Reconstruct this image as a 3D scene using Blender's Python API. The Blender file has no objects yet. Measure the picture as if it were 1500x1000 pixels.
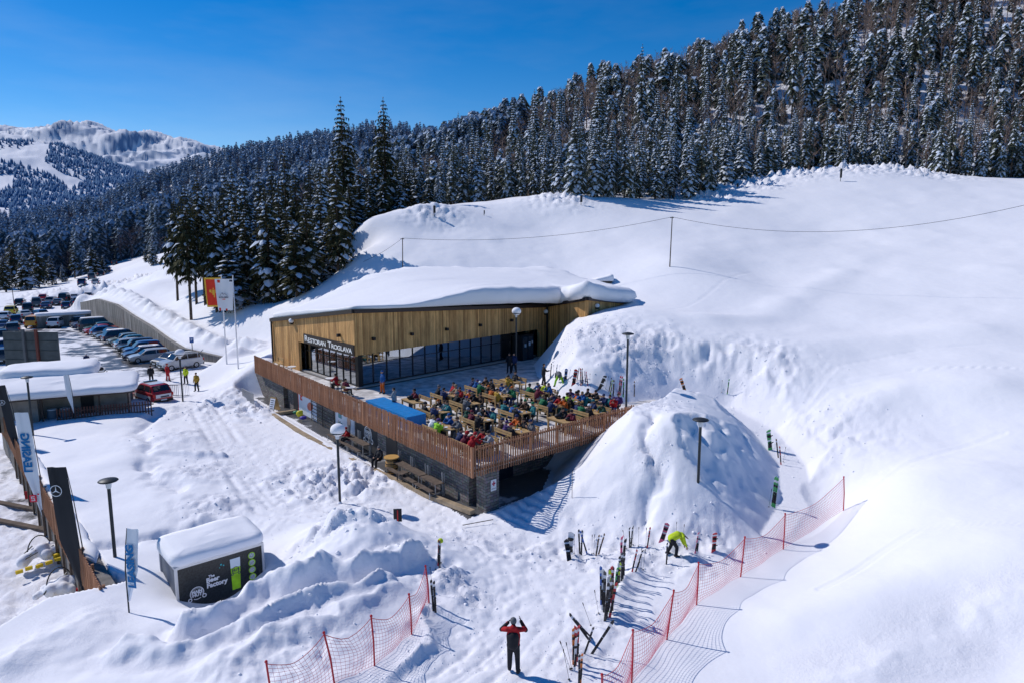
import bpy, bmesh, math, random
import numpy as np
from mathutils import Vector, Matrix
rnd = random.Random(7)
sc = bpy.context.scene
COL = sc.collection
PI = math.pi
# ------------------------------------------------------------------ camera
TH = math.radians(8.5); CT, ST = math.cos(TH), math.sin(TH)
CZ = 14.0; F = 1000.0
cam_d = bpy.data.cameras.new('camera'); cam = bpy.data.objects.new('camera', cam_d); COL.objects.link(cam)
cam.location = (0, 0, CZ); cam.rotation_euler = (PI/2 - TH, 0, 0)
cam_d.sensor_width = 36; cam_d.lens = 24.0; cam_d.clip_start = 0.3; cam_d.clip_end = 30000
sc.camera = cam
def slope(py):
    q = (py-500)/F
    return (q*CT+ST)/(CT-q*ST)
def at(px, py, z):
    """point of the plane Z=z surveyed from the photograph"""
    s = slope(py); drop = CZ-z; H = drop/s; D = H*CT+drop*ST
    return (px-750)/F*D, H
def atY(px, py, Y):
    s = slope(py); drop = s*Y; D = Y*CT+drop*ST
    return (px-750)/F*D, Y, CZ-drop
def proj(X, Y, Z):
    drop = CZ-Z; D = Y*CT+drop*ST
    return 750+F*X/D, 500+F*(drop*CT-Y*ST)/D
# ------------------------------------------------------------------ light
SUN_EL = math.radians(43); SH = Vector((.90, -.436)).normalized()   # ground direction of the shadows
sun_dir = Vector((-SH.x*math.cos(SUN_EL), -SH.y*math.cos(SUN_EL), math.sin(SUN_EL)))
sl = bpy.data.lights.new('sun', 'SUN'); sl.energy = 3.5; sl.angle = math.radians(.55); sl.color = (1, .945, .90)
so = bpy.data.objects.new('sun', sl); COL.objects.link(so)
so.rotation_euler = sun_dir.to_track_quat('Z', 'Y').to_euler(); so.location = (-40, 60, 80)
W = bpy.data.worlds.new('World'); sc.world = W; W.use_nodes = True
nt = W.node_tree; nt.nodes.clear()
sky = nt.nodes.new('ShaderNodeTexSky'); sky.sky_type = 'NISHITA'; sky.sun_disc = False
sky.sun_elevation = SUN_EL; sky.sun_rotation = math.atan2(sun_dir.x, sun_dir.y)
sky.altitude = 1600; sky.air_density = 1.0; sky.dust_density = .15; sky.ozone_density = 2.2
hs = nt.nodes.new('ShaderNodeHueSaturation'); hs.inputs['Hue'].default_value = .507; hs.inputs['Saturation'].default_value = 1.42; hs.inputs['Value'].default_value = 1.0
bgn = nt.nodes.new('ShaderNodeBackground'); bgn.inputs['Strength'].default_value = .112
wo = nt.nodes.new('ShaderNodeOutputWorld')
wtc = nt.nodes.new('ShaderNodeTexCoord'); wmp = nt.nodes.new('ShaderNodeMapping'); wmp.inputs['Scale'].default_value = (2.2, 2.2, 9); wmp.inputs['Rotation'].default_value = (0, .25, 0)
wnz = nt.nodes.new('ShaderNodeTexNoise'); wnz.inputs['Scale'].default_value = 1.6; wnz.inputs['Detail'].default_value = 5; wnz.inputs['Roughness'].default_value = .55
wmr = nt.nodes.new('ShaderNodeMapRange'); wmr.inputs['From Min'].default_value = .42; wmr.inputs['From Max'].default_value = .75; wmr.inputs['To Min'].default_value = 1.50; wmr.inputs['To Max'].default_value = 1.38
nt.links.new(wtc.outputs['Generated'], wmp.inputs[0]); nt.links.new(wmp.outputs[0], wnz.inputs['Vector']); nt.links.new(wnz.outputs['Fac'], wmr.inputs['Value']); nt.links.new(wmr.outputs[0], hs.inputs['Saturation'])
nt.links.new(sky.outputs[0], hs.inputs['Color']); nt.links.new(hs.outputs[0], bgn.inputs['Color']); nt.links.new(bgn.outputs[0], wo.inputs[0])
sc.view_settings.view_transform = 'Standard'; sc.view_settings.look = 'None'; sc.view_settings.exposure = 0; sc.view_settings.gamma = 1
sc.cycles.max_bounces = 6; sc.cycles.diffuse_bounces = 3; sc.cycles.use_denoising = True
# ------------------------------------------------------------------ materials
def mat(name, col, rough=.8, metal=0., spec=.3, noise=None, bump=None, emit=None, coat=0, alpha=None):
    """principled with optional noise colour variation (scale, amount) and bump (scale, strength, dist)"""
    m = bpy.data.materials.new(name); m.use_nodes = True; n = m.node_tree.nodes; l = m.node_tree.links
    b = n['Principled BSDF']
    b.inputs['Base Color'].default_value = (*col, 1); b.inputs['Roughness'].default_value = rough
    b.inputs['Metallic'].default_value = metal; b.inputs['Specular IOR Level'].default_value = spec
    b.inputs['Coat Weight'].default_value = coat
    tc = n.new('ShaderNodeTexCoord')
    if noise:
        t = n.new('ShaderNodeTexNoise'); t.inputs['Scale'].default_value = noise[0]; t.inputs['Detail'].default_value = 5
        l.new(tc.outputs['Object'], t.inputs['Vector'])
        r = n.new('ShaderNodeValToRGB'); a = noise[1]
        r.color_ramp.elements[0].position = .3; r.color_ramp.elements[1].position = .7
        r.color_ramp.elements[0].color = (*[max(0, c*(1-a)) for c in col], 1)
        r.color_ramp.elements[1].color = (*[min(1, c*(1+a)) for c in col], 1)
        l.new(t.outputs['Fac'], r.inputs['Fac']); l.new(r.outputs['Color'], b.inputs['Base Color'])
    if bump:
        t = n.new('ShaderNodeTexNoise'); t.inputs['Scale'].default_value = bump[0]; t.inputs['Detail'].default_value = 6
        l.new(tc.outputs['Object'], t.inputs['Vector'])
        bp = n.new('ShaderNodeBump'); bp.inputs['Strength'].default_value = bump[1]; bp.inputs['Distance'].default_value = bump[2]
        l.new(t.outputs['Fac'], bp.inputs['Height']); l.new(bp.outputs['Normal'], b.inputs['Normal'])
    return m
M = {}
def boards(name, c1, c2, width=.14, axis='U', rough=.7):
    """planks: per-board tone, grain and dark gaps, on the UV laid in metres"""
    m = bpy.data.materials.new(name); m.use_nodes = True; n = m.node_tree.nodes; l = m.node_tree.links; b = n['Principled BSDF']
    b.inputs['Roughness'].default_value = rough; b.inputs['Specular IOR Level'].default_value = .25
    uv = n.new('ShaderNodeUVMap'); sp = n.new('ShaderNodeSeparateXYZ'); l.new(uv.outputs[0], sp.inputs[0])
    dv = n.new('ShaderNodeMath'); dv.operation = 'DIVIDE'; dv.inputs[1].default_value = width; l.new(sp.outputs[0], dv.inputs[0])
    fl = n.new('ShaderNodeMath'); fl.operation = 'FLOOR'; l.new(dv.outputs[0], fl.inputs[0])
    fr = n.new('ShaderNodeMath'); fr.operation = 'FRACT'; l.new(dv.outputs[0], fr.inputs[0])
    wn = n.new('ShaderNodeTexWhiteNoise'); wn.noise_dimensions = '1D'; l.new(fl.outputs[0], wn.inputs['W'])
    mp = n.new('ShaderNodeMapping'); mp.inputs['Scale'].default_value = (9, .8, 1); l.new(uv.outputs[0], mp.inputs[0])
    no = n.new('ShaderNodeTexNoise'); no.inputs['Scale'].default_value = 1.5; no.inputs['Detail'].default_value = 5; l.new(mp.outputs[0], no.inputs['Vector'])
    ad = n.new('ShaderNodeMath'); ad.operation = 'MULTIPLY_ADD'; ad.inputs[1].default_value = .55; l.new(wn.outputs['Value'], ad.inputs[0]); 
    m2 = n.new('ShaderNodeMath'); m2.operation = 'MULTIPLY'; m2.inputs[1].default_value = .6; l.new(no.outputs['Fac'], m2.inputs[0]); l.new(m2.outputs[0], ad.inputs[2])
    rp = n.new('ShaderNodeValToRGB'); rp.color_ramp.elements[0].position = .2; rp.color_ramp.elements[1].position = .85
    rp.color_ramp.elements[0].color = (*c1, 1); rp.color_ramp.elements[1].color = (*c2, 1); l.new(ad.outputs[0], rp.inputs[0])
    gp = n.new('ShaderNodeMath'); gp.operation = 'GREATER_THAN'; gp.inputs[1].default_value = .07; l.new(fr.outputs[0], gp.inputs[0])
    mx = n.new('ShaderNodeMix'); mx.data_type = 'RGBA'; mx.inputs[6].default_value = (c1[0]*.3, c1[1]*.3, c1[2]*.3, 1)
    st = n.new('ShaderNodeTexNoise'); st.inputs['Scale'].default_value = .55; st.inputs['Detail'].default_value = 7; st.inputs['Roughness'].default_value = .65
    sm = n.new('ShaderNodeMapping'); sm.inputs['Scale'].default_value = (2.2, .7, 1); l.new(uv.outputs[0], sm.inputs[0]); l.new(sm.outputs[0], st.inputs['Vector'])
    sr = n.new('ShaderNodeMapRange'); sr.inputs['From Min'].default_value = .35; sr.inputs['From Max'].default_value = .65; sr.inputs['To Min'].default_value = .62; sr.inputs['To Max'].default_value = 1.12; l.new(st.outputs['Fac'], sr.inputs['Value'])
    sv = n.new('ShaderNodeVectorMath'); sv.operation = 'SCALE'; l.new(rp.outputs[0], sv.inputs[0]); l.new(sr.outputs[0], sv.inputs['Scale'])
    l.new(gp.outputs[0], mx.inputs[0]); l.new(sv.outputs[0], mx.inputs[7]); l.new(mx.outputs[2], b.inputs['Base Color'])
    return m
def stone(name, c1, c2, sx=.45, sy=.16):
    m = bpy.data.materials.new(name); m.use_nodes = True; n = m.node_tree.nodes; l = m.node_tree.links; b = n['Principled BSDF']
    b.inputs['Roughness'].default_value = .9
    uv = n.new('ShaderNodeUVMap')
    nz = n.new('ShaderNodeTexNoise'); nz.inputs['Scale'].default_value = 2.5; l.new(uv.outputs[0], nz.inputs['Vector'])
    va = n.new('ShaderNodeVectorMath'); va.operation = 'MULTIPLY_ADD'; va.inputs[1].default_value = (.12, .12, 0); l.new(nz.outputs['Color'], va.inputs[0]); l.new(uv.outputs[0], va.inputs[2])
    br = n.new('ShaderNodeTexBrick'); br.inputs['Scale'].default_value = 1; br.inputs['Brick Width'].default_value = sx; br.inputs['Row Height'].default_value = sy
    br.inputs['Mortar Size'].default_value = .014; br.inputs['Bias'].default_value = 0
    br.inputs['Color1'].default_value = (*c1, 1); br.inputs['Color2'].default_value = (*c2, 1); br.inputs['Mortar'].default_value = (.07, .065, .06, 1)
    l.new(va.outputs[0], br.inputs['Vector'])
    n2 = n.new('ShaderNodeTexNoise'); n2.inputs['Scale'].default_value = 7; n2.inputs['Detail'].default_value = 4; l.new(uv.outputs[0], n2.inputs['Vector'])
    mx = n.new('ShaderNodeMix'); mx.data_type = 'RGBA'; mx.blend_type = 'MULTIPLY'; mx.inputs[0].default_value = .8
    l.new(br.outputs['Color'], mx.inputs[6]); l.new(n2.outputs['Color'], mx.inputs[7])
    g = n.new('ShaderNodeBrightContrast'); g.inputs['Bright'].default_value = .03; l.new(mx.outputs[2], g.inputs[0])
    l.new(g.outputs[0], b.inputs['Base Color'])
    bp = n.new('ShaderNodeBump'); bp.inputs['Strength'].default_value = .9; bp.inputs['Distance'].default_value = .04; l.new(br.outputs['Fac'], bp.inputs['Height']); bp.invert = True
    l.new(bp.outputs[0], b.inputs['Normal'])
    return m
M['snow'] = None
def snow_mat(name, groundlike):
    m = bpy.data.materials.new(name); m.use_nodes = True; n = m.node_tree.nodes; l = m.node_tree.links; b = n['Principled BSDF']
    b.inputs['Roughness'].default_value = .75; b.inputs['Specular IOR Level'].default_value = .112
    b.inputs['Base Color'].default_value = (.87, .875, .91, 1)
    geo = n.new('ShaderNodeNewGeometry')
    def noise(s, d, r=.5):
        t = n.new('ShaderNodeTexNoise'); t.inputs['Scale'].default_value = s; t.inputs['Detail'].default_value = d; t.inputs['Roughness'].default_value = r
        l.new(geo.outputs['Position'], t.inputs['Vector']); return t
    t1 = noise(1.1, 3); t2 = noise(7.5, 8, .72)
    b1 = n.new('ShaderNodeBump'); b1.inputs['Strength'].default_value = .35; b1.inputs['Distance'].default_value = .112; l.new(t1.outputs['Fac'], b1.inputs['Height'])
    b2 = n.new('ShaderNodeBump'); b2.inputs['Distance'].default_value = .09; l.new(t2.outputs['Fac'], b2.inputs['Height']); l.new(b1.outputs[0], b2.inputs['Normal'])
    b2.inputs['Strength'].default_value = .112
    l.new(b2.outputs[0], b.inputs['Normal'])
    if groundlike:
        at_ = n.new('ShaderNodeAttribute'); at_.attribute_name = 'rough'
        mr = n.new('ShaderNodeMapRange'); mr.inputs['To Min'].default_value = .06; mr.inputs['To Max'].default_value = .95
        l.new(at_.outputs['Fac'], mr.inputs['Value']); l.new(mr.outputs[0], b2.inputs['Strength'])
        # dirt / wet asphalt attribute: 0 snow .. 1 tarmac
        dt = n.new('ShaderNodeAttribute'); dt.attribute_name = 'dirt'
        t3 = noise(.55, 6, .6); t4 = noise(.9, 5, .7)
        ad = n.new('ShaderNodeMath'); ad.operation = 'ADD'; l.new(t3.outputs['Fac'], ad.inputs[0]); l.new(dt.outputs['Fac'], ad.inputs[1])
        st = n.new('ShaderNodeMapRange'); st.inputs['From Min'].default_value = 1.02; st.inputs['From Max'].default_value = 1.16; l.new(ad.outputs[0], st.inputs['Value'])
        rp = n.new('ShaderNodeValToRGB'); rp.color_ramp.elements[0].color = (.05, .06, .075, 1); rp.color_ramp.elements[1].color = (.16, .15, .145, 1); l.new(t4.outputs['Fac'], rp.inputs[0])
        # faint grey tone where the snow is trodden
        s0 = n.new('ShaderNodeMix'); s0.data_type = 'RGBA'; s0.inputs[6].default_value = (.87, .875, .91, 1); s0.inputs[7].default_value = (.80, .805, .865, 1)
        l.new(at_.outputs['Fac'], s0.inputs[0])
        mx = n.new('ShaderNodeMix'); mx.data_type = 'RGBA'; l.new(st.outputs[0], mx.inputs[0]); l.new(s0.outputs[2], mx.inputs[6]); l.new(rp.outputs[0], mx.inputs[7])
        # mountain rock by attribute, its blue holding painted haze, laid thinly over far snow too
        rk = n.new('ShaderNodeAttribute'); rk.attribute_name = 'rock_haze'
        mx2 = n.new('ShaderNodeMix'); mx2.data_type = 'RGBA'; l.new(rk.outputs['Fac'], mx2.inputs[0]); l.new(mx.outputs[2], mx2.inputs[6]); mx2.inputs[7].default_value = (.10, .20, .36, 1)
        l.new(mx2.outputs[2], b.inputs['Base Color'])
        rr = n.new('ShaderNodeMapRange'); rr.inputs['To Min'].default_value = .75; rr.inputs['To Max'].default_value = .28; l.new(st.outputs[0], rr.inputs['Value']); l.new(rr.outputs[0], b.inputs['Roughness'])
    return m
M['ground'] = snow_mat('ground_snow', True)
M['snow'] = snow_mat('fresh_snow', False)
# ------------------------------------------------------------------ object helpers
def tag(o, label=None, cat=None, group=None, kind=None):
    if label: o['label'] = label
    if cat: o['category'] = cat
    if group: o['group'] = group
    if kind: o['kind'] = kind
    return o
def empty(name, loc=(0, 0, 0), rz=0., label=None, cat=None, group=None):
    o = bpy.data.objects.new(name, None); COL.objects.link(o); o.location = loc; o.rotation_euler = (0, 0, rz)
    o.empty_display_size = .3
    return tag(o, label, cat, group)
def copy_tree(o, parent=None):
    c = o.copy(); COL.objects.link(c); c.parent = parent
    for ch in o.children: copy_tree(ch, c)
    return c
class MB:
    """collects shapes, then links them as ONE mesh object"""
    def __init__(s): s.v = []; s.f = []; s.uv = []; s.mi = []; s.smooth = False
    def poly(s, pts, uvs=None, mi=0):
        i = len(s.v); s.v += [tuple(p) for p in pts]; s.f.append(tuple(range(i, i+len(pts)))); s.mi.append(mi)
        if uvs is None:
            a = Vector(pts[1])-Vector(pts[0]); n = a.cross(Vector(pts[-1])-Vector(pts[0]))
            if n.length < 1e-9: n = Vector((0, 0, 1))
            n.normalize()
            if abs(n.z) > .75: uvs = [(p[0], p[1]) for p in pts]
            else:
                t = Vector((-n.y, n.x, 0)).normalized(); uvs = [(p[0]*t.x+p[1]*t.y, p[2]) for p in pts]
        s.uv.append(uvs)
    def box(s, c, size, rz=0., mi=0, taper=1.):
        x, y, z = [q/2 for q in size]; co, si = math.cos(rz), math.sin(rz)
        P = []
        for dz in (-1, 1):
            t = taper if dz > 0 else 1
            for dx, dy in ((-1, -1), (1, -1), (1, 1), (-1, 1)):
                a, b = dx*x*t, dy*y*t; P.append((c[0]+a*co-b*si, c[1]+a*si+b*co, c[2]+dz*z))
        for q in ((3, 2, 1, 0), (4, 5, 6, 7), (0, 1, 5, 4), (1, 2, 6, 5), (2, 3, 7, 6), (3, 0, 4, 7)):
            s.poly([P[k] for k in q], mi=mi)
        return s
    def bar(s, a, b, w, h=None, mi=0):
        """rectangular bar between two points"""
        h = h or w; a = Vector(a); b = Vector(b); d = (b-a).normalized()
        up = Vector((0, 0, 1)) if abs(d.z) < .95 else Vector((0, 1, 0))
        sx = d.cross(up).normalized(); sy = sx.cross(d)
        P = [p+sx*i*w/2+sy*j*h/2 for p in (a, b) for i, j in ((-1, -1), (1, -1), (1, 1), (-1, 1))]
        for q in ((0, 1, 2, 3), (7, 6, 5, 4), (4, 5, 1, 0), (5, 6, 2, 1), (6, 7, 3, 2), (7, 4, 0, 3)): s.poly([P[k] for k in q], mi=mi)
        return s
    def tube(s, pts, r, seg=8, caps=True, mi=0):
        pts = [Vector(p) for p in pts]; n = len(pts); rs = r if isinstance(r, (list, tuple)) else [r]*n
        rings = []; prev = None
        for i, p in enumerate(pts):
            d = (pts[min(i+1, n-1)]-pts[max(i-1, 0)])
            d = d.normalized() if d.length > 1e-9 else Vector((0, 0, 1))
            if prev is None:
                up = Vector((0, 0, 1)) if abs(d.z) < .9 else Vector((1, 0, 0)); sx = d.cross(up).normalized()
            else: sx = (prev-d*prev.dot(d)); sx = sx.normalized() if sx.length > 1e-6 else d.orthogonal().normalized()
            prev = sx; sy = d.cross(sx)
            b = len(s.v); s.v += [tuple(p+(sx*math.cos(2*PI*k/seg)+sy*math.sin(2*PI*k/seg))*rs[i]) for k in range(seg)]; rings.append(b)
        for i in range(n-1):
            for k in range(seg):
                a, b = rings[i], rings[i+1]; k2 = (k+1) % seg
                s.f.append((a+k, a+k2, b+k2, b+k)); s.uv.append([(0, 0), (.1, 0), (.1, .1), (0, .1)]); s.mi.append(mi)
        if caps:
            s.f.append(tuple(rings[0]+k for k in range(seg))[::-1]); s.uv.append([(0, 0)]*seg); s.mi.append(mi)
            s.f.append(tuple(rings[-1]+k for k in range(seg))); s.uv.append([(0, 0)]*seg); s.mi.append(mi)
        return s
    def lathe(s, c, prof, seg=16, mi=0):
        base = len(s.v)
        for r, z in prof:
            s.v += [(c[0]+r*math.cos(2*PI*k/seg), c[1]+r*math.sin(2*PI*k/seg), c[2]+z) for k in range(seg)]
        for i in range(len(prof)-1):
            for k in range(seg):
                a = base+i*seg; b = a+seg; k2 = (k+1) % seg
                s.f.append((a+k, a+k2, b+k2, b+k)); s.uv.append([(0, 0)]*4); s.mi.append(mi)
        return s
    def ball(s, c, r, seg=10, rings=7, mi=0, M3=None):
        r = (r, r, r) if not isinstance(r, (tuple, list)) else r
        base = len(s.v)
        for i in range(rings+1):
            ph = PI*i/rings
            for k in range(seg):
                a = 2*PI*k/seg; v = Vector((r[0]*math.sin(ph)*math.cos(a), r[1]*math.sin(ph)*math.sin(a), r[2]*math.cos(ph)))
                if M3: v = M3 @ v
                s.v.append((c[0]+v.x, c[1]+v.y, c[2]+v.z))
        for i in range(rings):
            for k in range(seg):
                a = base+i*seg; b = a+seg; k2 = (k+1) % seg
                s.f.append((a+k, b+k, b+k2, a+k2)); s.uv.append([(0, 0)]*4); s.mi.append(mi)
        return s
    def prism(s, poly2, z0, z1, mi=0, mi_side=None):
        n = len(poly2); ms = mi if mi_side is None else mi_side
        area = sum(poly2[i][0]*poly2[(i+1) % n][1]-poly2[(i+1) % n][0]*poly2[i][1] for i in range(n))
        if area < 0: poly2 = poly2[::-1]
        s.poly([(p[0], p[1], z1) for p in poly2], mi=mi); s.poly([(p[0], p[1], z0) for p in poly2[::-1]], mi=mi)
        for i in range(n):
            a, b = poly2[i], poly2[(i+1) % n]; s.poly([(*a, z0), (*b, z0), (*b, z1), (*a, z1)], mi=ms)
        return s
    def mesh(s, name, mats, smooth=False):
        me = bpy.data.meshes.new(name); me.from_pydata(s.v, [], s.f)
        for m in (mats if isinstance(mats, (list, tuple)) else [mats]): me.materials.append(m)
        uvl = me.uv_layers.new(name='UVMap'); flat = [c for u in s.uv for p in u for c in p]
        if len(flat) == 2*len(me.loops): uvl.data.foreach_set('uv', flat)
        me.polygons.foreach_set('material_index', s.mi)
        if smooth: me.polygons.foreach_set('use_smooth', [True]*len(me.polygons))
        me.update(); return me
    def build(s, name, mats, parent=None, smooth=False, bevel=0):
        o = bpy.data.objects.new(name, s.mesh(name, mats, smooth)); COL.objects.link(o); o.parent = parent
        if bevel:
            b = o.modifiers.new('bevel', 'BEVEL'); b.width = bevel; b.segments = 2; b.limit_method = 'ANGLE'
        return o
def bake(o):
    """apply modifiers without operators"""
    dg = bpy.context.evaluated_depsgraph_get(); me = bpy.data.meshes.new_from_object(o.evaluated_get(dg))
    o.modifiers.clear(); o.data = me; return o
def obj(name, me, parent=None):
    o = bpy.data.objects.new(name, me); COL.objects.link(o); o.parent = parent; return o
def text_mesh(txt, size, mt, extrude=.004, bold=0., spacing=1.):
    c = bpy.data.curves.new('lettering', 'FONT'); c.body = txt; c.size = size; c.extrude = extrude; c.offset = bold
    c.space_character = spacing; c.align_x = 'CENTER'; c.align_y = 'CENTER'; c.resolution_u = 3
    o = bpy.data.objects.new('lettering', c); COL.objects.link(o)
    dg = bpy.context.evaluated_depsgraph_get(); me = bpy.data.meshes.new_from_object(o.evaluated_get(dg))
    bpy.data.objects.remove(o); me.materials.clear(); me.materials.append(mt); return me
def frame_mat(o, x, y):
    """rotation whose local X, Y lie along the given directions (text lies in XY)"""
    x = Vector(x).normalized(); z = x.cross(Vector(y)).normalized(); y = z.cross(x)
    return Matrix((x, y, z)).transposed().to_4x4()
# ------------------------------------------------------------------ noise (numpy)
def _hash(ix, iy, seed):
    n = (ix.astype(np.int64)*374761393 + iy.astype(np.int64)*668265263 + seed*974634777) & 0x7fffffff
    n = ((n ^ (n >> 13))*1274126177) & 0x7fffffff
    return ((n ^ (n >> 16)) & 0xffff)/65535.0
def vnoise(x, y, seed=0):
    ix = np.floor(x); iy = np.floor(y); fx = x-ix; fy = y-iy
    fx = fx*fx*fx*(fx*(fx*6-15)+10); fy = fy*fy*fy*(fy*(fy*6-15)+10)
    a = _hash(ix, iy, seed); b = _hash(ix+1, iy, seed); c = _hash(ix, iy+1, seed); d = _hash(ix+1, iy+1, seed)
    return (a*(1-fx)+b*fx)*(1-fy)+(c*(1-fx)+d*fx)*fy*1.0
def fbm(x, y, seed=0, octv=4, gain=.5):
    s = 0; a = 1; t = 0
    for o in range(octv):
        c, q = math.cos(o*1.1), math.sin(o*1.1)
        s = s+a*(vnoise((x*c-y*q)*2**o, (x*q+y*c)*2**o, seed+o*17)-.5); t += a; a *= gain
    return s/t*2
def sstep(a, b, x):
    t = np.clip((x-a)/(b-a), 0, 1); return t*t*(3-2*t)
def poly_dist(X, Y, poly):
    """signed distance (negative inside) to a polygon"""
    d2 = np.full(X.shape, 1e18); ins = np.zeros(X.shape, bool); n = len(poly)
    for i in range(n):
        ax, ay = poly[i]; bx, by = poly[(i+1) % n]; ex, ey = bx-ax, by-ay
        t = np.clip(((X-ax)*ex+(Y-ay)*ey)/(ex*ex+ey*ey+1e-12), 0, 1)
        d2 = np.minimum(d2, (X-ax-t*ex)**2+(Y-ay-t*ey)**2)
        c = ((ay > Y) != (by > Y)) & (X < (bx-ax)*(Y-ay)/((by-ay) if by != ay else 1e-12)+ax); ins ^= c
    d = np.sqrt(d2); return np.where(ins, -d, d)
def line_dist(X, Y, pts):
    d2 = np.full(X.shape, 1e18)
    for (ax, ay), (bx, by) in zip(pts[:-1], pts[1:]):
        ex, ey = bx-ax, by-ay; t = np.clip(((X-ax)*ex+(Y-ay)*ey)/(ex*ex+ey*ey+1e-12), 0, 1)
        d2 = np.minimum(d2, (X-ax-t*ex)**2+(Y-ay-t*ey)**2)
    return np.sqrt(d2)
# ------------------------------------------------------------------ survey points of the snow surface
SP = []
def g(px, py, z): x, y = at(px, py, z); SP.append((x, y, z))
def gy(px, py, Y): SP.append(atY(px, py, Y))
for q in [(268,588,0),(330,640,0),(400,720,0),(300,620,0),(480,740,.0),(600,775,0),(700,800,.1),(760,860,.3),(752,985,.7),(840,990,.6),(650,990,.6),(200,560,0),(320,565,0),
          (100,500,0),(30,450,0),(150,590,0),(60,470,0),(200,520,0),(250,545,0),(110,460,0),(10,500,0),(0,540,0),(430,640,0),(560,720,0),
          (230,650,.5),(230,710,.4),(150,650,.5),(110,620,.4),(160,800,.3),(100,760,.3),(150,850,.6),(90,700,.3),(60,640,.2),(200,760,.4),(300,720,.3),(340,750,.2),
          (975,936,.4),(1020,885,.3),(1084,842,.1),(1147,803,0),(1236,746,0),(925,990,.45),(1100,960,.5),(1300,900,1.3),(1450,950,1.2),(1200,990,.9),(1500,990,1.2),
          (1450,750,2.6),(1300,700,2.4),(1200,850,.7),(1350,800,1.9),(1500,860,2.2),(1600,800,3.2),(1650,1000,2.2),(903,604,4.4),(870,940,.5),(900,860,.2),
          (637,880,.5),(601,922,.7),(546,975,.9),(470,1000,1.2),
          # mound right of the terrace
          (985,564,4.6),(940,590,4.3),(1023,697,2.6),(905,612,4.1),(870,640,3.3),(830,680,1.7),(780,720,.6),(730,755,.1),(950,650,3.7),(1080,620,3.9),(1120,670,2.8),(1140,715,1.3),(1135,750,.6),
          (900,720,1.5),(960,740,1.2),(1060,750,1.2),(870,770,.2),(950,800,.2),(1060,790,.3),(1000,600,4.4),(1100,780,.3),(1050,580,3.9),
          # trench round the mound and its outer bank
          (1010,580,2.8),(1060,590,2.5),(1120,620,1.7),(1165,670,.8),(1175,715,.3),(1160,760,.1),(1050,555,4.2),(1120,580,3.6),(1190,640,2.3),(1240,700,1.2),(1250,730,.7),
          # foreground left pile
          (522,742,2.2),(460,785,1.7),(580,790,1.6),(640,850,.8),(480,850,1.5),(400,880,1.3),(300,925,1.2),(200,965,1.3),(100,935,1.2),(60,955,1.1),(550,880,1.0),(500,950,1.1),(380,985,1.3),(200,1000,1.2),
          (430,800,.9),(400,800,.4),(60,990,1.0),(410,840,.0),(190,880,.4),(180,840,.5)]: g(*q)
for q in [ # upper hill, given by distance
          (640,302,105),(700,308,110),(760,300,113),(820,286,118),(900,290,122),(987,291,128),(1060,283,130),(1130,270,135),(1180,257,140),(1240,247,145),(1300,245,150),(1380,262,140),(1500,268,135),(1600,268,135),
          (560,315,100),(530,330,98),(520,370,92),(1100,400,82),(1250,350,100),(1400,400,75),(1500,400,72),(1150,480,59),(1300,500,54),(1450,550,43),(1250,590,43),(1400,640,37),(1100,545,48),(1000,450,66),(960,455,60),
          (870,402,84),(700,398,84),(600,408,82),(700,355,95),(600,350,94),(640,330,100),(1000,380,82),(1200,300,118),(950,330,104),(800,340,104),(1600,550,42),
          (800,505,57),(830,490,58),(880,467,59),(915,452,61),(850,500,53),(900,500,53),(950,510,52),(1000,520,51),(880,520,51),(960,545,49),
          # hill left of the building
          (175,424,116),(150,430,121),(205,445,108),(230,470,96),(262,485,90),(300,505,82),(345,522,77),(235,396,135),(290,450,93),(350,448,90),(400,455,84),(330,470,85),(380,490,77),(400,500,74),(280,425,102),
          (440,430,86),(480,420,92),(520,400,96),(410,430,100),(330,430,110),(300,405,125),
          (0,440,168),(60,420,175),(100,412,182),(160,400,190),(220,384,200),(0,425,185),(60,402,192),(130,392,200),(-100,450,160),(-100,520,90)]: gy(*q)
for q in [(-23,60,1.5),(-25,64,2.4),(-21,57,.3),(-45,80,0),(-55,95,0),(-65,108,0),(-90,130,0),(-75,125,.5),(-100,150,1),(-60,85,0),(-80,100,0),(-35,70,0),(-20,45,0),(-12,40,0),(-33,77,1.6),
          (-15,70,5),(-5,75,6.5),(5,80,7.6),(12,75,8),(-12,78,5.5),(0,15,1),(10,14,.8),(-10,14,1.4),(-20,16,1.2),(25,14,1.2),(5,10,1),(-25,10,1),(30,8,1),(45,30,3),(60,45,6.5),(60,15,2),(-110,110,0),(-110,80,-1),(-80,60,-1),(-80,30,-2)]: SP.append(q)
SPa = np.array(SP)
def mq_fit(P, V, c):
    d = np.sqrt(((P[:, None, :]-P[None])**2).sum(-1)+c*c); n = len(P)
    A = np.zeros((n+1, n+1)); A[:n, :n] = -d+np.eye(n)*.35; A[:n, n] = 1; A[n, :n] = 1
    return np.linalg.solve(A, np.concatenate([V, [0]]))
def mq_eval(x, y, P, w, c):
    s = np.full(x.shape, w[-1])
    for (a, b), k in zip(P, w[:-1]): s -= k*np.sqrt((x-a)**2+(y-b)**2+c*c)
    return s
NW = mq_fit(SPa[:, :2], SPa[:, 2], 2.2)
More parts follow.
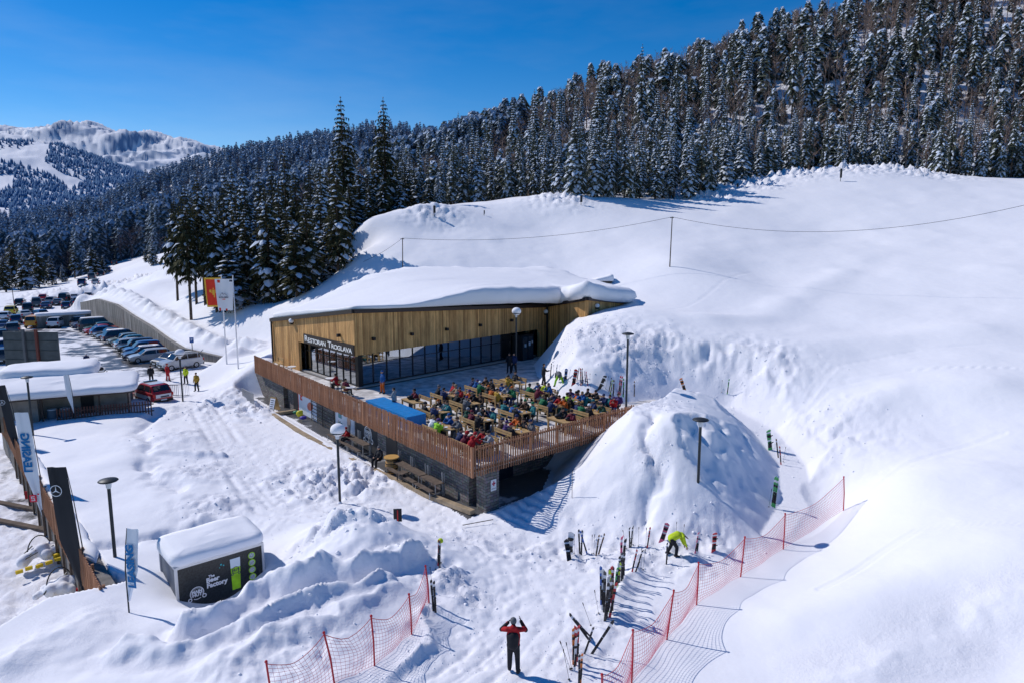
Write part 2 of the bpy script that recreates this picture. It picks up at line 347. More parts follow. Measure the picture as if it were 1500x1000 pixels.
# far country: z over (bearing, log distance)
FP = []
def fy(px, py, Y): x, y, z = atY(px, py, Y); FP.append((x/y*1.4, math.log(y), z))
for q in [(530,318,160),(600,320,165),(700,312,165),(780,306,165),(850,300,165),(920,292,165),(1000,283,165),(1100,268,170),(1200,247,175),(1300,240,180),(1400,258,175),(1500,262,170),(1620,262,170),
          (650,290,200),(760,265,200),(850,235,200),(950,215,200),(1050,200,200),(1150,190,205),(1250,180,210),(1350,175,210),(1450,180,205),(1550,180,200),
          (640,258,250),(720,235,245),(800,205,240),(880,175,240),(960,150,245),(1050,130,250),(1150,110,250),(1250,90,250),(1350,70,250),(1450,60,250),(1600,40,250),
          (600,262,330),(670,235,320),(740,208,300),(810,178,300),(880,140,300),(960,112,310),(1050,82,320),(1150,55,320),(1250,22,320),(1350,-10,320),(1500,-60,320),(1650,-90,320),
          (700,300,650),(900,250,600),(1100,200,600),(1300,150,600),(1500,120,600),
          (560,300,220),(500,310,220),(420,320,220),(350,330,240),(300,345,260),(240,375,230),(100,400,235),(20,410,230),(-80,420,230),(-200,420,230),
          (560,255,450),(500,265,450),(620,260,450),(440,270,450),
          (580,172,760),(620,180,760),(650,193,740),(685,212,720),(530,185,760),(480,196,740),(430,208,720),(390,214,720),
          (350,226,700),(310,234,700),(270,244,700),(225,262,700),(190,275,690),(150,305,660),(100,335,600),(50,365,520),(0,392,450),(-100,400,420),
          (330,290,480),(250,300,500),(180,330,480),(120,355,420),(260,350,340),(180,375,330),(80,392,320),
          (600,260,1200),(300,300,1200),(150,345,1100),(30,350,1000),(-100,350,1000),
          (0,186,1900),(30,186,1900),(60,190,1900),(100,204,1900),(140,217,1900),(180,233,1900),(230,262,1850),(300,300,1800),(-100,180,1900),(-250,180,1900),
          (0,270,1500),(60,270,1500),(110,290,1500),(150,300,1500),(0,330,1250),(60,335,1250),(120,235,1700),(0,225,1700),
          (100,330,3200),(300,330,3200),(600,330,3200),(-100,330,3200),
          (-200,175,5600),(-60,174,5600),(0,179,5600),(18,180,5600),(35,170,5600),(62,167,5600),(92,167,5600),(108,170,5600),(130,179,5600),(170,179,5600),(195,196,5600),(215,204,5600),(240,203,5600),(258,207,5600),(265,200,5600),(280,194,5600),(300,196,5600),(328,207,5600),(350,222,5600),(400,250,5600),(600,280,5600),(900,300,5600),(1500,300,5600),
          (100,235,4600),(180,250,4600),(60,225,4600),(0,220,4600),(150,215,5100),(250,245,5000),(300,230,5100),
          (0,300,9000),(300,300,9000),(900,320,9000),(1500,320,9000)]: fy(*q)
FPa = np.array(FP)
FW = mq_fit(FPa[:, :2], FPa[:, 2], .035)
# ------------------------------------------------------------------ dug-out areas and fixed lines
RA = np.array([-1.98, 33.05])                     # terrace rail corner
UL = np.array([-.6107, .7918]); VR = np.array([.735, .678])
NL = np.array([-.7918, -.6107]); NR = np.array([.678, -.735])     # outward normals of the two railed sides
TERR = [tuple(RA), tuple(RA+VR*13.5), (9.6, 45.5), (8.9, 47.2), (7.2, 46.6), (5.25, 46.8), (3.8, 47.8), (2.5, 50), (1.95, 54), (1.7, 62), (3.4, 67.0), (-.3, 63.3), (-11.6, 51.3), (-22.4, 63.3), (-23.3, 60.6)]
BLDG = [(-11.9, 51.1), (3.5, 67.3), (6.9, 62.6), (11.6, 69.6), (4, 82), (-14, 74), (-22.4, 63.3)]
SERV = [tuple(RA+VR*.6), tuple(RA+VR*5.2), tuple(RA+VR*8.5-NR*2.4), tuple(RA+VR*8.5-NR*6), tuple(RA+UL*34-NL*1.6), tuple(RA+UL*34.6+NL*.6), tuple(RA+UL*0+NL*.4)]
FENL = [(-35.0, 47.0), (-15.6, 25.1)]             # slatted fence above the lower level
LOWP = [(-90, 100), (-45.3, 58.4), (-35.03, 47.03), (-16.5, 26.1), (-18.4, 24.4), (-18.9, 20), (-19.5, 8), (-60, 0), (-95, 20)]
WALLC = [(-77.6, 123.5), (-70.0, 116), (-61.7, 107), (-55.3, 100), (-48.9, 92.6), (-43.5, 86), (-38.7, 80.2), (-31.2, 76.4)]      # concrete retaining wall
PARK = [(p[0]-.02, p[1]-.12) for p in WALLC[::-1]]+[(-86, 128), (-92, 160), (-130, 160), (-130, 70), (-60, 62), (-40, 62), (-33, 66)]
ROUGH = []   # x, y, radius, roughness, lump height
def rg(px, py, z, r, a, h): x, y = at(px, py, z); ROUGH.append((x, y, r, a, h))
for q in [(800,565,3.2,2.2,.8,.2),(790,545,3,2,.7,.15),(500,690,.6,2.6,.9,1.1),(440,690,.2,2.2,.6,.35),(255,640,.3,3,.5,.12),(290,690,.3,2.5,.75,.2),(320,740,.3,2.0,.8,.25),(270,600,.1,3,.5,.2),(340,590,.3,3.5,.5,.5),(375,585,1.,2.3,.6,.8),
          (860,520,4.5,4,.9,.35),(820,540,3.5,3,.9,.3),(930,540,4,4,.9,.4),(1000,560,4,3.5,.8,.35),(1090,590,2,4,.75,.3),(1180,650,1.5,4,.6,.2),(960,600,4,2.4,.7,.25),(945,650,3.6,1.0,.8,.22),(955,700,2,1.0,.8,.22),(860,660,2.5,2.6,.5,.06),
          (800,740,.5,3,.5,.15),(760,800,.2,2,.6,.2),(690,790,.2,1.8,.7,.2),(850,800,.2,2.2,.75,.28),(920,810,.2,2.2,.75,.28),(980,805,.3,2.0,.6,.3),(660,860,.4,1.3,.95,.35),(690,880,.4,1.3,.8,.2),(630,930,.6,1.5,.6,.12),
          (500,765,1.6,1.5,.7,.7),(460,790,1.2,1.3,.7,.55),(540,770,1.4,1.2,.6,.6),(420,820,.9,1.2,.5,.4),(560,830,1.2,1.6,.35,.3),(620,810,.9,1.3,.5,.3),(420,960,1.1,2.2,.4,.25),(360,985,1.2,1.8,.3,.2),(1040,790,.5,1.6,.5,.3),(1060,700,3,.9,.6,.18),(1090,600,3.2,1.6,.6,.3),
          (900,900,.5,1.8,.5,.15),(860,960,.5,1.4,.6,.12),(1010,740,1.5,2,.3,.1),(900,740,1,2,.4,.1)]: rg(*q)
for x_, y_, r_, h_ in [(36, 130, 6, 1.6), (46, 138, 6, 1.8), (58, 146, 7, 1.8), (70, 148, 7, 1.6), (84, 150, 8, 1.6), (-12, 104, 4, .8), (8, 118, 5, 1.0), (-60, 150, 12, 2), (-90, 168, 14, 3), (-110, 175, 14, 3), (-75, 170, 12, 2.5)]: ROUGH.append((x_, y_, r_, .5, h_))
PLAZ = [at(*q) for q in [(236,588,0),(283,600,0),(300,660,0),(330,710,0),(380,790,0),(440,770,0),(560,760,0),(640,790,0),(700,860,0),(640,960,0),(560,1010,.6),(860,1010,.6),(870,880,.2),(830,800,.2),(760,790,.2),(690,745,0),(560,650,0),(420,600,0),(380,575,0),(340,560,0),(300,575,0)]]
def worley(x, y, seed):
    ix = np.floor(x); iy = np.floor(y); best = np.full(x.shape, 9.); sec = np.full(x.shape, 9.); hv = np.zeros(x.shape)
    for i in (-1, 0, 1):
        for j in (-1, 0, 1):
            cx = ix+i; cy = iy+j; px = cx+_hash(cx, cy, seed); py = cy+_hash(cx, cy, seed+5); d = np.hypot(x-px, y-py); v = _hash(cx, cy, seed+9)
            k = d < best; sec = np.where(k, best, np.minimum(sec, d)); hv = np.where(k, v, hv); best = np.where(k, d, best)
    return hv*np.clip((sec-best)*2.2, 0, 1)*(1-.45*best)
def near_h(X, Y, detail=True):
    h = mq_eval(X, Y, SPa[:, :2], NW, 2.2)
    rough = np.zeros_like(X); lump = np.zeros_like(X)
    for x, y, r, a, hh in ROUGH:
        k = np.exp(-((X-x)**2+(Y-y)**2)/(r*r*1.1)); rough = np.maximum(rough, k*a); lump = np.maximum(lump, k*hh)
    dpl = poly_dist(X, Y, PLAZ); inpl = sstep(.6, -.8, dpl)
    rough = np.maximum(rough, inpl*.30)
    ft = (Y < 46) & (dpl < .5)
    if ft.any():
        fx_, fy_ = X[ft], Y[ft]; pit = np.zeros_like(fx_)
        for sc_, sd_ in ((.62, 3), (.8, 8)):
            ix = np.floor(fx_/sc_); iy = np.floor(fy_/sc_)
            for i in (-1, 0, 1):
                for j in (-1, 0, 1):
                    cx, cy = ix+i, iy+j; px_ = (cx+.5+.8*(_hash(cx, cy, sd_)-.5))*sc_; py_ = (cy+.5+.8*(_hash(cx, cy, sd_+1)-.5))*sc_; pit = np.maximum(pit, np.where(_hash(cx, cy, sd_+2) > .45, np.exp(-(((fx_-px_)/.11)**2+((fy_-py_)/.16)**2)), 0))
        h[ft] = h[ft]-.055*pit*inpl[ft]
    # upland ripples, soft drifts
    soft = 1-inpl
    fadeY = sstep(14, 40, Y)
    h = h+soft*(fbm(X/11+3, Y/11, 3, 3)*.38*fadeY+fbm(X/4.2, Y/4.2+7, 5, 3)*(.14-.10*sstep(25, 55, Y)*sstep(3,12,X)))
    h = h+lump*(np.abs(fbm(X/1.3, Y/1.3, 11, 4))*1.7-.22)+rough*fbm(X/.55, Y/.55, 21, 4)*.17
    near = Y < 75; w_ = np.zeros_like(X); xx, yy = X[near], Y[near]; w_[near] = worley(xx/.62+fbm(xx, yy, 2, 2)*.5, yy/.62, 14)*.6+worley(xx/.27, yy/.27, 15)*.25; h = h+w_*(np.clip(rough-.45, 0, 1)*.34+lump*.42)
    # parking: level
    dpk = poly_dist(X, Y, PARK); dwl = line_dist(X, Y, WALLC); wd = np.where(dwl < 5, .18+dwl*.25, 1.5); pk = sstep(wd*.8, -wd*1.2, dpk)
    # snow lies level with the top of the retaining wall, with a ploughed lip behind it
    tz = np.interp(X, [-77.6, -70, -61.7, -55.3, -48.9, -43.5, -38.7, -31.2], [2.7, 4.0, 3.9, 2.9, 2.3, 1.65, 1.3, .6]); up = (dpk > 0) & (dwl < 9)
    kk = np.where(up, sstep(9, 1.5, dwl), 0); h = h*(1-kk)+kk*(tz+.12+dwl*.16+.9*np.exp(-((dwl-2.6)/1.1)**2)*(1+1.2*fbm(X/1.6, Y/1.6, 48, 3)))
    h = h*(1-pk)+pk*(.02+fbm(X/3, Y/3, 44, 3)*.05)
    # wind drifts and ploughed ridges of the foreground pile
    for pts, w, a in [([at(*q) for q in [(270,925,1),(330,895,1),(400,868,1),(470,850,1.2),(560,835,1),(620,820,.8)]], .55, .75), ([at(*q) for q in [(170,960,1),(260,965,1),(350,935,1),(440,905,1),(560,858,1)]], .5, .45),
                      ([at(*q) for q in [(300,985,1),(400,950,1),(480,920,1),(590,870,.8)]], .45, .3), ([at(*q) for q in [(120,905,1),(60,940,1),(10,975,1)]], .9, .25),
                      ([at(*q) for q in [(236,600,.2),(205,625,.3),(215,660,.4),(222,700,.4),(260,720,.3)]], .6, -.3), ([at(*q) for q in [(145,805,.2),(200,798,.2),(260,780,.2),(310,765,.2)]], .35, -.35),
                      ([at(*q) for q in [(240,668,.2),(290,667,.2),(325,668,.1)]], .3, .3),
                      ([at(*q) for q in [(640,900,.4),(600,960,.6),(560,1000,.7)]], .3, .22),
                      ([at(*q) for q in [(950,610,4.2),(942,650,3.5),(950,690,2.4),(960,730,1.4),(935,770,.5)]], .35, -.5),
                      ([at(*q) for q in [(1000,640,3.6),(1060,640,3.6),(1100,670,3.)]], 1.2, .35),
                      ([at(*q) for q in [(1040,475,6.6),(1120,455,7.5),(1230,420,8.5)]], 2.2, .3), ([at(*q) for q in [(1180,520,5.2),(1290,490,6.5),(1420,470,7.5)]], 2.6, .3), ([at(*q) for q in [(1230,590,3.8),(1330,565,4.6),(1450,560,5.2)]], 1.7, .35), ([at(*q) for q in [(1160,905,.8),(1300,850,1.6),(1460,815,2.2)]], 1.3, .22), ([at(*q) for q in [(1260,720,1.2),(1380,700,2.4),(1500,700,3)]], 1.5, .25),
                      ([at(*q) for q in [(1500,880,2),(1380,930,1.4),(1250,990,.9)]], .9, .16),
                      ([at(*q) for q in [(885,905,.4),(905,850,.2),(930,825,.2)]], .5, .2)]:
        big = 0. if w >= 1.15 else 1.; d = line_dist(X+big*.9*fbm(X/1.9, Y/1.9, 32, 4), Y+big*.7*fbm(X/1.7+9, Y/1.7, 33, 4), pts); wob = 1+big*.9*fbm(X/1.6, Y/1.6, 31, 3)
        h = h+a*(.6*np.exp(-(d/w)**2)+.4*(np.exp(-d/(w*.6)) if big else np.exp(-(d/w)**2)))*wob; rough = np.maximum(rough, (.5 if a > 0 else .2)*big*np.exp(-((d-w)/(w*1.2))**2))
        if a > .4 and big: h = h-.35*a*np.exp(-((d-1.3*w)/w)**2)
    # footprints / tyre grooves on the plaza
    tr = [at(*q) for q in [(300,600,0),(330,650,0),(362,700,0),(400,745,0),(470,762,0)]]
    d = line_dist(X, Y, tr); h = h-(.07*np.exp(-((d-.9)/.16)**2)+.04*np.exp(-((d-.2)/.16)**2)-.05*np.exp(-((d-1.35)/.2)**2))*(.6+1.2*fbm(X/2.5, Y/2.5, 34, 2))
    tr = [at(*q) for q in [(700,780,.1),(770,830,.2),(790,880,.4),(720,960,.6),(660,1010,.6)]]
    d = line_dist(X, Y, tr); h = h-(.04*np.exp(-((d-.8)/.12)**2)+.035*np.exp(-((d-.1)/.11)**2)+.03*np.exp(-((d-1.5)/.11)**2))*(.5+1.6*fbm(X/2.2, Y/2.2, 35, 2))
    # trench trodden round the mound
    tf = [(935,592,2.6),(1000,586,2.5),(1060,598,2.1),(1120,632,1.5),(1160,680,.8),(1168,735,.3),(1140,785,.1)]; tpn = [at(*q) for q in tf]; dmin = np.full(X.shape, 1e9); zfl = np.zeros(X.shape)
    for (a, b, za, zb_) in zip(tpn[:-1], tpn[1:], [q[2] for q in tf[:-1]], [q[2] for q in tf[1:]]):
        ex, ey = b[0]-a[0], b[1]-a[1]; t = np.clip(((X-a[0])*ex+(Y-a[1])*ey)/(ex*ex+ey*ey), 0, 1); dd = np.hypot(X-a[0]-t*ex, Y-a[1]-t*ey); k = dd < dmin; zfl = np.where(k, za+(zb_-za)*t, zfl); dmin = np.minimum(dmin, dd)
    nb_ = fbm(X/.9, Y/.9, 63, 3); h = np.where(dmin < 7, np.minimum(h, zfl+np.clip(dmin-.8, 0, 9)*(.86+.14*nb_)), h); rough = np.maximum(rough, .55*np.exp(-(dmin/1.6)**2))
    for tp_ in ([(1500,470,8),(1350,500,6.5),(1220,545,4.6),(1150,600,3.4)], [(1500,487,8),(1340,520,6.2),(1210,565,4.2),(1140,615,3)], [(1470,620,4),(1330,660,3),(1255,735,1.2)], [(1100,430,7.5),(1010,455,7),(960,480,6)], [(1500,760,3),(1340,770,2),(1200,860,.9)]):
        d = line_dist(X+.25*fbm(X/3, Y/3, 36, 2), Y, [at(*q) for q in tp_]); h = h-.035*np.exp(-((d-.12)/.07)**2)+.012*np.exp(-((d-.3)/.09)**2)
    # digger marks: steps down the bank beside the service yard
    mk = [at(*q) for q in [(845,665,2),(810,690,1.2),(790,715,.6),(760,755,.1)]]
    d = line_dist(X, Y, mk); s_ = (X*VR[0]+Y*VR[1])
    h = h+np.exp(-(d/1.0)**4)*.10*np.sin(s_*11+fbm(X, Y, 8)*3)
    # bowl round the trailer
    h = h-1.15*np.exp(-(((X+11.2)/2.3)**2+((Y-25.9)/1.5)**2))
    # low snow beside terrace and building: dug clear with steep sides
    dt = poly_dist(X, Y, TERR); wallz = 2.35+np.clip(dt-.1, 0, 50)*1.25+rough*fbm(X/.8, Y/.8, 61, 3)*.35
    h = np.where(dt < 7, np.minimum(h, np.where(dt < 0.1, 2.35, wallz)), h)
    ds = poly_dist(X, Y, SERV); h = np.where(ds < 5, np.minimum(h, -.05+np.clip(ds-.1, 0, 50)*.95), h)
    db = poly_dist(X, Y, BLDG); h = np.where(db < 0, np.minimum(h, 2.3), h)
    # lower level left of the slatted fence
    dl = poly_dist(X, Y, LOWP); low = -2.45+fbm(X/3, Y/3, 71, 3)*.25+rough*.1+.15*fbm(X/.6, Y/.6, 72, 3)
    uf = (X+15.6)*-.66+(Y-25.0)*.75; side = low+np.clip(dl, 0, 50)*(3.0+13*np.clip((np.minimum(uf, 29.5-uf)-.7)/1.0, 0, 1)**2)
    dfen = line_dist(X, Y, FENL)
    h = np.where(dl < 0, low, np.minimum(h, side))
    rough = np.where(dl < 0, .75, rough)
    # concrete wall: snow drops sheer on the car park side
    return h, rough, pk
def far_h(X, Y):
    Yc = np.maximum(Y, 20)
    z = mq_eval(X/Yc*1.4, np.log(Yc), FPa[:, :2], FW, .035)
    a = sstep(2500, 4200, Y)
    rid = 1-np.abs(fbm(X/760+.4*fbm(X/500, Y/500, 97, 2), Y/1500, 90, 5, .52)*2.1)
    z = z+a*((rid-.6)*70*sstep(6200, 5200, Y)+fbm(X/170, Y/260, 98, 4)*9); z = z+sstep(4600, 5400, Y)*sstep(7500, 5700, Y)*(fbm(X/150, Y/900, 88, 4, .6)*46+fbm(X/600, Y/2000, 87, 2)*40); z = z+a*(fbm(X/330, z/60, 99, 5, .6)*52+fbm(X/110+z/60, z/22, 89, 4)*20)+(sstep(250, 700, Y)*(1-a))*fbm(X/90, Y/90, 91, 4)*9+sstep(160, 220, Y)*(1-a)*fbm(X/26, Y/26, 92, 3)*2.5
    return z
def terrain(X, Y, full=False):
    X = np.asarray(X, float); Y = np.asarray(Y, float)
    n, r, pk = near_h(X, np.minimum(Y, 230)); f = far_h(X, Y)
    k = sstep(150, 178, Y); h = n*(1-k)+f*k
    return (h, r*(1-k), pk*(1-k), k) if full else h
def gz(x, y): return float(terrain(np.array([x]), np.array([y]))[0])
# ------------------------------------------------------------------ the ground sheet
def make_ground():
    ny1, nx = 620, 860
    t = np.linspace(0, 1, ny1); Yn = 9*(190/9)**(t**.93)
    Yf = 190*(9500/190)**(np.linspace(0, 1, 430)[1:]); Ys = np.concatenate([Yn, Yf])
    s = np.linspace(-1.25, 1.12, nx)
    YY, SS = np.meshgrid(Ys, s, indexing='ij'); XX = SS*(YY+5)*.80
    h, rough, pk, k = terrain(XX, YY, True)
    dx = np.gradient(h, axis=1)/np.maximum(np.gradient(XX, axis=1), 1e-6)
    rock_haze = sstep(2500, 3500, YY)*np.clip(sstep(.0, .26, fbm(XX/190+h/120, h/38, 95, 5, .62)*1.2+np.clip(np.abs(dx)-.3, -.5, .8)*.5), 0, 1)*.9
    far = sstep(1000, 1500, YY)*.16; rock_haze = np.maximum(rock_haze, far)  # thin rock blue over all far snow: aerial haze painted in
    # car park: tarmac shows in the lane, slush between the cars
    lane = [(-28, 69), (-38, 74), (-52, 87), (-65, 101), (-80, 116), (-92, 128)]
    dln = line_dist(XX, YY, lane); dirt = pk*(.47+.17*np.exp(-(dln/4.5)**4)+.22*fbm(XX/5, YY/5, 46, 4))
    dirt = np.where(pk > .1, dirt, 0)
    dsv = poly_dist(XX, YY, SERV); dirt = np.maximum(dirt, np.where(dsv < -.2, .72, 0))
    d2 = line_dist(XX, YY, [at(3, 610, .2), at(20, 700, -2.4), at(55, 760, -2.4)]); dirt = np.maximum(dirt, np.where(poly_dist(XX, YY, LOWP) < 0, .48*np.exp(-(d2/3)**2), 0))
    V = np.stack([XX, YY, h], -1).reshape(-1, 3); ny = len(Ys)
    i = np.arange(ny-1)[:, None]*nx+np.arange(nx-1)[None]; q = np.stack([i, i+1, i+nx+1, i+nx], -1).reshape(-1, 4)
    me = bpy.data.meshes.new('snow_ground'); me.vertices.add(len(V)); me.vertices.foreach_set('co', V.ravel())
    me.loops.add(q.size); me.loops.foreach_set('vertex_index', q.ravel().astype(np.int32)); me.polygons.add(len(q))
    me.polygons.foreach_set('loop_start', np.arange(0, q.size, 4, dtype=np.int32)); me.update(calc_edges=True)
    me.polygons.foreach_set('use_smooth', np.ones(len(q), bool)); me.materials.append(M['ground'])
    for nm, a in (('rough', rough), ('dirt', dirt), ('rock_haze', rock_haze)):
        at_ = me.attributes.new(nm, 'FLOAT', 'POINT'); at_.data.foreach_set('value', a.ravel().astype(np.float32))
    o = bpy.data.objects.new('snow_ground', me); COL.objects.link(o); tag(o, 'snow covered ground rising to a hill, with forested slopes and snowy peaks', kind='structure'); return o
make_ground()
# ------------------------------------------------------------------ trees
def leaf_mat(name, c1, c2, rough=.9):
    m = bpy.data.materials.new(name); m.use_nodes = True; n = m.node_tree.nodes; l = m.node_tree.links; b = n['Principled BSDF']
    b.inputs['Roughness'].default_value = rough; b.inputs['Specular IOR Level'].default_value = .1
    geo = n.new('ShaderNodeNewGeometry'); t = n.new('ShaderNodeTexNoise'); t.inputs['Scale'].default_value = .9; t.inputs['Detail'].default_value = 3
    l.new(geo.outputs['Position'], t.inputs['Vector']); r = n.new('ShaderNodeValToRGB'); r.color_ramp.elements[0].position = .35; r.color_ramp.elements[1].position = .65
    r.color_ramp.elements[0].color = (*c1, 1); r.color_ramp.elements[1].color = (*c2, 1); l.new(t.outputs['Fac'], r.inputs[0]); l.new(r.outputs[0], b.inputs['Base Color']); return m
M['needle'] = leaf_mat('fir_needles', (.055, .075, .065), (.13, .14, .095))
M['needle_far'] = leaf_mat('fir_needles_distant_hazed', (.085, .140, .215), (.125, .180, .255))  # blue aerial haze put into the needle colour
M['needle_farther'] = leaf_mat('fir_needles_remote_hazed', (.085, .18, .34), (.12, .23, .40))  # stronger haze blue painted into the remotest needles
M['needle_mid'] = leaf_mat('fir_needles_valley_hazed', (.060, .095, .125), (.100, .140, .170)); M['treesnow_mid'] = mat('snow_on_valley_boughs_hazed', (.34, .42, .54), .9, spec=.05)  # valley haze mixed into both the needle and the snow colour
M['bark'] = mat('fir_bark', (.085, .065, .05), .95, noise=(3, .4))
M['twig'] = leaf_mat('bare_twigs', (.20, .145, .125), (.40, .30, .25))
M['twig_far'] = leaf_mat('bare_twigs_distant_hazed', (.10, .085, .10), (.20, .16, .17))  # twig colour shifted towards blue for distance haze
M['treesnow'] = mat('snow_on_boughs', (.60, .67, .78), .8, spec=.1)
M['treesnow_far'] = mat('snow_on_far_boughs_hazed', (.36, .46, .60), .9, spec=.05)  # bough snow dulled to blue, haze painted into its colour
def fir(seed, h, rb, levels, per, snow=.75, bare=.1, rich=True, dens=1.):
    """one crown: arrays of verts / tris / material (0 needles, 1 snow). Boughs droop, spikes hang from them, snow pads lie on them"""
    r = random.Random(seed); V = []; Fc = []; Mi = []
    def tri(a, b, c, m): i = len(V); V.extend((a, b, c)); Fc.append((i, i+1, i+2)); Mi.append(m)
    z0 = h*bare
    lop = r.uniform(0, 6.28)
    for L in range(levels):
        t = L/(levels-1); z = z0+(h-z0)*(t**.92)*.985
        R = rb*(1-t)**.68*(.78+.4*r.random())+.10
        if t < .16: R *= .62+2.3*t
        n = max(3, int(per*(1-.55*t)+.5)); ph = r.random()*6.28
        for k in range(n):
            if r.random() > dens: continue
            a = ph+6.283*k/n+r.uniform(-.32, .32); Lb = R*r.uniform(.68, 1.16)*(1+.13*math.cos(a-lop))
            ca, sa = math.cos(a), math.sin(a); dr = Lb*(.28+.30*(1-t))*r.uniform(.7, 1.3)
            w = Lb*r.uniform(.20, .32)+.05; th = .16+.05*Lb
            def P(u, side, dz=0.): # point along the bough
                x = Lb*u; zz = z+.10*Lb*math.sin(u*2.2)-dr*u*u+dz
                return (ca*x-sa*side, sa*x+ca*side, zz)
            if rich:
                us = (.18, .45, .72, 1.0)
                for i, u in enumerate(us[:-1]):
                    u2 = us[i+1]; wi = w*(1.2-.75*u)
                    for sg in (-1, 1):
                        tri(P(u-.08, 0), P(u2-.10, sg*wi*r.uniform(.8, 1.3), -.22*Lb*r.uniform(.4, 1.1)), P(u+.14, 0, .02), 0)
                        if r.random() < .6: tri(P(u, sg*.05), P(u+.1, sg*wi*.6, -.34*Lb*r.uniform(.5, 1)-.12), P(u+.2, 0), 0)
                tri(P(.6, -w*.35), P(1.05, 0, -.05), P(.6, w*.35), 0)
                if r.random() < snow:
                    ua = r.uniform(.15, .4); ub = r.uniform(.75, 1.0); um = (ua+ub)/2; ws = w*r.uniform(.55, 1.0); hs_ = .10+.07*Lb
                    c = P(um, 0, hs_); e = [P(ua, 0, .02), P(um-.1, ws, -.03), P(ub-.08, ws*.6, -.04), P(ub+.03, 0, -.02), P(ub-.08, -ws*.6, -.04), P(um-.1, -ws, -.03)]
                    for i in range(6): tri(e[i], c, e[(i+1) % 6], 1)
            else:
                tri(P(0, 0, .05), P(.75, w, -.2*Lb), P(1, 0), 0); tri(P(0, 0, .05), P(1, 0), P(.75, -w, -.2*Lb), 0)
                if r.random() < snow: tri(P(.25, w*.8, .06), P(.25, -w*.8, .06), P(1.04, 0, -.01), 1)
    return np.array(V), np.array(Fc), np.array(Mi)
def bare_tree(seed, h, n):
    r = random.Random(seed); V = []; Fc = []; Mi = []
    def strip(a, b, w0, w1):
        i = len(V); d = (b[0]-a[0], b[1]-a[1]); q = r.uniform(0, 3.14); ox, oy = math.cos(q), math.sin(q)
        V.extend([(a[0]-ox*w0, a[1]-oy*w0, a[2]), (a[0]+ox*w0, a[1]+oy*w0, a[2]), (b[0]+ox*w1, b[1]+oy*w1, b[2]), (b[0]-ox*w1, b[1]-oy*w1, b[2])]); Fc.append((i, i+1, i+2)); Fc.append((i, i+2, i+3)); Mi.extend((0, 0))
    strip((0, 0, -1), (0, 0, h*.5), .14, .09); strip((0, 0, -1), (0, 0, h*.5), .14, .09); strip((0, 0, h*.5), (r.uniform(-.5, .5), r.uniform(-.5, .5), h*.95), .09, .02)
    for k in range(n):
        z = h*r.uniform(.22, .85); a = r.uniform(0, 6.28); L = h*r.uniform(.12, .30)*(1.15-z/h); b = (math.cos(a)*L*.55, math.sin(a)*L*.55, z+L*.9)
        strip((0, 0, z), b, .05, .03)
        for q in range(4):
            a2 = a+r.uniform(-1.1, 1.1); L2 = L*r.uniform(.5, .95); f = r.uniform(.35, 1); s = tuple(x*f+(z if i == 2 else 0)*(1-f) for i, x in enumerate(b)); e = (s[0]+math.cos(a2)*L2*.6, s[1]+math.sin(a2)*L2*.6, s[2]+L2*.8)
            strip(s, e, .035, .02)
            for w in range(2):
                a3 = a2+r.uniform(-1.2, 1.2); strip(e, (e[0]+math.cos(a3)*L2*.4, e[1]+math.sin(a3)*L2*.4, e[2]+L2*.5), .03, .018)
    return np.array(V), np.array(Fc), np.array(Mi)
def np_mesh(name, V, Fc, Mi, mats):
    me = bpy.data.meshes.new(name); me.vertices.add(len(V)); me.vertices.foreach_set('co', np.ascontiguousarray(V, dtype=np.float32).ravel())
    me.loops.add(Fc.size); me.loops.foreach_set('vertex_index', np.ascontiguousarray(Fc, dtype=np.int32).ravel()); me.polygons.add(len(Fc))
    me.polygons.foreach_set('loop_start', np.arange(0, Fc.size, 3, dtype=np.int32))
    for m in mats: me.materials.append(m)
    me.polygons.foreach_set('material_index', Mi.astype(np.int32)); me.update(calc_edges=True); return me
FIR_H = 18.
firs = []
for i, (rb, lv, pr, sn, bare, dens) in enumerate([(2.7, 30, 11, .80, .06, .95), (2.3, 32, 10, .50, .14, .9), (3.1, 28, 11, .85, .04, .95), (2.1, 30, 9, .40, .30, .85), (2.5, 30, 10, .62, .10, .9), (1.9, 32, 9, .70, .08, .92)]):
    V, Fc, Mi = fir(100+i, FIR_H, rb, lv, pr, sn, bare, True, dens); firs.append(np_mesh('crown', V, Fc, Mi, [M['needle'], M['treesnow']]))
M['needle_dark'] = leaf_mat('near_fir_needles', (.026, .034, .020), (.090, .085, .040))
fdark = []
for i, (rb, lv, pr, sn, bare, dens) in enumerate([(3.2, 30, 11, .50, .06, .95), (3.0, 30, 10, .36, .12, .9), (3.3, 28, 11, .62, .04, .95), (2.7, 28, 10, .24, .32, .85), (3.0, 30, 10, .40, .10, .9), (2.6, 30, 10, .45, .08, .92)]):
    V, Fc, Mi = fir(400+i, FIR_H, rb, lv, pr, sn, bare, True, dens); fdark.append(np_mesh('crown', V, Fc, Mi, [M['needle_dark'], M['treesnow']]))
tr_me = MB().tube([(0, 0, -1.5), (0, 0, 5), (.05, 0, 11), (0, 0, 17.6)], [.24, .19, .11, .03], 7).mesh('trunk', M['bark'])
bares = []
for i in range(4):
    V, Fc, Mi = bare_tree(50+i, 13., 26); bares.append(np_mesh('crown', V, Fc, Mi, [M['twig']]))
btr_me = MB().tube([(0, 0, -1.5), (.1, 0, 4), (-.05, .1, 8), (0, 0, 11)], [.17, .13, .08, .03], 6).mesh('trunk', M['twig'])
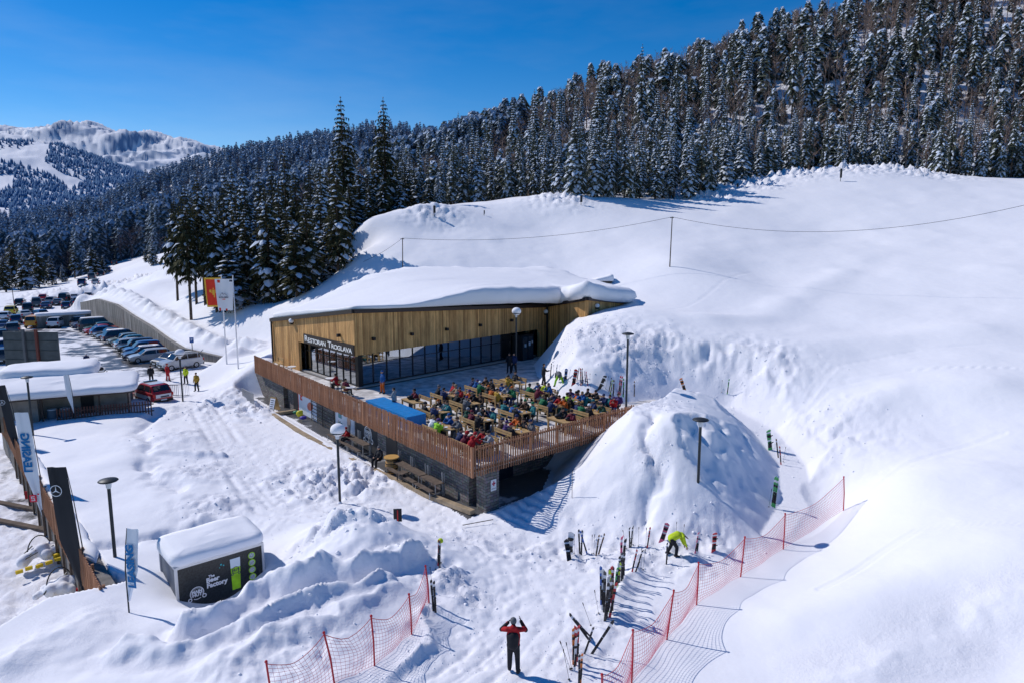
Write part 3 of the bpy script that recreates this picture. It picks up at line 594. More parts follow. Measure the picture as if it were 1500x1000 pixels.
def fir_tree(x, y, h, v, label, group, wid=1., z=None, dark=False):
    t = empty('fir_tree', (x, y, gz(x, y)-.15 if z is None else z), rnd.uniform(0, 6.28), label, 'tree', group)
    s = h/FIR_H; t.scale = (s*wid, s*wid, s)
    obj('trunk', tr_me, t); obj('crown', (fdark if dark else firs)[v], t); t.rotation_euler = (rnd.gauss(0, .018), rnd.gauss(0, .018), t.rotation_euler[2]); return t
G1 = 'snow laden firs standing left of the restaurant'
NF = 0
PRE = {}
for px, ty, Y, v, wd, lab in [
    (266, 264, 93, 3, 1., 'leftmost tall fir of the dark stand, its bare lower trunk above the white slope'), (288, 251, 96, 3, 1., None), (307, 284, 92, 3, 1.1, None), (327, 244, 99, 4, 1., None), (342, 270, 95, 1, 1., None), (361, 241, 104, 0, 1.05, None),
    (381, 239, 108, 1, 1, None), (397, 224, 112, 4, 1, None), (412, 208, 116, 5, 1.1, None), (388, 268, 90, 0, 1.25, 'broad snow laden fir standing behind the two flagpoles'), (432, 239, 105, 4, 1, None), (452, 232, 108, 1, 1, None),
    (446, 286, 88, 4, 1.2, None), (468, 228, 104, 0, 1, None), (487, 206, 112, 1, 1, None), (490, 246, 89, 1, 1.15, 'fir at the right edge of the dark stand, close behind the restaurant roof'), (500, 140, 118, 1, 1.25, 'tallest fir left of the notch, its top standing alone against the sky'),
    (561, 138, 120, 1, 1.2, 'tall fir against the sky to the right of its equally tall neighbour'), (524, 239, 112, 5, 1.1, None), (537, 245, 116, 4, 1.1, None), (549, 226, 118, 1, 1, None), (570, 221, 122, 4, 1, None),
    (338, 356, 90, 2, 1.5, 'small bushy fir heaped with snow among the bare trunks'), (421, 300, 91, 0, 1.1, None), (478, 322, 92, 2, 1.2, None), (505, 300, 99, 4, 1, None), (372, 290, 97, 5, 1.1, None), (315, 300, 97, 1, 1, None), (277, 285, 98, 3, 1, None), (298, 300, 100, 3, 1, None), (249, 285, 104, 3, 1, None),
    (405, 262, 96, 4, 1.1, None), (463, 262, 97, 5, 1.2, None), (355, 300, 92, 4, 1., None), (430, 320, 86, 1, 1.1, 'nearest fir of the stand, its foot close to the left end of the roof'), (300, 270, 110, 5, 1, None), (343, 235, 118, 0, 1, None), (580, 238, 124, 1, 1, None), (595, 230, 128, 4, 1, None), (512, 268, 108, 0, 1.1, None), (478, 250, 118, 4, 1, None),
    (610, 250, 126, 5, 1, None), (628, 258, 124, 4, 1, None), (585, 262, 118, 0, 1, None), (560, 255, 112, 4, 1, None), (540, 270, 108, 1, 1, None)]:
    x, y, zt = atY(px, ty, Y); zg = gz(x, y); h = max(3, zt-zg); wid = wd*max(.85 if h < 26 else 1.12, min(1.6, 15/h))
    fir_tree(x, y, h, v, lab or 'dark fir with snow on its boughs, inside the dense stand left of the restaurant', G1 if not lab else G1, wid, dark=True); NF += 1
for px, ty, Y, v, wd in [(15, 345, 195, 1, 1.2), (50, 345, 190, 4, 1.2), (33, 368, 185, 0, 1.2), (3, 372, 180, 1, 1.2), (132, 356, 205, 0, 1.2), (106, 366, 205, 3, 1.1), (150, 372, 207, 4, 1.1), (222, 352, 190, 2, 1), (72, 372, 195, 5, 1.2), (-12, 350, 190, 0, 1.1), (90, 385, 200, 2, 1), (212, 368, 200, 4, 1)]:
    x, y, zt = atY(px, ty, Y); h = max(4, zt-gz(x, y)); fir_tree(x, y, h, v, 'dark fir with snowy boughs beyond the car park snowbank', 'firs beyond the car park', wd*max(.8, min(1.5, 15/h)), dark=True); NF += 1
# the wooded hill on the right
FOOT = np.array([(500, 118), (600, 128), (640, 132), (800, 134), (835, 119), (1035, 128), (1060, 140), (1200, 158), (1300, 168), (1350, 158), (1380, 150), (1500, 146), (1700, 146)], float)
rs = np.random.RandomState(5); C = []; B = []
# front row, placed one by one along the foot of the wood
for px, ty, Y in [(850,175,120),(872,182,121),(893,170,123),(917,178,122),(940,165,125),(962,200,124),(985,188,127),(1010,195,126),(1030,180,129),(700,205,134),(660,220,130),(676,205,135),(745,200,135),(720,190,137),(765,215,133),(645,232,128),(785,195,136),(810,200,134),(640,250,126),
                  (1060,190,142),(1090,180,145),(1115,195,147),(1140,175,150),(1165,185,152),(1190,165,156),(1215,160,158),(1240,165,163),(1265,150,167),(1290,155,171),(1315,165,171),(1348,205,168),(1385,160,152),(1402,150,153),(1425,140,152),(1450,158,150),(1470,135,151),(1492,150,149),(1346,226,161),
                  (942,62,195),(882,100,190),(990,78,205),(1168,32,200),(1188,40,200),(784,128,200),(875,118,185),(750,142,195),(1255,2,230),(1320,-5,225),(1075,55,215),(820,128,200),(1094,60,218),(1040,56,210),(714,165,190),(1350,-10,215),(1440,-20,210)]:
    x, y, zt = atY(px, ty, Y); C.append((x, y, zt, True))
ZF = terrain(np.array([c[0] for c in C]), np.array([c[1] for c in C])); C = [(c[0], c[1], float(np.clip(c[2]-z, 5, 30)), True) for c, z in zip(C, ZF)]
cells = {}
def free(x, y, d):
    k = (int(x//d), int(y//d))
    for i in (-1, 0, 1):
        for j in (-1, 0, 1):
            for (a, b) in cells.get((k[0]+i, k[1]+j), ()):
                if (a-x)**2+(b-y)**2 < d*d: return False
    cells.setdefault(k, []).append((x, y)); return True
cand = []
N = 16000
Yr = np.sqrt(rs.uniform(118**2, 345**2, N)); pxr = rs.uniform(470, 1680, N); Xr = (pxr-750)/1000*Yr*1.0
foot = np.interp(pxr, FOOT[:, 0], FOOT[:, 1]); Zr = terrain(Xr, Yr)
glade = [(1145, 155, 11), (1105, 165, 10), (1315, 110, 9), (1000, 290, 0)]
NB = fbm(Xr/30, Yr/30, 66, 2)
for x, y, z, p, f, nb in zip(Xr, Yr, Zr, pxr, foot, NB):
    if y < f: continue
    qx, qy = proj(x, y, z)
    if any(math.hypot((qx-a)/2.2, qy-b) < c for a, b, c in glade): continue
    if free(x, y, 3.4 if y < 200 else 4.1): cand.append((x, y, z, nb))
for x, y, z, n in cand:
    up = (y-180)/120; nn = n
    if rs.rand() < .28+.50*np.clip(up+.35, 0, 1)*(1 if n > -.12 else .4) and y > 150: B.append((x, y, z))
    else: C.append((x, y, rs.uniform(6.5, 16)*(1+.2*n)*(1.12 if y > 190 else 1), False))
C2 = sorted(C, key=lambda c: -(c[2]/c[1])*(3 if c[3] else 1)*(1 if -.85 < c[0]/c[1] < .85 else .1))
n_ind = 300-NF
ZI = terrain(np.array([c[0] for c in C2[:n_ind]]), np.array([c[1] for c in C2[:n_ind]]))
for k, (x, y, h, s) in enumerate(C2[:n_ind]):
    fir_tree(x, y, h, int(rs.randint(0, 6)), 'fir frosted with snow on the wooded hill behind the ski slope', 'firs of the wooded hillside', rs.uniform(.78, 1.12)*max(.8, min(1.35, 13/h)), z=ZI[k]-.2)
def mass(name, items, protos, mats, label):
    """protos: list of (V,F,Mi) at unit size; items: x,y,z,sx,sz,variant -> one merged object"""
    VV = []; FF = []; MM = []; off = 0
    for x, y, z, sx, sz, v, a in items:
        V, Fc, Mi = protos[v]; c, s = math.cos(a)*sx, math.sin(a)*sx
        W_ = np.empty_like(V); W_[:, 0] = V[:, 0]*c-V[:, 1]*s+x; W_[:, 1] = V[:, 0]*s+V[:, 1]*c+y; W_[:, 2] = V[:, 2]*sz+z
        VV.append(W_); FF.append(Fc+off); MM.append(Mi); off += len(V)
    o = obj(name, np_mesh(name, np.concatenate(VV), np.concatenate(FF), np.concatenate(MM), mats)); tag(o, label, 'woodland', kind='stuff'); return o
low = [fir(200+i, 1., .155+.02*i, 20, 8, .95, .03, False) for i in range(5)]
REST = C2[n_ind:]; ZR = terrain(np.array([c[0] for c in REST]), np.array([c[1] for c in REST]))
items = [(c[0], c[1], z-.3, c[2]*rs.uniform(.72, 1.08), c[2], int(rs.randint(0, 5)), rs.uniform(0, 6.28)) for c, z in zip(REST, ZR)]
mass('fir_wood', items, low, [M['needle'], M['treesnow']], 'snow frosted firs filling the upper wooded hillside')
# leafless trees: the ones that stand largest are things, the rest one wood
B.sort(key=lambda b: b[1])
for x, y, z in B[:90]:
    t = empty('bare_tree', (x, y, z), rs.uniform(0, 6.28), 'leafless brown tree between the firs of the wooded hillside', 'tree', 'leafless trees of the hillside'); q = rs.uniform(.7, 1.05); t.scale = (q, q, q)
    obj('trunk', btr_me, t); obj('crown', bares[int(rs.randint(0, 4))], t)
blow = [bare_tree(70+i, 1., 12) for i in range(3)]
def fixbare(p, k=9.):  # unit tree with twigs of sensible girth
    V = p[0].copy(); return V, p[1], p[2]
bl = []
for i in range(3):
    V, Fc, Mi = bare_tree(80+i, 12., 13); V = V/12.; V[:, :2] *= 1.3; bl.append((V, Fc, Mi))
items = [(x, y, z, 13*rs.uniform(.9, 1.25), 13*rs.uniform(.75, 1.15), int(rs.randint(0, 3)), rs.uniform(0, 6.28)) for x, y, z in B[90:]]
mass('leafless_wood', items, bl, [M['twig']], 'leafless brown trees filling the upper wooded hillside')
# mid distance: the wooded ridges beyond the valley on the left
tiny = [fir(300+i, 1., .17, 9, 6, .55, .0, False) for i in range(4)]
items = []; bitems = []
N = 15000; u = rs.rand(N); Ym = 215*(880/215)**(u**.8); pm = rs.uniform(-260, 760, N); Xm = (pm-750)/1000*Ym; Zm = terrain(Xm, Ym)
gl = fbm(Xm/34, Ym/60, 77, 3)
for x, y, z, p, n in zip(Xm, Ym, Zm, pm, gl):
    qx, qy = proj(x, y, z)
    if n > .17 and y > 330: continue
    if 130 < qx < 225 and 372 < qy < 400 and y < 230: continue
    if rs.rand() < .34: bitems.append((x, y, z-.5, 13*rs.uniform(.8, 1.2), 11*rs.uniform(.7, 1.1), int(rs.randint(0, 3)), rs.uniform(0, 6.28))); continue
    h = rs.uniform(8, 17); items.append((x, y, z-.5, h*rs.uniform(.75, 1.05), h, int(rs.randint(0, 4)), rs.uniform(0, 6.28)))
near_ = [q for q in items if q[1] < 430]; items = [q for q in items if q[1] >= 430]
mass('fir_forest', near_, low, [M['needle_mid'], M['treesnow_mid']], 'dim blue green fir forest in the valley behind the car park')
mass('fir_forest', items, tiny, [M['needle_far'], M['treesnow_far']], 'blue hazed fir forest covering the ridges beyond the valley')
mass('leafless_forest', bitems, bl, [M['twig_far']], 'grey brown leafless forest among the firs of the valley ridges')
# far ridge with the cleared pistes
cone = []
for i in range(2):
    V = []; Fc = []
    for L, (r_, z0, z1) in enumerate([(.26, 0, .55), (.18, .35, 1.)]):
        b = len(V); V += [(r_*math.cos(a+i), r_*math.sin(a+i), z0) for a in (0, 1.57, 3.14, 4.71)]+[(0, 0, z1)]; Fc += [(b+k, b+(k+1) % 4, b+4) for k in range(4)]
    cone.append((np.array(V), np.array(Fc), np.zeros(len(Fc), int)))
PIST = [[(50,191),(80,199),(70,222),(66,237),(88,253),(107,260),(128,264),(103,282),(90,267),(64,252),(49,249),(20,239),(-10,236),(-10,219),(28,217),(47,211),(53,203)], [(-10,256),(22,258),(18,274),(-10,286)], [(-20,292),(16,312),(26,338),(-20,350)], [(-10,184),(22,186),(14,195),(-10,196)]]
def inside(px, py, poly):
    c = False; j = len(poly)-1
    for i in range(len(poly)):
        if (poly[i][1] > py) != (poly[j][1] > py) and px < (poly[j][0]-poly[i][0])*(py-poly[i][1])/(poly[j][1]-poly[i][1])+poly[i][0]: c = not c
        j = i
    return c
items = []; N = 15000; Ym = rs.uniform(950, 2000, N); pm = rs.uniform(-260, 330, N); Xm = (pm-750)/1000*Ym; Zm = terrain(Xm, Ym)
for x, y, z in zip(Xm, Ym, Zm):
    qx, qy = proj(x, y, z)
    if any(inside(qx, qy, P) for P in PIST): continue
    if (qx < 45 and 205 < qy < 222 and rs.rand() < .4): continue
    h = rs.uniform(7, 14); items.append((x, y, z-1, h*1.25, h, int(rs.randint(0, 2)), rs.uniform(0, 6.28)))
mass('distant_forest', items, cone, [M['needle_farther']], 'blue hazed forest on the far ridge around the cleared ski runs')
# ------------------------------------------------------------------ restaurant
M['larch'] = boards('larch_boards', (.36, .175, .06), (.84, .49, .19), .15)
M['rail'] = boards('weathered_rail_wood', (.26, .115, .06), (.50, .26, .15), .17)
M['stone'] = stone('stone_wall', (.15, .135, .12), (.34, .31, .28))
M['fascia'] = mat('dark_metal_fascia', (.045, .035, .035), .45, .4)
M['frame'] = mat('black_frames', (.012, .013, .016), .4)
M['black'] = mat('black_plastic', (.015, .015, .017), .5)
M['kerb'] = mat('sandy_concrete', (.34, .26, .17), .9, noise=(2.5, .3), bump=(20, .3, .02))
M['concrete'] = None
M['white'] = mat('white_paint', (.8, .8, .8), .5)
M['red'] = mat('red_paint', (.62, .03, .03), .5)
M['floor'] = mat('interior_floor', (.10, .08, .065), .5)
M['inwall'] = mat('interior_wall', (.12, .10, .085), .8, noise=(1, .3))
M['pine'] = mat('pale_pine', (.44, .29, .13), .65, noise=(4, .25))
M['steel'] = mat('galvanised_steel', (.42, .44, .46), .4, .7)
M['darksteel'] = mat('dark_steel', (.05, .055, .06), .5, .5)
def glass_mat(name, tint, fac):
    m = bpy.data.materials.new(name); m.use_nodes = True; n = m.node_tree.nodes; l = m.node_tree.links; n.clear()
    o = n.new('ShaderNodeOutputMaterial'); g = n.new('ShaderNodeBsdfGlossy'); g.inputs['Roughness'].default_value = .015; g.inputs['Color'].default_value = (.85, .92, 1, 1)
    t = n.new('ShaderNodeBsdfTransparent'); t.inputs['Color'].default_value = (*tint, 1); mx = n.new('ShaderNodeMixShader')
    fr = n.new('ShaderNodeFresnel'); fr.inputs['IOR'].default_value = 1.6; a = n.new('ShaderNodeMath'); a.operation = 'ADD'; a.inputs[1].default_value = fac; a.use_clamp = True
    l.new(fr.outputs[0], a.inputs[0]); l.new(a.outputs[0], mx.inputs[0]); l.new(t.outputs[0], mx.inputs[1]); l.new(g.outputs[0], mx.inputs[2]); l.new(mx.outputs[0], o.inputs[0]); return m
M['glass'] = glass_mat('window_glass', (.30, .36, .42), .34)
FL = 2.6
C1 = Vector((-11.9, 51.1)); L0 = Vector((-22.4, 63.25)); BN = Vector((3.5, 67.3)); P2 = Vector((6.9, 62.6)); P3 = Vector((11.8, 70.0)); BK = [Vector((4.5, 84)), Vector((-12.5, 80))]
OUT = [C1, BN, P2, P3]+BK+[L0]; ZT = [8.5, 7.35, 8.45, 7.4, 8.7, 8.9, 6.4]
rP = np.array([tuple(p) for p in OUT]); rW = mq_fit(rP, np.array(ZT), .5)
def roofz(x, y): return float(mq_eval(np.array([float(x)]), np.array([float(y)]), rP, rW, .5)[0])
R = empty('restaurant', (*C1, FL), 0, 'timber clad restaurant with long glass fronts and a thickly snowed roof, beside the terrace', 'restaurant')
R.location = (0, 0, 0)
def wallpiece(mb, a, b, za0, za1, zb0, zb1, th=.22):
    """upright slab between a and b, its outer face on the line a-b (outside on the right of a->b)"""
    a, b = Vector(a), Vector(b); d = (b-a).normalized(); n = Vector((-d.y, d.x))*th
    L = (b-a).length
    q = [(*a, za0), (*b, zb0), (*b, zb1), (*a, za1)]; s0 = a.dot(d)
    mb.poly(q, uvs=[(s0, za0), (s0+L, zb0), (s0+L, zb1), (s0, za1)])
    p = [(a.x+n.x, a.y+n.y, za0), (b.x+n.x, b.y+n.y, zb0), (b.x+n.x, b.y+n.y, zb1), (a.x+n.x, a.y+n.y, za1)]
    mb.poly(p[::-1], uvs=[(s0, 0), (s0+L, 0), (s0+L, 1), (s0, 1)])
    mb.poly([q[0], p[0], p[1], q[1]]); mb.poly([q[3], q[2], p[2], p[3]]); mb.poly([q[0], q[3], p[3], p[0]]); mb.poly([q[1], p[1], p[2], q[2]])
def lerp(a, b, t): return a+(b-a)*t
# outside must lie on the right of a->b: sign face runs L0->C1, terrace face C1->BN
mb = MB()
SO = .36
m = lerp(L0, C1, SO); zt = lambda A, B, za, zb, t: za+(zb-za)*t
wallpiece(mb, L0, m, 2.3, 6.4, 2.3, zt(0, 0, 6.4, 8.5, SO))
wallpiece(mb, m, C1, 5.2, zt(0, 0, 6.4, 8.5, SO), 5.2, 8.5)
mb.build('wall', M['larch'], R)
mb = MB(); DE = .945
m2 = lerp(C1, BN, DE); wallpiece(mb, C1, m2, 5.28, 8.5, 5.28, zt(0, 0, 8.5, 7.35, DE)); wallpiece(mb, m2, BN, 2.3, zt(0, 0, 8.5, 7.35, DE), 2.3, 7.35)
mb.build('wall', M['larch'], R)
mb = MB(); wallpiece(mb, BN, P2, 2.3, 7.35, 2.3, 8.45); wallpiece(mb, P2, P3, 2.3, 8.45, 2.3, 7.4); mb.build('wall', M['larch'], R)
mb = MB(); wallpiece(mb, P3, BK[0], 2.3, 7.4, 2.3, 8.7); wallpiece(mb, BK[0], BK[1], 2.3, 8.7, 2.3, 8.9); wallpiece(mb, BK[1], L0, 2.3, 8.9, 2.3, 6.4); mb.build('wall', M['larch'], R)
# fascia: dark band on top of every wall, and the roof sheet
mb = MB()
for (a, za), (b, zb) in zip(list(zip(OUT, ZT)), list(zip(OUT, ZT))[1:]+[(OUT[0], ZT[0])]):
    d = (b-a).normalized(); n = Vector((d.y, -d.x))
    mb.bar((*(a+n*.06-d*.05), za+.14), (*(b+n*.06+d*.05), zb+.14), .30, .30)
mb.build('fascia', M['fascia'], R)
mb = MB(); cx, cy = 3., 74.; cz = roofz(cx, cy)
n = len(OUT)
for i in range(n):
    a, b = OUT[i], OUT[(i+1) % n]; mb.poly([(*a, ZT[i]+.02), (*b, ZT[(i+1) % n]+.02), (cx, cy, cz+.02)])
mb.build('roof', M['fascia'], R)
# soffit above the glass corner, column, interior
mb = MB(); inn = []
for p, q in ((m, 1.6), (C1, 1.6), (m2, 1.6)): pass
dS = (C1-L0).normalized(); dV = (BN-C1).normalized(); inS = Vector((-dS.y, dS.x)); inV = Vector((-dV.y, dV.x))
mb.prism([tuple(m+inS*.24), tuple(C1+inS*.24+inV*.24), tuple(m2+inV*.24), tuple(m2+inV*10), tuple(m+inS*8)], 5.45, 5.6); mb.build('ceiling', M['inwall'], R)
mb = MB(); mb.prism([tuple(L0), tuple(C1), tuple(BN), (4, 82), (-12, 79)], 2.35, 2.6); mb.build('floor', M['floor'], R)
mb = MB(); a = m2+inV*9; b = m+inS*9; mb.prism([tuple(a), tuple(b), tuple(b+Vector((0, .3))), tuple(a+Vector((0, .3)))], 2.6, 5.45); mb.build('interior_wall', M['inwall'], R)
mb = MB(); cc = C1+inS*.75+inV*.75; mb.box((cc.x, cc.y, 3.95), (.42, .42, 2.7), math.atan2(dV.y, dV.x)); mb.build('column', M['black'], R)
def glazing(a, b, inset, z0, z1, npan, trans, name='window'):
    d = (b-a).normalized(); n = Vector((-d.y, d.x)); a = a+n*inset; b = b+n*inset; L = (b-a).length
    g = MB(); g.prism([tuple(a), tuple(b), tuple(b+n*.02), tuple(a+n*.02)], z0, z1); w = g.build(name, M['glass'], R)
    f = MB()
    for i in range(npan+1):
        p = a+d*L*i/npan; f.box((p.x, p.y, (z0+z1)/2), (.07, .12, z1-z0), math.atan2(d.y, d.x))
    for z in (z0+.05, z1-.05)+tuple(trans): f.bar((*a, z), (*b, z), .10 if z not in trans else .06)
    f.build('frame', M['frame'], w); return w
glazing(m+dS*.05, C1+dS*-.75, .55, FL+.1, 5.2, 8, (4.45,)); glazing(lerp(C1, BN, .035), lerp(C1, BN, .80), .75, FL+.12, 5.28, 13, (4.4,)); glazing(lerp(C1, BN, .885), m2, .75, FL+.12, 5.28, 1, (4.4,))
mb = MB(); q0 = C1+inV*.62+dV*.3; q1 = m2+inV*.62; mb.bar((*q0, 2.64), (*q1, 2.64), .45, .14); q0 = m+inS*.40; q1 = C1+inS*.4-dS*.8; mb.bar((*q0, 2.64), (*q1, 2.64), .45, .14); mb.build('plinth', mat('pale_plinth', (.4, .39, .37), .8), R)
# a few fittings seen through the glass
def stool(x, y):
    t = empty('bar_stool', (x, y, FL), rnd.uniform(0, 3), 'black bar stool behind the restaurant glass', 'stool', 'bar stools behind the glass'); b = MB()
    for i, j in ((-1, -1), (1, -1), (1, 1), (-1, 1)): b.bar((i*.18, j*.18, 0), (i*.14, j*.14, .78), .03)
    b.build('leg_frame', M['black'], t); c = MB(); c.box((0, 0, .8), (.38, .38, .05)); c.build('seat', M['black'], t)
for t_ in (.09, .13, .22, .26, .34, .38, .47, .58, .63): p = lerp(C1, BN, t_)+inV*1.6; stool(p.x, p.y)
# entrance box
V0 = lerp(C1, BN, .805); V1 = lerp(C1, BN, .882); e = empty('entrance', (0, 0, 0)); e.parent = R
mb = MB(); mb.prism([tuple(V0-inV*.55), tuple(V1-inV*.55), tuple(V1+inV*.7), tuple(V0+inV*.7)], FL, 5.0); eb = mb.build('porch', M['black'], R)
bpy.data.objects.remove(e)
mb = MB(); w_ = (V1-V0).length
for t_ in (.27, .73):
    p = lerp(V0, V1, t_)-inV*.58; mb.box((p.x, p.y, 3.75), (w_*.40, .03, 2.2), math.atan2(dV.y, dV.x))
mb.build('door', mat('dark_door_glass', (.02, .03, .04), .08, spec=.9), eb)
mb = MB()
for t_, z_, s_ in ((.28, 4.05, .22), (.62, 4.15, .26), (.85, 4.3, .16)):
    p = lerp(V0, V1, t_)-inV*.62; mb.box((p.x, p.y, z_), (s_, .02, s_*1.4), math.atan2(dV.y, dV.x))
mb.build('notice', M['white'], eb)
# rain pipe and eaves lamps
mb = MB(); p = BN+Vector((-.02, -.18)); mb.tube([(p.x, p.y, 7.4), (p.x, p.y, 3.2)], .09, 8); mb.tube([(p.x, p.y, 7.4), (p.x, p.y, 7.75)], .15, 8); mb.build('drainpipe', M['frame'], R)
mb = MB(); p = L0+inS*-.12-dS*-.12; mb.tube([(p.x, p.y, 6.5), (p.x, p.y, 2.6)], .08, 8); mb.build('drainpipe', M['frame'], R)
def wall_lamp(p, nout, z, snow=False):
    b = MB(); q = p+nout*.16; b.box((q.x, q.y, z), (.20, .26, .24), math.atan2(nout.y, nout.x)+PI/2); b.box((p.x+nout.x*.04, p.y+nout.y*.04, z), (.10, .10, .10), math.atan2(nout.y, nout.x)); w = b.build('wall_lamp', M['black'], R)
    if snow: s = MB(); s.ball((q.x, q.y, z+.2), (.24, .24, .2), 10, 6); s.build('snow_cap', M['snow'], w, True)
def onwall(A, B, px):
    lo, hi = 0., 1.
    f = lambda t: proj(*lerp(A, B, t), 6)[0]-px
    for _ in range(40):
        mid = (lo+hi)/2
        if f(lo)*f(mid) <= 0: hi = mid
        else: lo = mid
    return lerp(A, B, (lo+hi)/2)
for px, py in ((546, 496), (602, 489), (653, 482), (702, 476), (748, 469)):
    p = onwall(C1, BN, px); wall_lamp(p, -inV, CZ-slope(py)*p.y)
p = onwall(L0, C1, 499); wall_lamp(p, -inS, CZ-slope(491)*p.y); p = onwall(L0, C1, 430); wall_lamp(p, -inS, CZ-slope(473)*p.y, True)
p = onwall(P2, P3, 872); d = (P3-P2).normalized(); wall_lamp(p, Vector((d.y, -d.x)), CZ-slope(451)*p.y, True)
p = BN-dV*.4; wall_lamp(p, -inV, 6.75, True)
# sign
sgA = lerp(L0, C1, .44)-inS*.10; sgB = C1-dS*.05-inS*.10; mb = MB(); wallpiece(mb, sgA, sgB, 5.24, 6.02, 5.24, 6.08, .10)
sg = mb.build('sign_board', mat('dark_sign', (.035, .026, .022), .6), R)
M['letter'] = mat('white_letters', (.85, .85, .83), .5)
def put_text(txt, size, mt, pos, dx, dy, parent, name='lettering', bold=.0, squash=1., extr=.006, spacing=1.):
    me = text_mesh(txt, size, mt, extr, bold, spacing); o = obj(name, me, parent); T = frame_mat(o, dx, dy); T.translation = Vector(pos)
    if squash != 1: T = T @ Matrix.Diagonal((squash, 1, 1, 1))
    o.matrix_local = T; return o
sc_ = (sgA+sgB)/2-inS*.05; L_ = (sgB-sgA).length
def caps_text(a, b, words, z0, big, small, parent, n):
    """small capitals: large initials, smaller following letters, laid from a to b"""
    d = (b-a).normalized(); parts = []; tot = 0
    for w in words:
        for i, ch in enumerate(w): s = big if i == 0 else small; wd = s*{'I': .34, 'R': .72, 'E': .64, 'S': .62, 'T': .66, 'O': .80, 'A': .72, 'N': .76, 'G': .80, 'L': .60, 'V': .70}.get(ch, .7); parts.append((ch, s, tot+wd/2)); tot += wd
        tot += big*.45
    tot -= big*.45; k = (b-a).length/tot; bpy.context.view_layer.update()
    cuts = []
    for ch, s, x in parts:
        p = a+d*x*k; o = put_text(ch, s*1.22, M['letter'], (p.x, p.y, z0+s*.48), (d.x, d.y, 0), (0, 0, 1), parent, bold=.012, squash=k*.98); cuts.append(o)
    # one mesh for the whole lettering
    bm = bmesh.new()
    for o in cuts:
        me = o.data; me.transform(Matrix.Translation(o.location) @ o.rotation_euler.to_matrix().to_4x4() @ Matrix.Diagonal((*o.scale, 1))); bm.from_mesh(me); bpy.data.objects.remove(o)
    me = bpy.data.meshes.new('lettering'); bm.to_mesh(me); bm.free(); me.materials.append(M['letter']); return obj('lettering', me, parent)
caps_text(sgA+dS*.25-inS*.02, sgB-dS*.25-inS*.02, ['RESTORAN', 'TROGLAVA'], 5.38, .56, .42, sg, None)
# ------------------------------------------------------------------ roof snow
def snow_cap(poly, zf, thick, bulge, name='roof_snow', parent=None, center=None, step=.5, rings=9, seed=1, label=None):
    """rounded snow load on a star-shaped roof; thick(x,y) metres, bulge(x,y) overhang"""
    P = []
    for i in range(len(poly)):
        a, b = Vector(poly[i]), Vector(poly[(i+1) % len(poly)]); k = max(2, int((b-a).length/step))
        for j in range(k): P.append(a.lerp(b, j/k))
    for _ in range(2): P = [(P[i-1]+P[i]*2+P[(i+1) % len(P)])/4 for i in range(len(P))]
    P = np.array([tuple(p) for p in P]); c = np.array(center if center else P.mean(0)); n = len(P)
    nb = np.roll(P, -1, 0)-np.roll(P, 1, 0); N = np.stack([nb[:, 1], -nb[:, 0]], 1); N /= np.linalg.norm(N, axis=1)[:, None]
    if ((P-c)*N).sum() < 0: N = -N
    T = np.array([thick(*p) for p in P]); Bu = np.array([bulge(*p) for p in P]); nz = fbm(P[:, 0]/1.3+seed*9, P[:, 1]/1.3, seed, 4)
    T = T*(1+.16*nz); Bu = Bu*(1+.6*fbm(P[:, 0]/.9, P[:, 1]/.9+seed, seed+4, 3))
    zb = np.array([zf(*p) for p in P]); V = []
    V.append(np.column_stack([P-N*.1, zb])); V.append(np.column_stack([P+N*(Bu*.55)[:, None], zb+.02-.12*np.minimum(Bu, .8)])); V.append(np.column_stack([P+N*Bu[:, None], zb+T*.30])); V.append(np.column_stack([P+N*(Bu*.85)[:, None], zb+T*.66])); V.append(np.column_stack([P+N*(Bu*.35)[:, None], zb+T*.92])); V.append(np.column_stack([P-N*.25, zb+T]))
    for r in range(1, rings+1):
        f = (r/rings)**.85; Q = (P-N*.25)*(1-f)+c*f; th = np.array([thick(*q) for q in Q]); zz = np.array([zf(*q) for q in Q])+th*(1.02+.12*f)+.10*fbm(Q[:, 0]/2.2, Q[:, 1]/2.2+seed, seed+9, 3)*min(1, (1-f)*4)
        V.append(np.column_stack([Q, zz]))
    V = np.concatenate(V); nr = len(V)//n; Fs = []
    for r in range(nr-1):
        for i in range(n): j = (i+1) % n; Fs.append((r*n+i, r*n+j, (r+1)*n+j, (r+1)*n+i))
    me = bpy.data.meshes.new(name); me.from_pydata(V.tolist(), [], Fs); me.materials.append(M['snow']); me.polygons.foreach_set('use_smooth', [True]*len(Fs)); me.update()
    o = obj(name, me, parent); return o
def rthick(x, y):
    t = ((Vector((x, y))-C1).dot(dV))/24; dfront = -((Vector((x, y))-C1).dot(-inV))
    return .26+1.25*sstep(.15, .62, t)+.25*sstep(2, 12, dfront)
def rbul(x, y):
    t = ((Vector((x, y))-C1).dot(dV))/24
    return .05+.6*sstep(.35, .8, t)+.7*sstep(.95, 1.1, t)
snow_cap([tuple(C1), (4.7, 65.9), tuple(P2), tuple(P3)]+[tuple(p) for p in BK]+[tuple(L0)], lambda x, y: roofz(x, y)+.27, rthick, rbul, 'roof_snow', R, (3., 74.), .45, 12, 3)
mb = MB(); x, y, z = atY(884, 410, 80); mb.prism([(x-1.2, y-.8), (x+.9, y-.8), (x+.9, y+.8), (x-1.2, y+.8)], z-2, z-.1); ch = mb.build('chimney', M['inwall'], R)
o = snow_cap([(x-1.3, y-.9), (x+1., y-.9), (x+1., y+.9), (x-1.3, y+.9)], lambda a, b: z-.1, lambda a, b: .5+.25*(a-x), lambda a, b: .12, 'snow_cap', ch, None, .25, 4, 7)
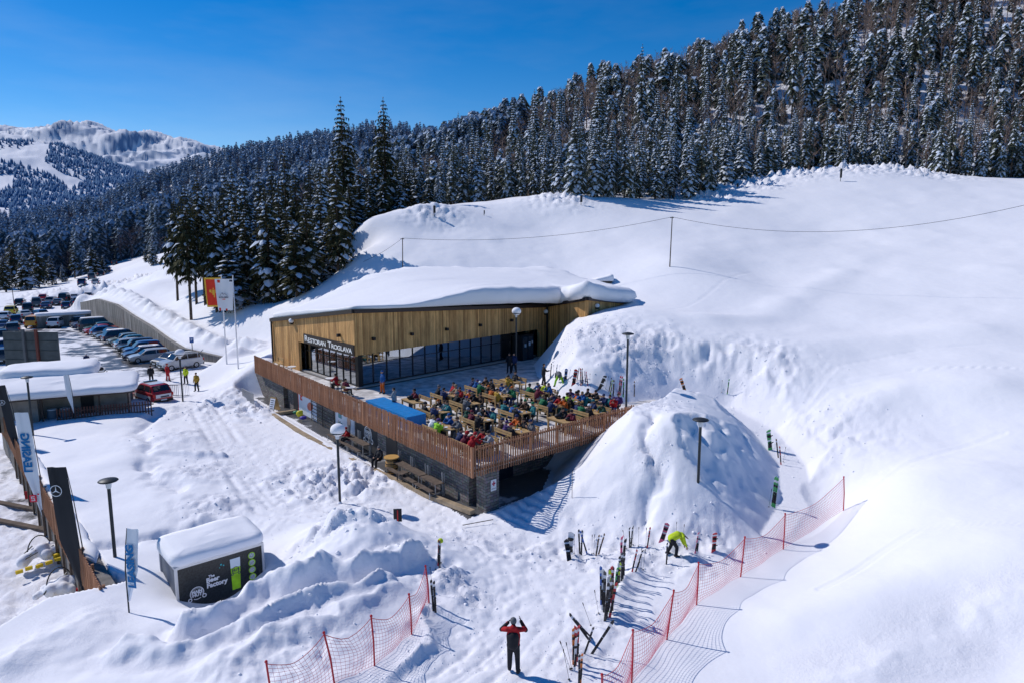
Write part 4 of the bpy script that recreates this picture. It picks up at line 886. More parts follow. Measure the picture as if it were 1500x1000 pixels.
# ------------------------------------------------------------------ terrace deck, lower storey
M['deck'] = mat('trodden_snow_deck', (.60, .58, .565), .8, noise=(1.3, .45), bump=(5, .6, .05))
tp = list(TERR)
mb = MB(); mb.prism([tuple(RA-NL*.12-NR*.12), tuple(RA+VR*14-NR*.1), (10.6, 46.5), (10., 50), (7, 52), (4.4, 58), (3.6, 67.2), tuple(BN), tuple(C1), tuple(L0), tuple(RA+UL*34.8-NL*.1)], 2.28, FL)
dk = mb.build('terrace_deck', M['deck']); tag(dk, 'raised terrace floor with trodden snow', kind='structure')
def uv_(u, v): return tuple(RA+UL*u+VR*v)
LS = empty('lower_storey', (0, 0, 0), 0, 'stone faced lower storey under the terrace with posters and dark doorways', 'building')
mb = MB(); mb.prism([uv_(1.5, .8), uv_(1.5, 2.0), uv_(3.2, 2.0), uv_(3.2, 12.5), uv_(14, 12.5), uv_(28.6, 4), uv_(28.6, .8)], -.3, 2.26); mb.build('wall', M['stone'], LS)
# retaining wall piece at the far left end
mb = MB(); mb.prism([uv_(28.9, .5), uv_(28.9, 1.0), uv_(36.5, 1.0), uv_(36.5, .5)], -.2, 2.2); mb.build('retaining_wall', M['stone'], LS)
pc = Vector((-1.38, 33.75)); vr = Vector(VR).normalized(); ul = Vector(UL).normalized()
mb = MB(); mb.prism([tuple(pc), tuple(pc+vr*.95), tuple(pc+vr*.95+ul*.8), tuple(pc+ul*.8)], -.3, 2.27); pil = mb.build('pillar', M['stone'], LS)
# red cross plate on the pillar
nr = Vector((vr.y, -vr.x)); c = pc+vr*.55+nr*.02
mb = MB(); mb.box((c.x, c.y, 1.35), (.36, .03, .60), math.atan2(vr.y, vr.x)); sgn = mb.build('first_aid_sign', M['white'], pil)
c2 = c+nr*.022; mb = MB(); mb.box((c2.x, c2.y, 1.44), (.22, .01, .075), math.atan2(vr.y, vr.x)); mb.box((c2.x, c2.y, 1.525), (.075, .01, .075), math.atan2(vr.y, vr.x)); mb.box((c2.x, c2.y, 1.355), (.075, .01, .075), math.atan2(vr.y, vr.x)); mb.build('red_cross', mat('cross_red', (.45, .01, .06), .5), sgn)
put_text('AMBULANTA', .055, mat('grey_print', (.25, .25, .3), .6), (*c2, 1.17), (vr.x, vr.y, 0), (0, 0, 1), sgn)
# panels along the left lower wall, located by their place on it
def lw(px, z=1.1, v=.8):
    lo, hi = 0., 30.
    for _ in range(40):
        mid = (lo+hi)/2; q = RA+UL*mid+VR*v
        if proj(q[0], q[1], z)[0] > px: lo = mid
        else: hi = mid
    return lo
nl = Vector(NL)
def wpanel(px0, px1, z0, z1, mt, name, proud=.03, label=None, par=None):
    u0, u1 = lw(px0), lw(px1); a = RA+UL*u0+VR*.8; b = RA+UL*u1+VR*.8; a = Vector(a)+nl*proud; b = Vector(b)+nl*proud
    mb = MB(); mb.prism([tuple(a), tuple(b), tuple(b-nl*(proud-.004)), tuple(a-nl*(proud-.004))], z0, z1); o = mb.build(name, mt, par or LS)
    if label: o['label'] = label
    return o, a, b
M['poster'] = mat('poster_white', (.62, .68, .76), .6)
def wtext(txt, size, mt, px, z, par, bold=0., sp=1., rot=False):
    u = lw(px, z); p = Vector(RA+UL*u+VR*.8)+nl*.045
    return put_text(txt, size, mt, (*p, z), ((-ul.x, -ul.y, 0) if not rot else (0, 0, 1)), ((0, 0, 1) if not rot else (ul.x, ul.y, 0)), par, bold=bold, spacing=sp)
o, a, b = wpanel(412, 419, .8, 2.0, M['white'], 'notice_board')
wpanel(430, 437, -.05, 2.15, M['black'], 'doorway')
o, a, b = wpanel(438, 464, .1, 2.1, M['poster'], 'poster', label='white poster with a red sausage and red lettering')
wtext('PLJ', .55, M['red'], 442, 1.55, o, .03, rot=True)
mb = MB(); u = lw(455); p = Vector(RA+UL*u+VR*.8)+nl*.05; mb.ball((p.x, p.y, 1.05), (.62, .62, .33), 16, 8, M3=Matrix.Rotation(math.atan2(ul.y, ul.x), 3, 'Z') @ Matrix.Diagonal((1, .05, 1)) @ Matrix.Rotation(.25, 3, 'Y')); mb.build('sausage_picture', mat('sausage_print', (.55, .16, .10), .6, noise=(4, .35)), o)
o2, a, b = wpanel(437.2, 437.9, .1, 2.1, M['red'], 'red_stripe')
o, a, b = wpanel(492, 520, .15, 2.1, M['poster'], 'poster', label='pale poster showing a person')
mb = MB(); u = lw(512); p = Vector(RA+UL*u+VR*.8)+nl*.05; mb.ball((p.x, p.y, 1.3), (.30, .30, .5), 12, 7, M3=Matrix.Rotation(math.atan2(ul.y, ul.x), 3, 'Z') @ Matrix.Diagonal((1, .05, 1))); mb.build('portrait_print', mat('skin_print', (.55, .36, .27), .7), o)
mb = MB(); u = lw(499); p = Vector(RA+UL*u+VR*.8)+nl*.05; mb.box((p.x, p.y, 1.5), (.5, .02, .35), math.atan2(ul.y, ul.x)); mb.box((p.x, p.y, .75), (.8, .02, .5), math.atan2(ul.y, ul.x)); mb.build('print_block', mat('teal_print', (.12, .3, .33), .7), o)
o, a, b = wpanel(522, 553, -.05, 2.1, mat('dark_wall_panel', (.05, .05, .052), .7), 'wall_panel')
def ring(mb, c, dx, dz, r0, r1, n=28, a0=0, a1=2*PI, off=Vector((0, 0, 0))):
    c = Vector(c); dx = Vector(dx); dz = Vector(dz)
    for k in range(n):
        t0 = a0+(a1-a0)*k/n; t1 = a0+(a1-a0)*(k+1)/n
        mb.poly([c+dx*math.cos(t0)*r0+dz*math.sin(t0)*r0, c+dx*math.cos(t0)*r1+dz*math.sin(t0)*r1, c+dx*math.cos(t1)*r1+dz*math.sin(t1)*r1, c+dx*math.cos(t1)*r0+dz*math.sin(t1)*r0])
def hut_logo(c, dx, dz, s, parent, mt):
    """ring badge with two lines of lettering and a curl at each lower side"""
    c = Vector(c); dx = Vector(dx); dz = Vector(dz); mb = MB(); ring(mb, c, dx, dz, s*.80, s*.92, 30, -.6, PI+.6); ring(mb, c, dx, dz, s*.66, s*.70, 30, -.5, PI+.5)
    ring(mb, c+dx*s*.92-dz*s*.62, dx, dz, s*.16, s*.30, 16); ring(mb, c-dx*s*.92-dz*s*.75, dx, dz, s*.14, s*.28, 16)
    ring(mb, c, dx, dz, s*.80, s*.90, 10, PI+1.0, 2*PI-1.0)
    o = mb.build('badge_logo', mt, parent)
    put_text('MAIN', s*.55, mt, c+dz*s*.22, dx, dz, o, bold=.01); put_text('HUT', s*.6, mt, c-dz*s*.24, dx, dz, o, bold=.01); return o
u = lw(540); p = Vector(RA+UL*u+VR*.8)+nl*.05; hut_logo((p.x, p.y, 1.15), (-ul.x, -ul.y, 0), (0, 0, 1), .62, o, M['white'])
wpanel(566, 582, -.05, 2.0, M['black'], 'doorway')
for u0, u1 in ((lw(466), lw(489)),):
    mb = MB()
    for k in range(7): z = .25+k*.27; a = Vector(RA+UL*(u0+1.1)+VR*.8)+nl*.10; b = Vector(RA+UL*(u1-.3)+VR*.8)+nl*.10; mb.bar((*a, z), (*b, z), .035)
    for q in (a, b, (a+b)/2): mb.bar((*q, 0), (*q, 1.95), .05)
    mb.build('rack', M['black'], LS)
# service bay doors on the right side
a = Vector(uv_(3.2, 3.2))+Vector(NR)*.04; b = Vector(uv_(3.2, 5.4))+Vector(NR)*.04
mb = MB(); mb.prism([tuple(a), tuple(b), tuple(b-Vector(NR)*.03), tuple(a-Vector(NR)*.03)], 0, 2.2); mb.build('service_door', mat('blue_black_door', (.012, .02, .035), .5), LS)
# kerb strip outside the lower storey
kp = [at(*q) for q in [(398, 607, .05), (440, 634, .05), (472, 652, .05), (520, 676, .05), (570, 700, .05), (630, 727, .05), (692, 751, .05)]]
mb = MB()
for a, b in zip(kp[:-1], kp[1:]): mb.bar((*a, .10), (*b, .10), .34, .22)
mb.bar((*kp[0], .10), (kp[0][0]+1.6, kp[0][1]+1.1, .10), .34, .22)
k_ = mb.build('kerb', M['kerb']); tag(k_, 'sandy concrete kerb along the lower storey', 'kerb')
# ------------------------------------------------------------------ slatted railing
def railing(A, d, n, L, label, group=None, zb=2.12, zt=3.72, sp=.172, extra=None, mt='rail'):
    A = Vector(A); d = Vector(d).normalized(); n = Vector(n).normalized(); t = empty('terrace_railing', (0, 0, 0), 0, label, 'railing', group)
    s = MB(); k = 0; u = 0
    ang = math.atan2(d.y, d.x)
    while u < L:
        p = A+d*u+n*rnd.uniform(-.012, .012); w = .062 if k % 12 else .10; j = rnd.uniform(-.03, .03)
        zo = extra(u) if extra else 0; s.box((p.x, p.y, (zb+zt)/2+j+zo), (w, .05, zt-zb), ang); u += sp; k += 1
    for i in range(len(s.uv)): pass
    s.build('slat_panel', M[mt], t)
    b = MB(); q0 = A-n*.06; q1 = A+d*L-n*.06
    for z in (zb+.3, zt-.22): b.bar((*q0, z+(extra(0) if extra else 0)), (*q1, z+(extra(L) if extra else 0)), .06, .10)
    b.build('rail', M[mt], t)
    u = .15
    while u < L: p = A+d*u-n*.15; zo = extra(u) if extra else 0; MB().box((p.x, p.y, (zb+.5+zt-.1)/2+zo), (.10, .10, zt-zb-.62), ang).build('post', M[mt], t); u += 2.05
    return t
railing(RA+UL*.12, UL, NL, 34.6, 'long slatted timber railing on the left edge of the terrace, above the stone lower storey', 'slatted railings of the terrace')
railing(RA+VR*.02, VR, NR, 13.2, 'short slatted timber railing on the right edge of the terrace, running into the snow mound', 'slatted railings of the terrace')
# blue tarpaulin over a stack beside the railing
bx = [at(*q) for q in [(532, 584, 3.3), (562, 577, 3.3), (608, 600, 3.3), (598, 618, 3.3)]]
mb = MB(); P8 = []; a = Vector(bx[0]); b = Vector(bx[2]); ax = Vector((b-a)).normalized(); pp = Vector(uv_(10.5, 1.35)); L_ = 6.0
mb.prism([tuple(uv_(8.0, .75)), tuple(uv_(8.0, 2.15)), tuple(uv_(13.6, 2.15)), tuple(uv_(13.6, .75))], 2.62, 3.45)
tp_ = mb.build('tarpaulin', mat('blue_tarpaulin', (.015, .22, .55), .45, noise=(3, .12), bump=(3, .5, .08)), None, bevel=.08); tag(tp_, 'bright blue tarpaulin covering a long stack beside the left railing', 'tarpaulin')
# ------------------------------------------------------------------ concrete retaining wall by the car park
def conc():
    m = bpy.data.materials.new('stained_concrete'); m.use_nodes = True; n = m.node_tree.nodes; l = m.node_tree.links; b = n['Principled BSDF']; b.inputs['Roughness'].default_value = .9
    uv = n.new('ShaderNodeUVMap'); mp = n.new('ShaderNodeMapping'); mp.inputs['Scale'].default_value = (.9, .08, 1); l.new(uv.outputs[0], mp.inputs[0])
    t = n.new('ShaderNodeTexNoise'); t.inputs['Scale'].default_value = 2.2; t.inputs['Detail'].default_value = 7; t.inputs['Roughness'].default_value = .7; l.new(mp.outputs[0], t.inputs['Vector'])
    r = n.new('ShaderNodeValToRGB'); r.color_ramp.elements[0].position = .38; r.color_ramp.elements[1].position = .62; r.color_ramp.elements[0].color = (.13, .12, .11, 1); r.color_ramp.elements[1].color = (.38, .36, .33, 1)
    l.new(t.outputs['Fac'], r.inputs[0]); br = n.new('ShaderNodeTexBrick'); br.inputs['Brick Width'].default_value = 2.5; br.inputs['Row Height'].default_value = 9; br.offset = 0; br.inputs['Mortar Size'].default_value = .03
    br.inputs['Color1'].default_value = (1, 1, 1, 1); br.inputs['Color2'].default_value = (.86, .86, .86, 1); br.inputs['Mortar'].default_value = (.35, .33, .3, 1); l.new(uv.outputs[0], br.inputs['Vector'])
    mx = n.new('ShaderNodeMix'); mx.data_type = 'RGBA'; mx.blend_type = 'MULTIPLY'; mx.inputs[0].default_value = 1; l.new(r.outputs[0], mx.inputs[6]); l.new(br.outputs[0], mx.inputs[7]); l.new(mx.outputs[2], b.inputs['Base Color']); return m
M['concrete'] = conc()
mb = MB(); tz = [2.7, 4.0, 3.9, 2.9, 2.3, 1.65, 1.3, .6]; s0 = 0
for i in range(len(WALLC)-1):
    K = 5
    for j in range(K):
        OFF = Vector((-.42, -.50)); a = Vector(WALLC[i]).lerp(Vector(WALLC[i+1]), j/K)+OFF; b = Vector(WALLC[i]).lerp(Vector(WALLC[i+1]), (j+1)/K)+OFF; za = tz[i]+(tz[i+1]-tz[i])*j/K; zb = tz[i]+(tz[i+1]-tz[i])*(j+1)/K
        L = (b-a).length; d = (b-a).normalized(); n = Vector((-d.y, d.x))*.45
        mb.poly([(*b, -.3), (*a, -.3), (*a, za), (*b, zb)][::-1], uvs=[(s0+L, zb), (s0, za), (s0, 0), (s0+L, 0)])
        a2, b2 = a+n*1.1, b+n*1.1; mb.poly([(*a, za), (*a2, za), (*b2, zb), (*b, zb)], uvs=[(s0, 0), (s0, .4), (s0+L, .4), (s0+L, 0)]); mb.poly([(*a2, -.3), (*a2, za), (*b2, zb), (*b2, -.3)]); s0 += L
a = Vector(WALLC[0]); mb.box((a.x-.2, a.y+.2, 1.1), (.5, .5, 3.2), .8)
o = mb.build('retaining_wall', M['concrete']); tag(o, 'stained grey concrete retaining wall holding the snow slope above the parked cars', 'retaining wall')
# ------------------------------------------------------------------ left fence above the lower level
fA = Vector((-16.0, 24.8)); fB = Vector((-35.4, 46.7)); fd = (fB-fA).normalized(); fn = Vector((-.748, -.663))
fe = railing(fA, fd, fn, (fB-fA).length+9, 'slatted timber fence at the left, between snow field and lower level', None, -.85, .85, .165, lambda u: .12*math.sin(u*.45)-.1)
mb = MB(); inn = Vector((.748, .663))
a = fA+inn*.06+fd*.2; b = fB+fd*8+inn*.06; wallpiece(mb, b, a, -3, .42, -3, .42, .55); mb.build('retaining_wall', mat('grey_boarding', (.17, .16, .15), .9, noise=(2, .35)), fe)
sn_ = inn*.14; mb = MB(); K_ = 40
P_ = [a.lerp(b, i/K_)+inn*.34 for i in range(3, K_+1)]; mb.tube([(p.x, p.y, .40+.06*math.sin(k*1.7)) for k, p in enumerate(P_)], [.02]+[.30+.05*math.sin(k*2.3) for k in range(len(P_)-1)], 12, True)
mb.build('snow_cap', M['snow'], fe, True)
u = .6; M['oldtimber'] = mat('old_timber', (.12, .09, .07), .9, noise=(3, .3))
while u < 30: p = fA+fd*u-inn*.02; MB().box((p.x, p.y, -1.9), (.16, .10, 2.0), math.atan2(fd.y, fd.x)).build('support_post', M['oldtimber'], fe); u += 2.1
# ------------------------------------------------------------------ street lamps
M['lampglass'] = mat('lamp_glass', (.55, .6, .65), .2)
lp_m = {}
def lamp_meshes(H):
    pole = MB().lathe((0, 0, -1.2), [(.07, 0), (.07, H+.85), (.05, H+.9), (.045, H+1.0)], 10).mesh('pole', M['darksteel'], True)
    head = MB().lathe((0, 0, H), [(.0, .10), (.14, .09), (.36, .03), (.40, -.01), (.36, -.04), (.12, -.06), (0, -.06)], 20).mesh('lamp_shade', M['darksteel'], True)
    gl = MB().lathe((0, 0, H), [(.13, -.06), (.10, -.32), (.06, -.36)], 14).mesh('glass', M['lampglass'], True)
    return pole, head, gl
caps = MB(); caps.ball((0, 0, 0), (.40, .40, .34), 14, 9); capm = caps.mesh('snow_cap', M['snow'], True)
def lamp(px, py, z, pyt, snow, label, zuse=None):
    x, y = at(px, py, z); zz = gz(x, y) if zuse is None else zuse; H = CZ-slope(pyt)*y-zz
    t = empty('street_lamp', (x, y, zz), 0, label, 'lamp'); a, b, c = lamp_meshes(H); obj('pole', a, t); h = obj('lamp_shade', b, t); obj('glass', c, h)
    if snow: s = obj('snow_cap', capm, h); s.location = (.03, 0, H+.16)
    return t
lamp(268, 588, 0, 519, True, 'snow capped lamp post beside the red and white car')
lamp(498, 735, 0, 633, True, 'lamp post with a white snow dome, in front of the lower storey')
lamp(169, 820, .3, 703, False, 'lamp post with a dark disc head in the smooth snow field left of the trailer')
lamp(1023, 697, 2.6, 614, False, 'lamp post with a dark disc head on top of the big snow mound')
lamp(917, 606, 2.6, 489, False, 'tall lamp post with a disc head at the snowbank end of the terrace', 2.55)
lamp(756, 546, 2.6, 459, True, 'snow capped lamp post in front of the restaurant entrance', 2.6)
lamp(48, 632, .3, 552, False, 'lamp post with a disc head rising beside the snow covered shed')
# ------------------------------------------------------------------ flag poles
def cloth(name, w, h, nx, nz, wave, mats, mi=None, parent=None, seed=1, taper=None):
    """hanging cloth: local x along width, z down from 0"""
    V = []; Fs = []; UV = []
    for j in range(nz+1):
        for i in range(nx+1):
            u, v = i/nx, j/nz; off = wave*(math.sin(u*7+v*4+seed)*.6+math.sin(u*13-v*3+seed*2)*.25)*(.25+u); x = u*w
            if taper: x = taper(u, v)*w
            V.append((x, off, -v*h))
    for j in range(nz):
        for i in range(nx): a = j*(nx+1)+i; Fs.append((a, a+nx+1, a+nx+2, a+1))
    me = bpy.data.meshes.new(name); me.from_pydata(V, [], Fs)
    for m in mats: me.materials.append(m)
    if mi: me.polygons.foreach_set('material_index', [mi((k % nx+.5)/nx, (k//nx+.5)/nz) for k in range(nx*nz)])
    me.polygons.foreach_set('use_smooth', [True]*len(Fs)); me.update(); o = obj(name, me, parent); return o
M['fred'] = mat('flag_red', (.70, .045, .02), .7); M['fgold'] = mat('flag_gold', (.75, .45, .05), .7); M['fwhite'] = mat('flag_white', (.78, .80, .84), .7)
M['polewhite'] = mat('pole_paint', (.68, .70, .74), .4)
M['ink'] = mat('dark_print', (.05, .06, .09), .6)
def flagpole(px, py, z, pyt, label):
    x, y = at(px, py, z); zz = gz(x, y); H = CZ-slope(pyt)*y-zz; t = empty('flagpole', (x, y, zz), 0, label, 'flagpole')
    MB().tube([(0, 0, -.5), (0, 0, H)], [.075, .045], 10).ball((0, 0, H+.04), .07, 8, 6).build('pole', M['polewhite'], t, True); return t, x, y, zz, H
t1, x1, y1, z1, H1 = flagpole(350, 553, .3, 405, 'right hand white flagpole, carrying the white flag'); t2, x2, y2, z2, H2 = flagpole(333, 545, .3, 404, 'left hand white flagpole, carrying the red and gold flag')
def flag(x, y, z, w, h, rz, label, mats, mi, lean):
    t = empty('flag', (x, y, z), rz, label, 'flag'); f = cloth('cloth', w, h, 24, 34, .11, mats, mi, t, 1.3, lambda u, v: u*(1-.22*v)+.10*v); return t, f
# emblem cells: a small gold eagle-like crest (spread wings, crown, tail) at the flag's middle
def crest(u, v):
    if u < .07 or u > .93 or v < .045 or v > .955: return 1
    a, b = abs(u-.5), v-.50
    if abs(b) < .10 and a < .07: return 1
    if -.10 < b < .07 and .07 < a < .27 and abs(b+.02+(a-.07)*.25) < .055 and int(a*60) % 3: return 1
    if -.155 < b < -.115 and a < .05: return 1
    if .10 < b < .17 and a < .10 and int(u*40) % 2: return 1
    return 0
tf2, f2 = flag(x2, y2, z2+H2-.2, -1.75, 3.0, .15, 'red flag with gold border and gold eagle crest hanging from the left pole', [M['fred'], M['fgold']], crest, 0)
tf1, f1 = flag(x1, y1, z1+H1-.25, -1.75, 3.1, .15, 'white flag with a mountain outline emblem hanging from the right pole', [M['fwhite'], M['fred'], M['ink']], lambda u, v: 1 if ((u > .72 and u < .86 and v > .04 and v < .11) or (u > .38 and u < .5 and v > .93) or (u > .78 and v > .9 and u < .9)) else (2 if (.06 < u < .22 and .03 < v < .09) else 0), 0)
mb = MB()
for a, b in (((-.35, -.1), (-.12, .22)), ((-.12, .22), (.02, .02)), ((.02, .02), (.12, .14)), ((.12, .14), (.36, -.1)), ((-.12, .22), (-.05, .05))):
    mb.bar((a[0], 0, a[1]), (b[0], 0, b[1]), .045, .02)
o = mb.build('mountain_emblem', M['ink'], f1); o.location = (-.95, -.14, -1.55)
put_text('KOLASIN', .21, M['ink'], (-.95, -.15, -1.80), (1, 0, 0), (0, 0, 1), f1, bold=.008); put_text('1450', .15, M['fred'], (-.95, -.15, -1.99), (1, 0, 0), (0, 0, 1), f1, bold=.006)
# ------------------------------------------------------------------ feather banners
def banner(px, py, z, pyt, w, label, mt, rz, lean, shape='sail', turn=1):
    x, y = at(px, py, z); zz = gz(x, y); H = CZ-slope(pyt)*y-zz; t = empty('feather_banner', (x, y, zz), rz, label, 'banner')
    MB().tube([(0, 0, -.4), (0, 0, H*.5), (lean*.5, 0, H*.8), (lean, 0, H)], [.03, .025, .018, .012], 6).build('pole', M['darksteel'], t)
    h = H*.86; f = cloth('cloth', w*turn, h, 14, 30, .05, [mt], None, t, 2.2, lambda u, v: (u if v < .55 else u*max(.05, 1-(v-.55)*1.9))+(lean/(w*turn))*(1-v)**1.5); f.location = (0, 0, H); return t, f, H, h
M['bwhite'] = mat('banner_white', (.76, .81, .88), .7); M['bblack'] = mat('banner_black', (.020, .024, .032), .6); M['bblue'] = mat('banner_blue', (.0, .16, .42), .6); M['bred'] = mat('banner_red', (.70, .02, .06), .6)
t, f, H, h = banner(61, 716, .3, 603, .72, 'blue white feather banner with mirrored LEASING lettering, standing at the slatted fence', M['bwhite'], .12, -.25, turn=-1)
put_text('LEASING', .60, M['bblue'], (-.56, -.07, -h*.37), (0, 0, 1), (1, 0, 0), f, bold=.02, spacing=.95)
mb = MB(); mb.box((-.45, -.06, -h*.80), (.36, .02, .40)); sq = mb.build('logo_square', M['bred'], f)
mb = MB(); [mb.box((-.45+dx, -.075, -h*.80+dz), (ww, .01, hh)) for dx, dz, ww, hh in ((0, .11, .2, .04), (0, 0, .2, .04), (0, -.11, .2, .04), (-.08, .055, .04, .1), (.08, -.055, .04, .1))]; mb.build('logo_letter', M['fwhite'], sq)
MB().ball((-.17, -.07, -h*.76), (.05, .015, .05), 10, 6).build('logo_dot', M['bred'], f)
def star_ring(parent, c, r, mt):
    mb = MB(); c = Vector(c); ring(mb, c, (1, 0, 0), (0, 0, 1), r*.88, r, 32)
    for k in range(3):
        a = PI/2+k*2*PI/3; tip = c+Vector((math.cos(a), 0, math.sin(a)))*r*.93
        for s in (-1, 1): b = a+s*PI/3; base = c+Vector((math.cos(b), 0, math.sin(b)))*r*.12; mb.poly([c, base, tip] if s > 0 else [c, tip, base])
    return mb.build('star_emblem', mt, parent)
t, f, H, h = banner(122, 816, .4, 683, .78, 'large black feather banner with a white three pointed star in a ring', M['bblack'], .05, -.35, turn=-1)
star_ring(f, (-.80, -.10, -h*.17), .25, M['bwhite'])
t, f, H, h = banner(190, 906, .4, 772, .52, 'white feather banner with blue upright LEASING lettering, nearest the trailer', M['bwhite'], -.25, .22, turn=1)
put_text('LEASING', .44, M['bblue'], (.33, -.07, -h*.50), (0, 0, 1), (-1, 0, 0), f, bold=.02, spacing=.95)
t, f, H, h = banner(30, 648, .3, 562, .5, 'black feather banner seen almost edge on at the left margin', M['bblack'], .55, -.5, turn=-1); star_ring(f, (-.75, -.09, -h*.2), .17, M['bwhite'])
t, f, H, h = banner(110, 614, .3, 548, .38, 'narrow white feather banner in front of the snow covered shed', M['fwhite'], .1, -.15, turn=-1)
# ------------------------------------------------------------------ refreshment trailer
TA = Vector((-13.35, 25.45)); TB = Vector((-10.75, 27.75)); td = (TB-TA).normalized(); tn = Vector((td.y, -td.x)); tb = -tn
T = empty('trailer', (0, 0, 0), 0, 'black drinks trailer with green glass picture, half buried and roofed with snow', 'trailer'); L_ = (TB-TA).length; dep = 2.2; zb_, zt_ = -.95, 1.12
M['tside'] = mat('trailer_side_print', (.10, .12, .15), .45, noise=(3, .3)); M['alu'] = mat('aluminium_trim', (.55, .57, .60), .35, .6)
M['tfront'] = mat('trailer_black_print', (.012, .016, .018), .35, spec=.5, noise=(14, .8))
mb = MB(); mb.prism([tuple(TA), tuple(TB), tuple(TB+tb*dep), tuple(TA+tb*dep)], zb_, zt_); mb.build('body', M['tside'], T)
mb = MB(); a = TA+tn*.02+td*.06; b = TB+tn*.02-td*.06; mb.prism([tuple(a), tuple(b), tuple(b-tn*.015), tuple(a-tn*.015)], zb_+.05, zt_-.10); fr = mb.build('front_panel', M['tfront'], T)
mb = MB()
for p in (TA, TB, TA+tb*dep): mb.box((p.x, p.y, (zb_+zt_)/2), (.10, .10, zt_-zb_+.02), math.atan2(td.y, td.x))
mb.bar((*(TA+tn*.03), zt_-.03), (*(TB+tn*.03), zt_-.03), .06, .10); mb.bar((*(TA-td*.03), zt_-.03), (*(TA+tb*dep-td*.03), zt_-.03), .06, .10); mb.bar((*(TA-td*.03), zb_+.55), (*(TA+tb*dep-td*.03), zb_+.55), .05, .05)
mb.build('trim', M['alu'], T)
def tp3(u, z, off=.045): p = TA+td*u+tn*off; return (p.x, p.y, z)
dx3 = (td.x, td.y, 0); up3 = (0, 0, 1)
hut_logo(tp3(.72, -.18), dx3, up3, .30, fr, M['fwhite'])
put_text('The', .15, M['fwhite'], tp3(1.32, .36), dx3, up3, fr, bold=.006); put_text('Beer', .27, M['fwhite'], tp3(1.36, .20), dx3, up3, fr, bold=.012); put_text('Factory', .27, M['fwhite'], tp3(1.52, -.03), dx3, up3, fr, bold=.012)
M['lime'] = mat('lime_print', (.32, .62, .02), .5, noise=(3, .25)); M['foam'] = mat('foam_print', (.70, .78, .85), .6)
def quad(mb, u0, u1, z0, z1, off, k=0.): mb.poly([tp3(u0, z0, off), tp3(u1, z0, off), tp3(u1+k, z1, off), tp3(u0-k, z1, off)])
mb = MB(); quad(mb, 2.12, 2.46, -.55, .50, .045, .03); gp = mb.build('glass_picture', M['lime'], fr); mb = MB(); quad(mb, 2.09, 2.49, .42, .82, .047, .01); mb.build('foam_picture', M['foam'], gp)
mb = MB(); ring(mb, tp3(2.29, .30, .052), dx3, up3, .13, .155, 20); ring(mb, tp3(2.15, .14, .052), dx3, up3, .03, .055, 12); ring(mb, tp3(2.43, .14, .052), dx3, up3, .03, .055, 12); em = mb.build('badge_logo', M['ink'], gp)
put_text('HUT', .15, M['ink'], tp3(2.29, .29, .052), dx3, up3, em, bold=.004)
for z in (.72, .40, .08, -.24):
    mb = MB(); ring(mb, tp3(2.98, z, .045), dx3, up3, 0, .15, 20); d1 = mb.build('round_badge', M['lime'], fr); mb = MB(); ring(mb, tp3(2.98, z, .05), dx3, up3, 0, .115, 20); mb.build('badge_face', mat('badge_grey', (.35, .4, .45), .6, noise=(22, .5)), d1)
mb = MB(); ring(mb, tp3(1.72, .72, .045), dx3, up3, 0, .04, 10); ring(mb, tp3(1.82, .66, .045), dx3, up3, 0, .03, 10); ring(mb, tp3(1.66, .60, .045), dx3, up3, 0, .02, 10); mb.build('splash_print', mat('teal_dots', (.05, .45, .5), .5), fr)
for u, z in ((.35, -.35), (1.75, -.35)):
    p = TA+tb*u-td*.08; mb = MB(); mb.tube([(p.x, p.y, z-.2), (p.x-td.x*.1, p.y-td.y*.1, z-.2)], .11, 14); mb.build('tail_light', mat('tail_red', (.6, .01, .01), .25), T)
mb = MB(); p = TA+tb*1.1-td*.05; mb.bar((*(TA-td*.05), zb_+.1), (*(TA+tb*dep-td*.05), zb_+.1), .1, .12); mb.build('bumper', M['black'], T)
for u in (.55, 1.65):
    p = TA+td*(u)+tn*-.1; mb = MB(); mb.tube([(p.x+tn.x*.0, p.y, zb_-.05), (p.x+tb.x*.25, p.y+tb.y*.25, zb_-.05)], .30, 18); mb.build('wheel', M['black'], T)
snow_cap([tuple(TA+tn*.05-td*.05), tuple(TB+tn*.05+td*.05), tuple(TB+tb*(dep+.05)+td*.05), tuple(TA+tb*(dep+.05)-td*.05)], lambda x, y: zt_+.01, lambda x, y: .42+.08*((Vector((x, y))-TA).dot(tb)), lambda x, y: .10, 'roof_snow', T, None, .2, 9, 5)
# ------------------------------------------------------------------ shed with snowy roofs
S = empty('shed', (0, 0, 0), 0, 'low dark open fronted shed under two thick snow roofs beside the car park', 'shed')
sa = Vector((-39.2, 49.3)); sb = Vector((-30.4, 53.4)); sd = (sb-sa).normalized(); sbk = Vector((-sd.y, sd.x)); SL = (sb-sa).length
M['shedwood'] = mat('dark_shed_timber', (.07, .05, .04), .85, noise=(2, .4)); M['shedwall'] = mat('shed_render', (.30, .26, .22), .9, noise=(1.5, .25))
mb = MB(); mb.prism([tuple(sa+sd*3.4+sbk*1.7), tuple(sb-sd*.4+sbk*1.7), tuple(sb-sd*.4+sbk*3.2), tuple(sa+sd*3.4+sbk*3.2)], -.4, 2.05); mb.prism([tuple(sa+sd*.2+sbk*.3), tuple(sa+sd*3.3+sbk*.3), tuple(sa+sd*3.3+sbk*3.2), tuple(sa+sd*.2+sbk*3.2)], -.4, 2.05)
mb.build('wall', M['shedwall'], S)
mb = MB(); mb.box(tuple((sa+sd*6.4+sbk*1.66))+(1.1,), (.9, .04, 1.9), math.atan2(sd.y, sd.x)); mb.build('door', M['black'], S)
